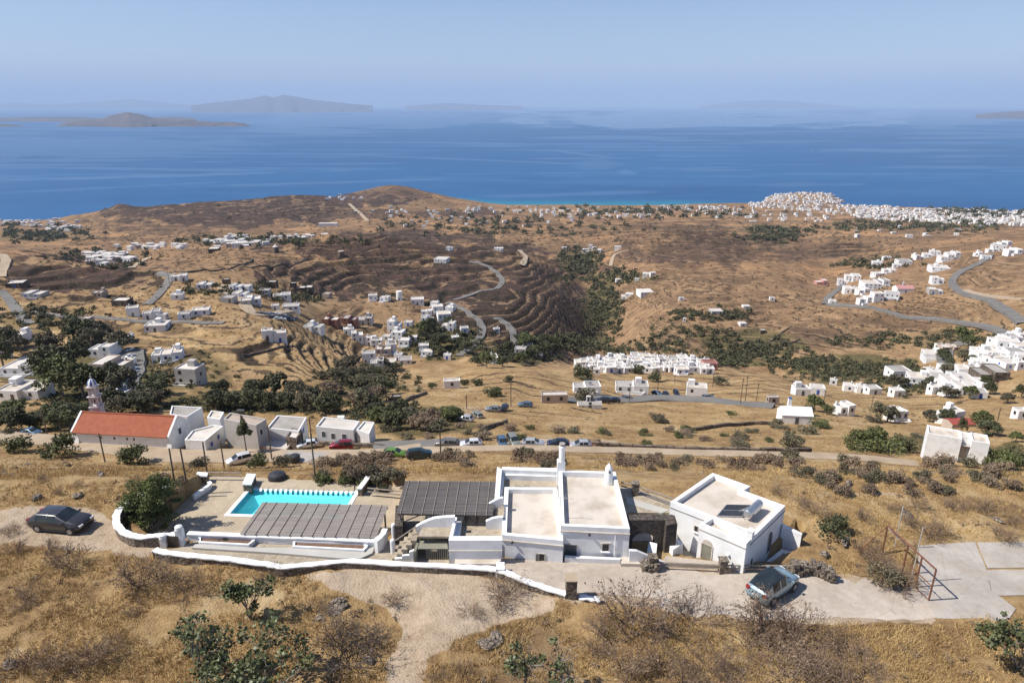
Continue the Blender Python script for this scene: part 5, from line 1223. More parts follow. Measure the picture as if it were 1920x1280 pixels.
pxblock('wide white house with roof water tanks right of the cypress', [(592, 799), (662, 806), (674, 789), (607, 781)], -30.8, -37, .35, 'white_far', 'pale_roof', wins=((0, .2, -2.2, .8, 1.2, 'shutter', 'window'), (0, .45, -2.4, .8, 1.2, 'shutter', 'window'), (0, .75, -2.3, .9, 1.2, 'shutter', 'window')))
pxblock('small white house with flat roof at the right end of the roadside row', [(668, 805), (692, 813), (702, 791), (682, 789)], -31.0, -37, .3, 'white_far', 'pale_roof')
pxblock('small white shed with flat roof behind the grey-white house', [(388, 782), (412, 786), (420, 772), (396, 769)], -30.5, -37, .3, 'white_far', 'cream_roof', 'shed', cat='shed')
pxblock('low concrete cistern with flat grey top beside the lane', [(520, 862), (608, 868), (620, 848), (540, 845)], -31.6, -36, .02, 'grey_wall', 'grey_roof', 'cistern', th=.05, cat='cistern')
c = P(551, 866, -31.6)
mb = MB(); mb.lathe([(.95, -.1), (1.0, .1), (1.0, .9), (.85, 1.1), (.4, 1.25), (.1, 1.27)], 16, (c[0], c[1] + .6, -31.6)); tag(mb.build('water_tank', 'black_plastic'), 'round black plastic water tank standing on the concrete cistern', 'water tank')
for (cx_, cy_, l_) in ((640, 786, 'white water tank drum lying on the wide roof'), (452, 774, 'small black drum standing on the brown flat roof')):
    c = P(cx_, cy_, -31.1 if cx_ > 600 else -28.3)
    mb = MB(); mb.tube((c[0] - .7, c[1], (-31.1 if cx_ > 600 else -28.3) + .45), (c[0] + .7, c[1], (-31.1 if cx_ > 600 else -28.3) + .45), .4, n=12); tag(mb.build('roof_tank', 'white' if cx_ > 600 else 'black_plastic'), l_, 'water tank')
# big white house on the right
def bigwhite():
    zp = -28.3; px = [(1744, 809), (1852, 829), (1854, 820), (1788, 812), (1786, 806), (1750, 804)]
    A_, B_ = P(1742, 813, zp), P(1855, 827, zp); d = np.array(B_) - np.array(A_); L = np.linalg.norm(d); r = math.atan2(d[1], d[0]) - .16; c = (np.array(A_) + np.array(B_)) / 2
    t = thing('house', 'big white house with a recessed ochre-doored porch beyond the bush slope', 'house', (c[0], c[1], zp - 4.6), r)
    shell(t, -L / 2, L * .06, 0, 4.0, 4.4, 'white', 'cream_roof', -3, .4); shell(t, L * .06 + .01, L * .22, 1.6, 3.95, 4.3, 'white', 'cream_roof', -3, .4); shell(t, L * .22 + .01, L / 2, 0, 4.0, 4.45, 'white', 'cream_roof', -3, .45)
    small_opening(t, 'door', L * .14, 1.6, 1.2, 'f', 1.1, 2.3, 'ochre_wall'); small_opening(t, 'window', L / 2, 2.5, 2.6, 'r', 1.0, 1.2, 'dark_open')  # ochre door at the back of the porch recess
    mb = MB(); mb.box((L * .14, .9, 3.0), (L * .16 - .05, 1.3, .1)); mb.build('porch_roof', 'grey_roof', t, world=False)
bigwhite()
# white chapel-like house with a chimney, and the little chapel
def gabled(label, px, py, wpx, hpx, rz, name, cat, wm='white', rm='white', tower=0.0, dep=.6, chim=False):
    x, y, z = ground(px, py); dp = depth(y, z); w_ = wpx * dp / 1280; h = hpx * dp / 1280 * 1.05; d = w_ * dep
    t = thing(name, label, cat, (x, y + d / 2, z), R(rz)); e = h * .62
    mb = MB(); mb.add([(-w_/2, -d/2, -2), (w_/2, -d/2, -2), (w_/2, d/2, -2), (-w_/2, d/2, -2), (-w_/2, -d/2, e), (w_/2, -d/2, e), (w_/2, d/2, e), (-w_/2, d/2, e), (-w_/2, 0, h), (w_/2, 0, h)], [(0, 1, 5, 4), (1, 2, 6, 9, 5), (2, 3, 7, 6), (3, 0, 4, 8, 7)]); mb.build('wall', wm, t, world=False)
    mb = MB()
    for s in (-1, 1): mb.add([(-w_/2 - .12, s * (d/2 + .15), e - .02), (w_/2 + .12, s * (d/2 + .15), e - .02), (w_/2 + .12, 0, h + .08), (-w_/2 - .12, 0, h + .08)], [(0, 1, 2, 3)])
    mb.build('roof', rm, t, world=False)
    small_opening(t, 'door', 0, -d / 2, .95, 'f', .9, 1.9, 'shutter')
    if chim: mb = MB(); mb.box((-w_ * .18, d * .2, h + .5), (.9, .9, 2.6)); mb.build('chimney', wm, t, world=False); mb = MB(); mb.box((-w_ * .18, d * .2, h + 1.95), (.7, .7, .5)); mb.build('chimney_cap', 'blue_paint', t, world=False)
    if tower:
        mb = MB(); X_ = -w_ / 2 + w_ * .45
        for s in (-.45, .45): mb.box((X_ + s, 0, h + tower * .35), (.3, .5, tower * .7 + .6))
        mb.box((X_, 0, h + tower * .72), (1.3, .55, .3)); mb.add([(X_ - .5, -.25, h + tower * .75), (X_ + .5, -.25, h + tower * .75), (X_ + .5, .25, h + tower * .75), (X_ - .5, .25, h + tower * .75), (X_, 0, h + tower)], [(0, 1, 4), (1, 2, 4), (2, 3, 4), (3, 0, 4)]); mb.build('bell_gable', wm, t, world=False)
gabled('bright white house with a blue-capped chimney alone in the golden field', 1495, 795, 56, 27, -6, 'house', 'house', chim=True)
gabled('tiny white chapel with grey roof and bell gable below the road', 1106, 765, 44, 10, 3, 'chapel', 'chapel', rm='grey_roof', tower=2.0, dep=.4)
gabled('low building with a bright red roof behind the big white house', 1806, 801, 46, 10, 4, 'house', 'house', 'ochre_wall', 'umbrella_red')
def tower_(label, px, py, wpx, hpx, wm, cap, name, cat, conical=True):
    x, y, z = ground(px, py); dp = depth(y, z); r = wpx * dp / 2560; h = hpx * dp / 1280 * 1.05
    t = thing(name, label, cat, (x, y, z))
    mb = MB(); mb.lathe([(r, -2), (r * .97, h * .5), (r * .85, h)], 18); mb.build('tower', wm, t, world=False)
    if cap: mb = MB(); mb.lathe([(r * 1.02, h), (r * .95, h + .2), (.1, h + r * .9)] if conical else [(r * .95, h), (r * .95, h + .6)], 18); mb.build('roof', cap, t, world=False)
    small_opening(t, 'door', 0, -r * .97, 1.0, 'f', .9, 2.0, 'dark_open')
tower_('round white windmill tower in the spur village', 749, 562, 12, 16, 'white_far', None, 'windmill', 'windmill')
tower_('stone windmill with a pale cone roof left of the dark hill', 518, 474, 11, 11, 'stone_far', 'pale_roof', 'windmill', 'windmill')
tower_('round stone watch tower on the brow of the dark hill', 640, 481, 12, 9, 'stone_far', 'ochre_wall', 'stone_tower', 'tower', False)
tower_('stone windmill stump among the houses left of the dark hill', 452, 467, 9, 8, 'stone_far', None, 'windmill', 'windmill')
gabled('white chapel with a pink dome wall on the right-hand spur', 1698, 549, 32, 12, 0, 'chapel', 'chapel', 'white_far', 'pink_wall', 3.0, .6)
house(400, 473, 18, 9, 's', 0, 'lone stone house on the field left of the stone windmill', parts=False)
house(1265+33, 681, 7, 20, 'w', 0, 'slim white bell tower rising over the knoll village', name='bell_tower', parts=False, dep=1.0)
house(615, 424, 34, 7, 'w', 0, 'long white greenhouse on the far plain', name='greenhouse', parts=False, dep=.3)
# ------------------------------------------------ far villages: the largest as single houses, the rest as one mass each
FARME = []
for k in range(8):
    rnd = random.Random(k); mb = MB(); w_, d_, h_ = rnd.uniform(7, 11), rnd.uniform(6, 9), rnd.uniform(3.2, 6.2)
    mb.cur = 0; local_box(mb, -w_/2, w_/2, -d_/2, d_/2, -4, h_); mb.cur = 1; local_box(mb, -w_/2 + .3, w_/2 - .3, -d_/2 + .3, d_/2 - .3, h_ - .1, h_ + .03)
    if k % 2: mb.cur = 0; local_box(mb, w_/2 + .01, w_/2 + w_ * .5, -d_/2 + 1, d_/2 - .2, -4, h_ * .65)
    mb.cur = 2
    for j in range(3): mb.box((-w_/2 + w_ * (j + .5) / 3, -d_/2, h_ * .5), (.9, .1, 1.3))
    o = mb.build('far_house', ['white_far', 'pale_roof', 'dark_open'], None); FARME.append(o.data); bpy.data.objects.remove(o)
rf = random.Random(77)
def far_houses(label, group, spots, sc=1.0):
    for px, py in spots:
        x, y, z = ground(px, py, 850)
        if z <= SEA + .5: continue
        o = bpy.data.objects.new('house', rf.choice(FARME)); COL.objects.link(o)
        o.location = (x, y, z); o.rotation_euler = (0, 0, rf.uniform(-.5, .5)); s = sc * rf.uniform(.8, 1.25); o.scale = (s, s, s * .95)
        tag(o, label, 'house', group)
def spots(cx, cy, rx, ry, n):
    out = []
    while len(out) < n:
        a, b = rf.gauss(0, .45), rf.gauss(0, .45)
        if a * a + b * b < 1: out.append((cx + a * rx, cy + b * ry))
    return out
far_houses('tiny white house in the far hamlet on the plain left of the dark hill', 'houses of the far hamlet', spots(440, 456, 50, 10, 16), 1.1)
far_houses('tiny white house in the hidden valley behind the left terraced hill', 'houses of the hidden valley', spots(205, 484, 55, 12, 14), 1.2)
def mass(name, pts, sc=1.0, label=None):
    mb = MB()
    for px, py in pts:
        x, y, z = ground(px, py, 850)
        if z <= SEA + .5: continue
        w_, d_, h_ = rf.uniform(7, 14) * sc, rf.uniform(6, 10) * sc, rf.uniform(3.5, 9) * sc; r = rf.uniform(-.5, .5)
        mb.cur = 0 if rf.random() < .88 else 3; mb.box((x, y, z + h_ / 2 - 2), (w_, d_, h_ + 4), r); mb.cur = 1; mb.box((x, y, z + h_ - .05), (w_ - .6, d_ - .6, .2), r)
        mb.cur = 2
        for j in (-1, 1): mb.box((x + j * w_ * .25 * cos(r) + sin(r) * d_ / 2, y + j * w_ * .25 * sin(r) - cos(r) * d_ / 2, z + h_ * .55), (1.0, .12, 1.4), r)
    o = mb.build(name, ['white_far', 'pale_roof', 'dark_open', 'ochre_wall']); tag(o, label, 'town', None, 'stuff')
town = []
for k in range(1500):
    px = rf.uniform(1405, 1960); lo_, hi_ = np.interp(px, [1400, 1460, 1500, 1560, 1620, 1700, 1800, 1920], [378, 362, 360, 364, 382, 392, 393, 392]), np.interp(px, [1400, 1460, 1500, 1560, 1620, 1700, 1800, 1920], [388, 392, 396, 402, 410, 416, 420, 424])
    f = rf.random() ** 1.25; town.append((px, lo_ + (hi_ - lo_) * f))
mass('coastal_town', town, .82, 'dense white coastal town on the promontory and shore at the right')
mass('far_village', spots(60, 412, 110, 14, 60) + spots(110, 428, 60, 8, 30) + spots(20, 418, 60, 9, 20), .9, 'scattered white village on the far left shore')
mass('far_village', spots(200, 486, 60, 14, 22) + spots(280, 465, 80, 8, 18) + spots(445, 455, 70, 12, 40) + spots(570, 447, 80, 8, 26), .9, 'white hamlets far below between the left hills')
mass('far_village', spots(640, 372, 40, 5, 14) + spots(740, 398, 90, 12, 12) + spots(900, 410, 200, 24, 34) + spots(960, 395, 200, 8, 40) + spots(1120, 402, 160, 14, 60) + spots(1280, 392, 130, 6, 60) + spots(1370, 400, 80, 16, 40) + spots(1480, 410, 100, 10, 26) + spots(1700, 436, 200, 14, 16) + spots(1100, 470, 60, 10, 8), .85, 'white houses sprinkled over the wide plain before the shore')

# ------------------------------------------------ cars
def car(x, y, z, heading, color, label, kind='hatch', L=4.2, W=1.75, H=1.48, detail=True, group=None, glassroof=False):
    t = thing('parked_car', label, 'car', (x, y, z), R(heading), group)
    h2 = L / 2; zb = .22
    belt = .62 * H; sill = zb
    van = kind in ('suv', 'van')
    # station: x, half width, z belt, half roof width, z roof, is cabin boundary
    S = [(-h2, .80, .52 * H, .74, .56 * H), (-h2 + .06, .92, .60 * H, .80, .66 * H), (-h2 + (.14 if van else .22), .97, belt, .83, .72 * H), (-h2 + (.35 if van else .75 if kind == 'hatch' else 1.0), 1.0, belt, .74, .965 * H),
         (-h2 * .22, 1.0, belt, .76, H), (-h2 * .22 + .09, 1.0, belt, .76, H), (h2 * .12, 1.0, belt, .75, .985 * H), (h2 * .50, .98, belt * .97, .80, .70 * H), (h2 * .80, .95, belt * .92, .80, .615 * H), (h2 - .08, .86, .50 * H, .76, .52 * H), (h2, .76, .40 * H, .70, .43 * H)]
    if kind == 'sedan': S[1] = (-h2 + .05, .9, .58 * H, .78, .62 * H); S[2] = (-h2 + .55, .97, belt, .82, .69 * H); S[3] = (-h2 + 1.15, 1.0, belt, .74, .95 * H)
    hw = W / 2; ring = []
    for x_, w_, zbel, rw, zr in S:
        w_ = w_ * hw; rw = rw * hw; ends = abs(x_) > h2 - .1
        zl = zb + (.1 if ends else 0)
        ring.append([(x_, 0, zl), (x_, w_ * .86, zl), (x_, w_ * .99, zl + .16), (x_, w_, zbel * .72), (x_, w_ * .965, zbel), (x_, rw, zr - .035), (x_, rw * .86, zr), (x_, 0, zr + .012)])
    bod, wind, rear, sides, sky_roof = MB(), MB(), MB(), {}, MB()
    n = len(S)
    for sgn in (1, -1):
        for k in range(n - 1):
            for q in range(7):
                quad = [ring[k][q], ring[k][q + 1], ring[k + 1][q + 1], ring[k + 1][q]]
                quad = [(a, b * sgn, c) for a, b, c in quad]
                if sgn > 0: quad.reverse()
                target = bod
                if q == 4 and k in (3, 5): target = sides.setdefault((sgn, k), MB())
                elif q == 4 and k == 2 and van: target = sides.setdefault((sgn, 2), MB())
                elif q in (5, 6) and k == 6: target = wind
                elif q in (5, 6) and k == 2: target = rear
                elif glassroof and q in (5, 6) and k in (3, 4, 5): target = sky_roof
                target.add(quad, [(0, 1, 2, 3)])
    bod.add([(a, b, c) for a, b, c in ring[0]] + [(a, -b, c) for a, b, c in reversed(ring[0])], [tuple(range(16))])
    bod.add([(a, b, c) for a, b, c in ring[-1]] + [(a, -b, c) for a, b, c in reversed(ring[-1])], [tuple(range(15, -1, -1))])
    ob = bod.build('body', 'paint_' + color, t, world=False, smooth=True)
    bm = bmesh.new(); bm.from_mesh(ob.data); bmesh.ops.remove_doubles(bm, verts=bm.verts, dist=.002); bmesh.ops.recalc_face_normals(bm, faces=bm.faces); bm.to_mesh(ob.data); bm.free()
    if glassroof: sky_roof.build('glass_roof', 'glass', t, world=False)
    wind.build('windscreen', 'glass', t, world=False); rear.build('rear_window', 'glass', t, world=False)
    for m_ in sides.values(): m_.build('side_window', 'glass', t, world=False)
    for xx in (-h2 * .60, h2 * .63):
        for s in (-1, 1):
            mb = MB(); mb.tube((xx, s * (hw - .2), .31), (xx, s * (hw + .015), .31), .315, n=18); wh = mb.build('wheel', 'tyre', t, world=False)
            mb = MB(); mb.tube((xx, s * (hw + .012), .31), (xx, s * (hw + .03), .31), .20, n=14); mb.build('rim', 'rim', t, parent=wh, world=False)
            if detail: mb = MB(); mb.tube((xx, s * (hw - .05), .34), (xx, s * (hw + .008), .34), .37, n=18); mb.build('wheel_arch', 'black_plastic', t, world=False)
    for s in (-1, 1):
        mb = MB(); mb.box((h2 - .10, s * hw * .62, .47 * H), (.2, .36, .13)); mb.build('headlight', 'lamp_clear', t, world=False)
        mb = MB(); mb.box((-h2 + .05, s * hw * .72, .60 * H), (.14, .24, .22)); mb.build('tail_light', 'lamp_red', t, world=False)
        if detail: mb = MB(); mb.box((h2 * .40, s * (hw + .06), .66 * H), (.14, .16, .12)); mb.build('mirror', 'paint_' + color, t, world=False)
    if detail:
        mb = MB(); mb.box((h2 - .01, 0, .33), (.06, hw * 1.2, .16)); mb.build('grille', 'black_plastic', t, world=False)
        mb = MB(); mb.box((-h2 + .0, 0, .46 * H), (.04, .5, .12)); mb.build('number_plate', 'white', t, world=False)
        for s in (-1, 1):
            mb = MB(); mb.box((0, s * hw * .97, .26), (h2 * .9, .08, .1)); mb.build('sill_trim', 'black_plastic', t, world=False)
    return t
q = P(118, 988, 0.0); car(q[0], q[1], .02 + zt(*q), -8, 'charcoal', 'dusty dark grey hatchback parked on the dirt track by the curved wall', 'hatch', 4.3, 1.78, 1.46)
q = P(1447, 1110, 0.0); car(q[0], q[1], .05, 36, 'silverblue', 'small pale blue car with a dark glass roof parked on the concrete driveway', 'hatch', 3.75, 1.7, 1.5, glassroof=True)
for px, py, hd, colr, kind, lab in [
 (60,817,-12,'bluegrey','sedan','blue-grey saloon parked on the lane left of the church'),(838,840,172,'brown','van','brown-grey estate car, leftmost of the cars parked above the villa'),(883,839,188,'white','hatch','white hatchback in the row of cars parked above the villa'),
 (942,836,-80,'bluegrey','hatch','blue-grey car nose-out beside the beige off-roader'),(963,835,-72,'beige','suv','beige off-roader parked nose-out beside a blue-grey car'),(1000,838,-4,'silver','hatch','silver hatchback parked between the off-roader and a dark car'),
 (1046,838,176,'navy','hatch','dark navy car parked behind the tall round chimney'),(1088,841,184,'silver','hatch','small silver car, last in the row on the right'),(741,857,-8,'green','hatch','bright green hatchback on the lane below the red car'),
 (787,860,12,'teal','van','very dark teal van on the lane beside the green hatchback'),(641,843,184,'red','suv','dark red off-roader in front of the roadside house'),(578,840,200,'white','hatch','white car half hidden behind the cistern poles'),
 (449,870,215,'white','van','white van among the bushes by the lane'),(1130,755,175,'navy','suv','dark car, first of three by the round tree'),(1150,754,178,'navy','hatch','dark car, middle of three by the round tree'),(1172,750,178,'grey','hatch','grey car, third of three by the round tree'),
 (1232,741,-40,'bluegrey','hatch','blue-grey car parked slantwise across the asphalt road'),(1249,743,-85,'navy','hatch','dark car parked nose-out before the garden'),(1268,742,-88,'navy','suv','dark pickup-like car left of the garage'),(1327,748,5,'grey','hatch','grey car in front of the white garage house'),
 (925,772,170,'grey','hatch','grey car glimpsed between reeds on the lower lane'),(946,770,80,'navy','suv','dark car glimpsed among reeds on the lower lane'),(985,763,170,'bluegrey','hatch','blue car beside the shrubs on the lower lane'),(895,783,120,'beige','hatch','beige car amid bushes at the end of the lower lane'),(872,790,160,'silver','hatch','silver car deep in the bushes at the lower lane')]:
    x, y, z = ground(px, py); car(x, y, z + (.3 if py > 800 else .25), hd, colr, lab, kind, *((4.5, 1.8, 1.75) if kind in ('suv', 'van') else (4.3, 1.75, 1.46)), detail=False)
rc = random.Random(5)
for k, (px, py) in enumerate([(492,590),(500,592),(508,591),(513,597),(521,600),(529,601),(537,599),(545,603),(519,592),(530,594),(540,592),(552,600)]):
    x, y, z = ground(px, py); car(x, y, z + .2, rc.choice([20, 200, 30]), rc.choice(['white', 'silver', 'grey', 'navy', 'bluegrey']), 'small car in the rows of the dusty hillside car park', 'hatch', detail=False, group='cars in the hillside car park')
for k, (px, py) in enumerate([(243,660),(245,672),(247,680),(247,688),(250,697),(252,704),(251,712),(240,722),(232,733)]):
    x, y, z = ground(px, py); car(x, y, z + .5, rc.choice([75, 255]), rc.choice(['white', 'silver', 'bluegrey', 'white']), 'small car in the line along the shaded village street', 'hatch', detail=False, group='cars along the shaded street')
# ------------------------------------------------ poles
def pole(px, base, top, label, arm=True, r=.14):
    x, y, z = ground(px, base); zt_ = max(HC - y * T(top), z + 3)
    if y < 85: r, arm = .085, False
    t = thing('utility_pole', label, 'pole', (x, y, z)); lean = random.Random(px).uniform(-.12, .12)
    mb = MB(); mb.tube((0, 0, -1), (lean, 0, zt_ - z), r, r * .75, n=8); mb.build('post', 'pole_wood', t, world=False)
    if arm: mb = MB(); mb.box((lean, -.12, zt_ - z - .5), (1.1, .1, .1)); mb.build('crossarm', 'pole_wood', t, world=False)
for a in [(197,866,812,'wooden pole in front of the church wall'),(327,905,840,'thin leaning pole above the big pool bush'),(349,900,852,'short thin pole between two taller ones by the deck'),(388,886,828,'wooden pole behind the small deck pier'),(421,880,826,'wooden pole right of the blue annexe'),
          (510,864,797,'wooden pole beside the black water tank'),(591,894,811,'tall dark pole just behind the swimming pool'),(585,826,783,'distant pole behind the white parked car'),(827,862,800,'pole beside the brown estate car'),(90,818,764,'pole at the lane near the blue-grey saloon'),
          (958,762,716,'tall pole on the golden hill beside a round shrub'),(875,766,740,'short pole right of the cypress on the hill'),(778,770,738,'pole next to the ruined stone hut'),(1180,754,718,'pole before the long white double house'),(1233,735,716,'short pole at the bend by the shed'),
          (1265,718,702,'pole below the white knoll village'),(1336,726,700,'pole below the dark pink house'),(1388,758,709,'left pole of a pair beside the asphalt road'),(1397,753,704,'right pole of a pair beside the asphalt road'),(1418,752,718,'pole near the small stone hut'),
          (1545,751,731,'short pole above the shrub row'),(1633,768,742,'pole between the first two cube houses'),(1870,790,764,'pole right of the cube houses'),(318,533,500,'far pole on the terraced hill')]:
    pole(*a)
# cypress-lined and field walls of dry stone
def field_wall(label, pts, h=1.0, wd=.6, mat='stone_far'):
    p = [ground(*q) for q in pts]; t = thing('field_wall', label, 'wall', p[0]); mb = MB(); out = []
    for k in range(len(p) - 1):
        a, b = np.array(p[k]), np.array(p[k + 1]); n = max(2, int(np.linalg.norm(b - a) / 2.5))
        out += [a + (b - a) * j / n for j in range(n)]
    out.append(np.array(p[-1])); rnd = random.Random(len(out)); n = len(out)
    for k, q in enumerate(out):
        tg = out[min(k + 1, n - 1)] - out[max(k - 1, 0)]; tg = tg[:2] / (np.linalg.norm(tg[:2]) + 1e-6); nr = np.array((-tg[1], tg[0])) * wd / 2; z = zt(q[0], q[1]); hh = h * rnd.uniform(.7, 1.1)
        mb.v += [(q[0] + nr[0], q[1] + nr[1], z - .6), (q[0] + nr[0], q[1] + nr[1], z + hh), (q[0] - nr[0], q[1] - nr[1], z + hh), (q[0] - nr[0], q[1] - nr[1], z - .6)]
    for k in range(n - 1):
        for q in range(4): mb.f.append((4 * k + q, 4 * k + (q + 1) % 4, 4 * k + 4 + (q + 1) % 4, 4 * k + 4 + q)); mb.mi.append(0)
    mb.f += [(0, 1, 2, 3), (4 * n - 1, 4 * n - 2, 4 * n - 3, 4 * n - 4)]; mb.mi += [0, 0]
    mb.build('stones', mat, t)
for a in [('long dark dry-stone wall along the upper side of the right lane', [(1085,833),(1150,838),(1240,843),(1330,846),(1420,847),(1520,849)]),
          ('dry-stone wall across the field above the right lane', [(1300,808),(1350,800),(1410,796),(1450,796)]),
          ('short slanting dry-stone wall left of the parked cars field', [(905,808),(925,800),(950,792)]),
          ('low pale wall beside the dark red off-roader', [(590,833),(640,836),(700,839),(720,840)]),
          ('dry-stone wall winding down from the golden hill', [(745,762),(770,748),(800,738)]),
          ('dry-stone wall on the terraces below the left white house', [(210,560),(250,566),(275,572)]),
          ('long stone wall curving over the left fields', [(290,515),(350,512),(420,505),(470,492),(475,487)]),
          ('stone wall on the fields beneath the stone windmill', [(420,497),(470,503),(540,500),(575,485)]),
          ('stone wall round the tilled field left of the grey hamlet', [(355,540),(400,546),(430,556)]),
          ('zigzag stone wall below the left spur houses', [(455,668),(500,660),(545,656)]),
          ('stone wall between terraces above the roadside houses', [(625,660),(660,668),(700,664)]),
          ('stone wall climbing the right slope above the gully', [(1410,660),(1445,640),(1480,615)]),
          ('stone wall on the right hill between scattered shrubs', [(1450,655),(1480,645),(1500,638)])]:
    field_wall(*a)
# three small boats out on the water
for k, (px, row, lab, s) in enumerate([(1521, 283, 'small white motorboat with a wake on the right of the sea', 1.6), (1268, 215, 'dark ship silhouette near the horizon right of centre', 9), (1700, 214, 'second dark ship near the horizon at far right', 9)]):
    y = (HC - SEA) / T(row); x = y * ((px - 960) / 1280) / K(row)
    t = thing('motorboat' if k == 0 else 'ship', lab, 'boat', (x, y, SEA), .4, None, s)
    mb = MB(); mb.prism([(-5, -1.4), (3, -1.4), (5.5, 0), (3, 1.4), (-5, 1.4)], -.3, 1.3); mb.build('hull', 'white' if k == 0 else 'shutter', t, world=False)
    mb = MB(); mb.box((-1, 0, 2.0), (4, 2, 1.4)); mb.build('cabin', 'white' if k == 0 else 'grey_wall', t, world=False)

# ================================================================== vegetation
def ztv(x, y):
    fi = np.clip((np.log(np.maximum(y, 9.01)) - LY0) / (LY1 - LY0) * (NY - 1), 0, NY - 1.001); fj = np.clip((x / y - A0) / (A1 - A0) * (NA - 1), 0, NA - 1.001)
    i = fi.astype(int); j = fj.astype(int); u = fi - i; v = fj - j
    return (Z2[i, j] * (1 - v) + Z2[i, j + 1] * v) * (1 - u) + (Z2[i + 1, j] * (1 - v) + Z2[i + 1, j + 1] * v) * u
def quads_at(c, size, rng, asp=0.6, up=0.0):
    """randomly turned leaf quads at the points c"""
    n = len(c); a = rng.normal(size=(n, 3)); a[:, 2] = a[:, 2] * .7 + up; a /= np.linalg.norm(a, axis=1)[:, None]
    b = rng.normal(size=(n, 3)); b -= (b * a).sum(1)[:, None] * a; b /= np.linalg.norm(b, axis=1)[:, None]
    s = (size * rng.uniform(.6, 1.3, n))[:, None]
    v = np.stack([c - a * s, c + b * s * asp, c + a * s, c - b * s * asp], 1).reshape(-1, 3)
    return v, np.arange(4 * n).reshape(-1, 4)
def crown_pts(n, rx, rz, zc, clumps, rng, spread=.34, shell=.55):
    d = rng.normal(size=(clumps, 3)); d /= np.linalg.norm(d, axis=1)[:, None]; d[:, 2] = np.where(d[:, 2] < -.35, -d[:, 2], d[:, 2])
    r = rng.uniform(shell, .95, clumps)[:, None]; cc = d * r * np.array([rx, rx, rz]) * rng.uniform(.75, 1.1, (clumps, 1)); cs = rng.uniform(.6, 1.3, clumps)
    k = rng.integers(0, clumps, n); g = rng.normal(size=(n, 3)); g /= np.linalg.norm(g, axis=1)[:, None]; g *= rng.uniform(.35, 1.0, (n, 1)) ** .6
    p = cc[k] + g * (cs[k] * spread)[:, None] * np.array([rx, rx, rz * 1.05])
    p[:, 2] += zc; p[:, 2] = np.maximum(p[:, 2], .02)
    return p
def twig_mesh(rng, stems, h, spread, r0, levels=3, mat='twig', curl=.35, kids=3, foot=.25):
    V_, F_ = [], []
    def seg(p, q, ra, rb):
        d = q - p; L = np.linalg.norm(d) + 1e-9; d = d / L
        a = np.cross(d, (0.3, 0.2, 1)); a /= np.linalg.norm(a) + 1e-9; b = np.cross(d, a); o = len(V_)
        for c, r in ((p, ra), (q, rb)):
            for k in range(3): th = 2.094 * k; V_.append(c + r * (cos(th) * a + sin(th) * b))
        for k in range(3): j = (k + 1) % 3; F_.append((o + k, o + j, o + 3 + j, o + 3 + k))
    tips = []
    def grow(p, d, L, r, lv):
        n = 3; q = p
        for k in range(n):
            d = d + rng.normal(size=3) * curl * .5; d[2] += .05; d /= np.linalg.norm(d)
            e = q + d * L / n; seg(q, e, r * (1 - k / n * .4), r * (1 - (k + 1) / n * .4)); q = e
            if lv > 0 and k > 0:
                for _ in range(kids - 1): nd = d + rng.normal(size=3) * .75; grow(q, nd / np.linalg.norm(nd), L * rng.uniform(.45, .7), r * .55, lv - 1)
        if lv > 0: nd = d + rng.normal(size=3) * .3; grow(q, nd / np.linalg.norm(nd), L * .6, r * .6, lv - 1)
        else: tips.append(q)
    for s in range(stems):
        th = rng.uniform(0, 2 * pi); t_ = rng.uniform(.15, 1.0) * spread
        d = np.array([cos(th) * t_, sin(th) * t_, rng.uniform(.6, 1.0)]); d /= np.linalg.norm(d)
        grow(np.array([cos(th), sin(th), 0]) * rng.uniform(0, foot) * h, d, h * rng.uniform(.4, .65), r0, levels - 1)
    return np.array(V_), np.array(F_), np.array(tips)
rng = np.random.default_rng(4)
MESH = {}
def recolor(me, mat): m2 = me.copy(); m2.materials.clear(); m2.materials.append(M[mat]); return m2
# dry thorn bushes: twigs with a few sparse leaves
for k in range(5):
    v, f, tips = twig_mesh(rng, 17, 1.3, 1.3, .017, 3, curl=.42)
    q = tips[rng.integers(0, len(tips), 420)] + rng.normal(size=(420, 3)) * .07
    v2, f2 = quads_at(q, .038, rng)
    me = mesh_np('dry_bush', np.concatenate([v, v2]), np.concatenate([f, f2 + len(v)]), 'twig'); MESH['dry', k] = me; MESH['dark', k] = recolor(me, 'twig_dark')
# grey, olive and green shrubs, trees, by variant
for k in range(4):
    p = crown_pts(1300, 1.0, .62, .42, 16, rng, .36, .3); v, f = quads_at(p, .075, rng, .55)
    tv, tf, _ = twig_mesh(rng, 7, .8, 1.1, .014, 2)
    me = mesh_np('shrub', np.concatenate([v, tv]), np.concatenate([f, tf + len(v)]), 'leaf_grey')
    for m_ in ('leaf_grey', 'leaf_green', 'leaf_olive', 'leaf_dark'): MESH['shrub', m_, k] = recolor(me, m_)
for k in range(5):
    p = crown_pts(3400, 1.0, .8, .88, 34, rng, .27, .5); v, f = quads_at(p, .07, rng, .6)
    me = mesh_np('crown', v, f, 'leaf_green')
    for m_ in ('leaf_green', 'leaf_olive', 'leaf_dark', 'leaf_grey'): MESH['crown', m_, k] = recolor(me, m_)
    mb = MB(); mb.tube((0, 0, -.5), (.03, .02, .6), .085, .06, 6); mb.tube((.03, .02, .55), (.35, .1, 1.15), .05, .02, 5); mb.tube((.03, .02, .5), (-.3, .15, 1.2), .05, .02, 5); mb.tube((.03, .02, .55), (0, -.3, 1.3), .045, .02, 5)
    o = mb.build('trunk', 'bark', None); MESH['trunk', k] = o.data; bpy.data.objects.remove(o)
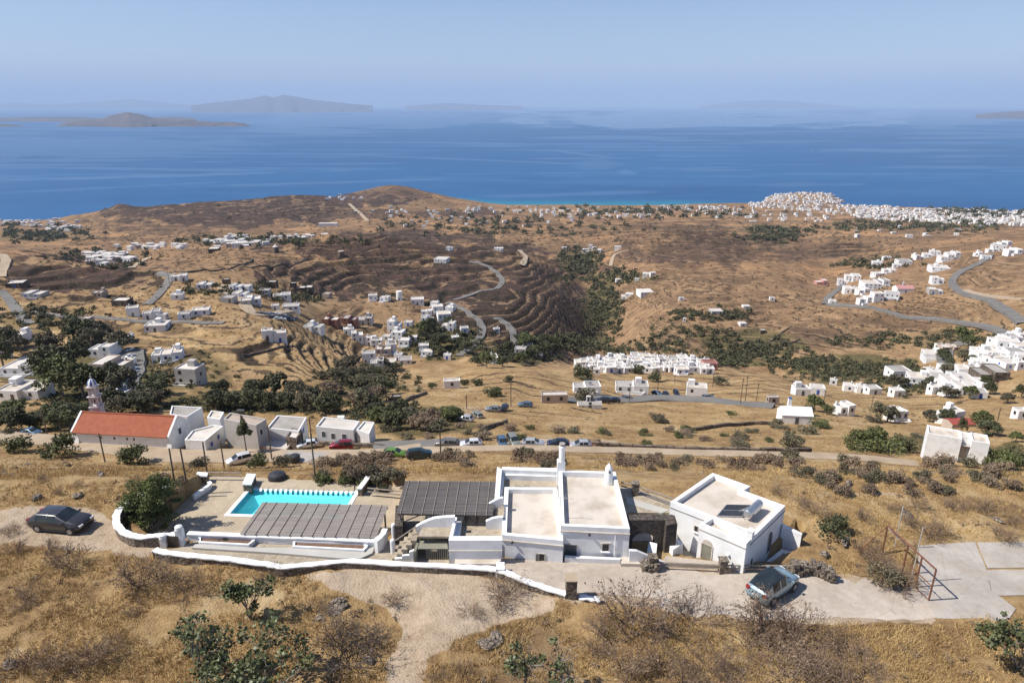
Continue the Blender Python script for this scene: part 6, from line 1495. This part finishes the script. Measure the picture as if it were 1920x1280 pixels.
def put_mesh(name, me, x, y, z, s, label, cat, group=None, rz=None, sq=1.0):
    o = bpy.data.objects.new(name, me); COL.objects.link(o); o.location = (x, y, z); o.scale = (s, s, s * sq); o.rotation_euler = (0, 0, rv.uniform(0, 6.28) if rz is None else rz)
    return tag(o, label, cat, group)
rv = random.Random(31)
def tree(px, py, rpx, mat, label, group=None, sq=1.0, name='tree'):
    x, y, z = ground(px, py); s = rpx * depth(y, z) / 1280 / 1.05; k = rv.randrange(5)
    t = thing(name, label, 'tree', (x, y, z), rv.uniform(0, 6.28), group, (s, s, s * sq))
    c = link_mesh('crown', MESH['crown', mat, k], t); u = link_mesh('trunk', MESH['trunk', k], t)
    return t
def shrub(px, py, rpx, mat, label, group=None, sq=1.0, name='shrub'):
    x, y, z = ground(px, py); s = rpx * depth(y, z) / 1280 / 1.15
    return put_mesh(name, MESH['shrub', mat, rv.randrange(4)], x, y, z - .05 * s, s, label, 'shrub', group, None, sq)
def dry(px, py, rpx, label=None, kind='dry', sq=.85):
    x, y, z = ground(px, py); s = rpx * depth(y, z) / 1280 / 1.25 * (.84 if label is None else 1.0) * rv.uniform(.85, 1.1)
    return put_mesh('dry_bush', MESH[kind, rv.randrange(5)], x, y, z - .03, s, label or 'dry leafless thorn bush on the golden near slope', 'bush', None if label else 'dry thorn bushes on the near slope', None, sq)
# --- near dry bushes
for a in [(130,1060,58,'wide dry bush just below the dark grey hatchback'),(30,1035,40),(90,1030,34),(262,1100,72,'sprawling grey bush below the wooden gate'),(350,1110,70),(300,1085,50),(60,1120,46),(45,1145,30),(250,1150,30),(180,1235,70),(110,1250,60),(40,1260,60),(215,1215,40),(510,1085,32,'small dry bush against the front garden wall'),(655,1245,95,'big dark bush at the edge of the dirt track','dark'),(690,1200,60,None,'dark'),(630,1200,62),(600,1150,44),(740,1130,36),
          (930,1135,40),(945,1118,46,'wispy bush at the end of the pale dirt patch'),(880,1150,34),(1185,1170,88,'tall dry bush on the brow below the driveway'),(1135,1190,60),(1240,1180,56),(1300,1165,60,'dry bush at the lower edge of the driveway'),(1170,1262,85),(1110,1230,50),(1235,1245,60),(1330,1255,66),(1400,1215,70),(1440,1195,92,'thick dry bush in front of the small pale car'),(1500,1205,80),(1480,1270,90),(1580,1225,60),(1620,1275,80),(1540,1280,80),(1370,1280,60),(1280,1290,60),(820,1270,30),(870,1262,34),
          (1660,1085,46,'grey-green bush tangled in the goal frame'),(1690,1105,48),(1640,1055,40),(1622,1035,36),(1740,1002,44,'dry bush behind the court corner'),(1710,985,30),(1880,1010,36),(1905,985,30),(1530,960,36),(1500,945,30),(1620,975,28),(1460,925,26),(1850,960,40),(1790,955,40),(1720,950,38),(1680,960,30),(60,990,24),(20,1000,26),(150,910,20),(115,925,22),(80,900,20),(250,905,26),(330,925,22),(1500,1010,26,'small red-brown bush beside the sunken yard')]:
    dry(*a)
# green bits among them
for a in [(1565,1000,38,'leaf_dark','round dark green shrub on the slope right of the annexe'),(255,868,42,'leaf_green','leafy green shrub in front of the church end'),(118,855,44,'leaf_green','second leafy green shrub from the left by the lane'),(36,845,36,'leaf_green','leftmost leafy green shrub by the lane'),(376,880,26,'leaf_olive','small olive shrub between the poles'),(482,878,30,'leaf_green','green shrub hiding the white van'),(530,876,26,'leaf_olive','olive shrub in front of the black water tank'),
          (1660,1095,40,'leaf_olive','olive-green shrub inside the goal frame'),(420,1017,12,'leaf_dark','round green shrub growing in the left planter'),(1490,838,34,'leaf_olive','grey-green shrub at the end of the long dry-stone wall'),(1610,842,38,'leaf_green','leftmost green shrub of the hedge by the big white house'),(1650,845,46,'leaf_green','broad green shrub in the hedge by the big white house'),(1695,845,34,'leaf_dark','dark shrub at the right end of the hedge'),(1880,880,40,'leaf_green','big green bush right of the big white house'),(1912,872,36,'leaf_dark','dark bush at the frame edge by the big white house'),(1865,868,28,'leaf_dark','dark green bush touching the big white house wall'),
          (610,905,26,'leaf_green','left part of the prickly pear hedge behind the pool'),(645,907,28,'leaf_green','middle part of the prickly pear hedge behind the pool'),(680,912,24,'leaf_green','right part of the prickly pear hedge behind the pool'),(720,920,20,'leaf_dark','dark bush between pool pier and dark pergola'),(1475,790,16,'leaf_dark','dark shrub against the blue-capped white house'),(955,716,14,'leaf_dark','round shrub by the tall pole on the golden hill'),(925,742,24,'leaf_dark','dark spreading tree alone on the golden hill'),(1098,752,28,'leaf_olive','round olive tree before the white terraced house'),
          (1095,710,30,'leaf_dark','dark hedge clump below the white knoll village'),(1195,700,24,'leaf_dark','dark tree at the foot of the knoll village'),(1225,715,20,'leaf_dark','dark shrub below the knoll village centre'),(1350,722,20,'leaf_olive','olive shrub by the ruined walls'),(870,722,14,'leaf_dark','dark shrub right of the small hill house'),(895,722,16,'leaf_dark','second dark shrub right of the small hill house'),(812,728,13,'leaf_dark','dark shrub left of the small hill house')]:
    shrub(*a)
shrub(1768, 872, 26, 'leaf_grey', 'grey shrub in front of the left wall of the big white house'); shrub(1822, 876, 24, 'leaf_olive', 'olive-grey shrub before the recessed porch of the big white house'); shrub(1848, 876, 22, 'leaf_olive', 'olive-grey shrub before the right wall of the big white house')
shrub(302, 908, 24, 'leaf_grey', 'grey shrub behind the left end of the curved wall'); shrub(338, 908, 18, 'leaf_grey', 'grey shrub between the curved wall end and the small pier'); shrub(272, 925, 22, 'leaf_olive', 'olive shrub outside the curved wall')
# --- grey bush bands
for k in range(125):
    z_ = k % 5
    if z_ == 0: px, py = rv.uniform(640, 1060), rv.uniform(855, 880)
    elif z_ == 1: px, py = rv.uniform(1130, 1500), rv.uniform(862, 884)
    elif z_ == 2: px, py = rv.uniform(1430, 1920), rv.uniform(868, 905)
    elif z_ == 3: px, py = rv.uniform(1550, 1920), rv.uniform(885, 930)
    else: px, py = rv.uniform(600, 760), rv.uniform(862, 900)
    shrub(px, py, rv.uniform(13, 27), rv.choice(['leaf_grey', 'leaf_grey', 'leaf_grey', 'leaf_olive']), 'grey half-dry shrub in the bushy band below the lane', 'grey shrubs below the lane', rv.uniform(.8, 1.2))
for k in range(46):
    if k % 3 == 0: px, py = rv.uniform(1080, 1720), rv.uniform(772, 838)
    elif k % 3 == 1: px, py = rv.uniform(1100, 1500), rv.uniform(800, 838)
    else: px, py = rv.uniform(700, 1080), rv.uniform(800, 832)
    shrub(px, py, rv.uniform(10, 26), rv.choice(['leaf_grey', 'leaf_olive', 'leaf_olive', 'leaf_green']), 'low grey-green shrub on the golden field above the lane', 'shrubs on the field above the lane', rv.uniform(.55, .85))
# --- trees behind the church and along the roadside houses
def grove(n, boxes, rr, mats, label, group, sq=(.8, 1.15)):
    for k in range(n):
        x0, x1, y0, y1 = boxes[k % len(boxes)]
        tree(rv.uniform(x0, x1), rv.uniform(y0, y1), rv.uniform(*rr), rv.choice(mats), label, group, rv.uniform(*sq))
for px, py, r_, m_, l_ in [(118,742,46,'leaf_green','largest bright green tree behind the church, left half'),(160,748,46,'leaf_green','big bright green tree just left of the bell tower'),(95,715,42,'leaf_dark','dark tree left of the big green trees'),(140,700,40,'leaf_dark','dark brownish tree above the big green trees'),(232,745,36,'leaf_olive','olive tree right of the bell tower'),(215,718,26,'leaf_dark','dark tree between bell tower and village street')]:
    tree(px, py, r_, m_, l_, None, 1.0)
grove(14, [(10, 130, 775, 812), (60, 200, 770, 800)], (22, 34), ['leaf_green', 'leaf_olive', 'leaf_dark'], 'bushy tree on the slope between the church and the left lane', 'trees left of the church', (.6, .9))
grove(12, [(200, 330, 755, 775), (240, 320, 720, 770)], (18, 30), ['leaf_dark', 'leaf_olive', 'leaf_green'], 'dark tree in the thicket behind the church roof', 'trees behind the church')
grove(24, [(330, 480, 755, 772), (470, 620, 762, 780), (600, 780, 745, 790), (380, 560, 745, 765)], (18, 30), ['leaf_dark', 'leaf_olive', 'leaf_dark'], 'dark tree in the line behind the roadside houses', 'trees behind the roadside houses')
grove(12, [(0, 110, 650, 690), (120, 240, 640, 670)], (18, 34), ['leaf_dark', 'leaf_olive'], 'dark tree among the houses left of the church', 'trees of the shaded hamlet')
grove(22, [(700, 840, 775, 812), (620, 760, 735, 770), (760, 860, 780, 812)], (16, 28), ['leaf_olive', 'leaf_grey', 'leaf_dark', 'leaf_green'], 'grey-green bush-like tree at the foot of the golden hill', 'trees at the foot of the golden hill', (.6, .9))
grove(26, [(600, 760, 690, 740), (650, 720, 690, 730)], (11, 19), ['leaf_olive', 'leaf_olive', 'leaf_dark'], 'olive tree in the gully below the spur village', 'olive trees in the near gully', (.7, 1))
grove(26, [(760, 860, 610, 690), (840, 1040, 640, 690), (960, 1050, 630, 675)], (10, 19), ['leaf_dark', 'leaf_dark', 'leaf_green'], 'dark tree around the gully road and the spur village', 'trees by the gully road')
grove(22, [(1640, 1780, 690, 745), (1760, 1920, 720, 760), (1740, 1830, 640, 690)], (10, 18), ['leaf_dark', 'leaf_green', 'leaf_olive'], 'dark tree between the houses of the right village', 'trees in the right village')
grove(12, [(1480, 1580, 765, 785), (1640, 1680, 785, 792), (1740, 1780, 786, 800), (1830, 1920, 800, 850)], (12, 24), ['leaf_dark', 'leaf_olive', 'leaf_green'], 'dark tree beside the cube houses on the right slope', 'trees by the cube houses')
tree(1850, 815, 26, 'leaf_dark', 'broad dark tree right of the red-roofed building', None, .7)
tree(1802, 812, 9, 'leaf_dark', 'slim dark cypress in front of the red roof', None, 2.2, 'cypress_tree')
# cypress by the roadside houses
x, y, z = ground(463, 853); s = 27 * depth(y, z) / 1280
t = thing('cypress_tree', 'dark ragged cypress standing in front of the grey-white house', 'tree', (x, y, z))
p = crown_pts(2600, 1.0, 1.0, 0, 40, rng, .28, .2); hh = (p[:, 2] + 1.1) / 2.2; p[:, 0] *= (1.05 - hh) * 1.1; p[:, 1] *= (1.05 - hh) * 1.1; p[:, 2] = hh * 3.1 + .1
v, f = quads_at(p * s, .16, rng); link_mesh('crown', mesh_np('crown', v, f, 'leaf_dark'), t)
mb = MB(); mb.tube((0, 0, -.5), (0, 0, s * 1.8), .2, .08, 7); mb.build('trunk', 'bark', t, world=False)
# --- the big bush by the pool
x, y = P(285, 985, -1.0); t = thing('pool_bush', 'large dense green bush inside the curved wall beside the pool deck', 'bush', (x, y, -1.4))
p = crown_pts(9000, 1.0, 1.0, 0, 60, rng, .22, .55); pp = p * np.array([2.35, 1.7, 2.15]); pp[:, 2] += 2.35; pp = pp[pp[:, 2] > .15]; p2_ = crown_pts(5000, 2.3, 1.1, 1.0, 30, rng, .25, .6) * np.array([1, .75, 1]); pp = np.concatenate([pp, p2_]); pp[:, 0] += .12 * (pp[:, 2] - 1.2); pp[:, 1] += .2 * (pp[:, 2] - 1.2)
v, f = quads_at(pp, .085, rng, .5); link_mesh('foliage', mesh_np('foliage', v, f, 'leaf_bush'), t)
v, f, _ = twig_mesh(rng, 10, 2.2, .9, .05, 2); link_mesh('stems', mesh_np('stems', v, f, 'bark'), t)
# --- fig trees in front
def fig(px, base, height, spread, label, stems=4, leaves=900, seed=1, lean=(0, 0), lsize=.13, bare=0.0, yb=None):
    g_ = np.random.default_rng(seed)
    x, y, z = ground(px, base)
    t = thing('fig_tree', label, 'tree', (x, y, z))
    v, f, tips = twig_mesh(g_, stems, height, spread, .06, 3, curl=.42, kids=3, foot=.012)
    v[:, 0] += lean[0] * np.clip(v[:, 2] / height, 0, 1); tips = tips + np.stack([lean[0] * np.clip(tips[:, 2] / height, 0, 1), 0 * tips[:, 0], 0 * tips[:, 0]], 1)
    link_mesh('trunk', mesh_np('trunk', v, f, 'bark'), t)
    keep = tips[(g_.random(len(tips)) > bare) & (tips[:, 2] > height * .3)]
    p = keep[g_.integers(0, len(keep), leaves)] + g_.normal(size=(leaves, 3)) * np.array([.16, .16, .12]) * height / 3.2
    v, f = quads_at(p, lsize, g_, .75, up=0.0); link_mesh('crown', mesh_np('crown', v, f, 'leaf_fig'), t)
fig(470, 1160, 3.0, .5, 'fig tree with a leafy head below the front wall', 3, 1500, 3, (-.7, 0), .10, .35)
fig(385, 1296, 3.3, 1.05, 'big spreading fig tree at the lower left edge', 6, 2400, 5, (-.6, 0), .105, .25)
fig(505, 1296, 3.4, .8, 'twin-stemmed fig tree right of the big spreading one', 5, 1900, 8, (.1, 0), .105, .3)
fig(985, 1296, 3.2, .45, 'nearly bare fig tree with one green tuft on the brow', 3, 520, 11, (-.5, 0), .10, .82)
fig(1040, 1298, 3.0, .5, 'sparse pale-barked fig tree beside the bare one', 3, 360, 14, (.1, 0), .10, .85)
fig(1910, 1255, 3.0, 1.15, 'leafy young fig tree below the court corner', 5, 2800, 21, (-.25, 0), .10, .15)
# --- rocks on the slope
for k, (px, py) in enumerate([(28,878),(22,892),(8,890),(48,872),(120,868),(128,874),(190,892),(145,930),(300,872),(625,1148),(640,1140),(632,1132),(600,1160),(70,935),(1545,1040),(1585,1015),(930,1200),(915,1210),(690,1240),(20,1250),(1700,965),(1870,975),(1590,910),(1640,925)]):
    x, y, z = ground(px, py); mb = MB(); rr_ = random.Random(k)
    mb.lathe([(.12, -.2), (.3, 0), (.34, .12), (.22, .26), (.06, .3)], 7); o = mb.build('rock', 'rubble', None)
    for vtx in o.data.vertices: vtx.co *= rr_.uniform(.75, 1.25); 
    o.location = (x, y, z); o.scale = (rr_.uniform(.8, 2.2), rr_.uniform(.7, 1.4), rr_.uniform(.7, 1.3)); o.rotation_euler = (0, 0, rr_.uniform(0, 6)); tag(o, 'dark lichen-covered rock lying in the dry grass', 'rock', 'rocks in the dry grass')
# --- countless things: grass, scrub, thickets
def grass(name, n, y0, y1, h, blades, mat, seed, clear=0.04):
    g_ = np.random.default_rng(seed); y = np.exp(g_.uniform(math.log(y0), math.log(y1), n)); a = g_.uniform(-1.02, 1.02, n); x = a * y; z = ztv(x, y)
    px, py = to_px(x, y, z); ok = (px > -60) & (px < 1980) & (py < 1330)
    for poly in BARE + [BUILT]: ok &= ~inpoly(px + g_.normal(size=n) * 7, py + g_.normal(size=n) * 4, poly)
    ok &= ~((z < -.7) & (y < 50)); ok &= ~((np.abs(y - 115) < 5) & (px < 800)); ok &= fbm(x / 2.2, y / 2.2, 3, 8) > .40
    ok &= ~((py > 1085) & (py < 1170) & (px > 1290) & (px < 1790) & (y > 33.5))
    x, y, z = x[ok], y[ok], z[ok]; n = len(x); k = blades; sc = np.repeat(g_.uniform(.5, 1.3, n), k)
    bx = np.repeat(x, k) + g_.normal(size=n * k) * .10; by = np.repeat(y, k) + g_.normal(size=n * k) * .10; bz = np.repeat(z, k) - .02
    th = g_.uniform(0, 2 * pi, n * k); wd = .022 * (h / .3); ln = g_.normal(size=(n * k, 2)) * .38 * h
    hh = h * sc * g_.uniform(.6, 1.2, n * k)
    v = np.stack([np.stack([bx - cos_(th) * wd, by - sin_(th) * wd, bz], 1), np.stack([bx + cos_(th) * wd, by + sin_(th) * wd, bz], 1), np.stack([bx + ln[:, 0], by + ln[:, 1], bz + hh], 1)], 1).reshape(-1, 3)
    o = link_mesh(name, mesh_np(name, v, np.arange(len(v)).reshape(-1, 3), mat)); tag(o, 'dry golden grass over the near slopes', 'grass', None, 'stuff')
cos_, sin_ = np.cos, np.sin
grass('dry_grass', 90000, 23, 64, .25, 6, 'grassblade', 2)
grass('dry_grass', 34000, 60, 240, .45, 5, 'grassblade', 3)
def scrub(name, mat, regions, label, smin=2.0, smax=5.0, q=12, flatz=.7, leaf=.3):
    V_, seedr = [], np.random.default_rng(len(regions))
    for (cx, cy_, rx, ry, n) in regions:
        for _ in range(n):
            a, b = seedr.normal(size=2) * .5
            if a * a + b * b > 1.3: continue
            px, py = cx + a * rx, cy_ + b * ry
            x, y, z = ground(px, py)
            if z < SEA + 2 or y < 125: continue
            s = seedr.uniform(smin, smax) ** 1.0 * depth(y, z) / 1280
            d = seedr.normal(size=(q, 3)); d[:, 2] = np.abs(d[:, 2]) * flatz; d /= np.linalg.norm(d, axis=1)[:, None]; d[:, 2] *= .9
            V_.append((np.array([x, y, z + .15 * s]) + d * s * seedr.uniform(.3, 1.0, (q, 1)), np.full(q, s * leaf)))
    c = np.concatenate([a for a, _ in V_]); s = np.concatenate([b for _, b in V_])
    v, f = quads_at(c, s, seedr, .7)
    o = link_mesh(name, mesh_np(name, v, f, mat)); tag(o, label, 'scrub', None, 'stuff')
scrub('scrub', 'scrubfar', [(960,560,1000,110,1500),(700,520,240,50,700),(960,600,200,60,420),(1400,560,400,80,700),(300,560,320,60,600),(1700,600,250,80,500),(960,450,1000,40,1500),(500,640,300,60,350),(600,400,400,30,500),(1500,440,400,40,500),(1000,760,300,40,120),(1650,780,250,25,160),(350,480,300,40,400)], 'dark low scrub dotted over the dry hills', 1.0, 3.6, 16, .6, .30)
scrub('thicket', 'thicketfar', [(1130,590,40,60,240),(1090,490,40,26,130),(1130,520,90,18,110),(1060,645,90,16,180),(1180,655,120,18,130),(1330,590,110,14,80),(1300,625,90,14,60),(1400,660,110,26,210),(1600,695,140,22,260),(1700,720,80,24,120),(1640,640,120,14,80),(830,640,80,36,160),(960,665,90,20,160),(680,720,110,30,190),(80,600,120,26,130),(330,700,120,40,110),(60,440,130,16,140),(200,485,120,18,90),(500,452,180,10,140),(950,425,260,20,130),(1200,400,250,12,110),(1450,440,70,16,110),(1700,425,220,14,170),(1640,495,90,12,80),(1800,640,80,20,80),(420,545,120,14,70),(560,560,60,10,50),(1850,400,120,12,90),(160,765,150,30,190),(480,760,170,16,230),(690,772,110,24,170),(255,745,70,22,90),(1340,680,60,14,70),(1500,680,80,14,90)], 'olive-dark thickets filling the gullies and lining the hamlets', 3.5, 9.5, 46, 1.0, .24)

def low_scrub():
    g_ = np.random.default_rng(9); V_, F_, o = [], [], 0
    n = 1100; y = np.exp(g_.uniform(math.log(26), math.log(125), n)); x = g_.uniform(-.98, .98, n) * y; z = ztv(x, y); px, py = to_px(x, y, z)
    ok = (px > -40) & (px < 1960) & (fbm(x / 6, y / 6, 3, 55) > .47) & ~((z < -.7) & (y < 50)) & ~((np.abs(y - 115) < 5) & (px < 800))
    for poly in BARE + [BUILT]: ok &= ~inpoly(px, py, poly)
    ok &= ~((py > 1085) & (py < 1170) & (px > 1290) & (px < 1790) & (y > 33.5))
    c = []; s = []
    for X_, Y_, Z_ in zip(x[ok], y[ok], z[ok]):
        r = g_.uniform(.12, .42); k = 26; d = g_.normal(size=(k, 3)); d[:, 2] = np.abs(d[:, 2]) * .8; d /= np.linalg.norm(d, axis=1)[:, None]
        c.append(np.array([X_, Y_, Z_]) + d * r * g_.uniform(.2, 1, (k, 1))); s.append(np.full(k, r * .22 + .02))
    v, f = quads_at(np.concatenate(c), np.concatenate(s), g_, .4)
    o = link_mesh('low_scrub', mesh_np('low_scrub', v, f, 'leaf_grey')); tag(o, 'low brown scrub tufts among the dry grass', 'scrub', None, 'stuff')
low_scrub()

# ------------------------------------------------------------------ air
mb = MB(); mb.box((0, 55000, (SEA - 12 + 2200) / 2), (340000, 120000, 2200 - SEA + 12))
hz = mb.build('haze', 'white')
hm = bpy.data.materials.new('haze'); hm.use_nodes = True
ht = hm.node_tree; ht.nodes.remove(ht.nodes['Principled BSDF'])
pv = ht.nodes.new('ShaderNodeVolumePrincipled')
pv.inputs['Color'].default_value = (0.56, 0.70, 0.88, 1)
pv.inputs['Density'].default_value = 3.4e-5
pv.inputs['Anisotropy'].default_value = 0.0
ht.links.new(pv.outputs[0], ht.nodes['Material Output'].inputs['Volume'])
hz.data.materials.clear(); hz.data.materials.append(hm)
tag(hz, None, None, None, 'stuff')
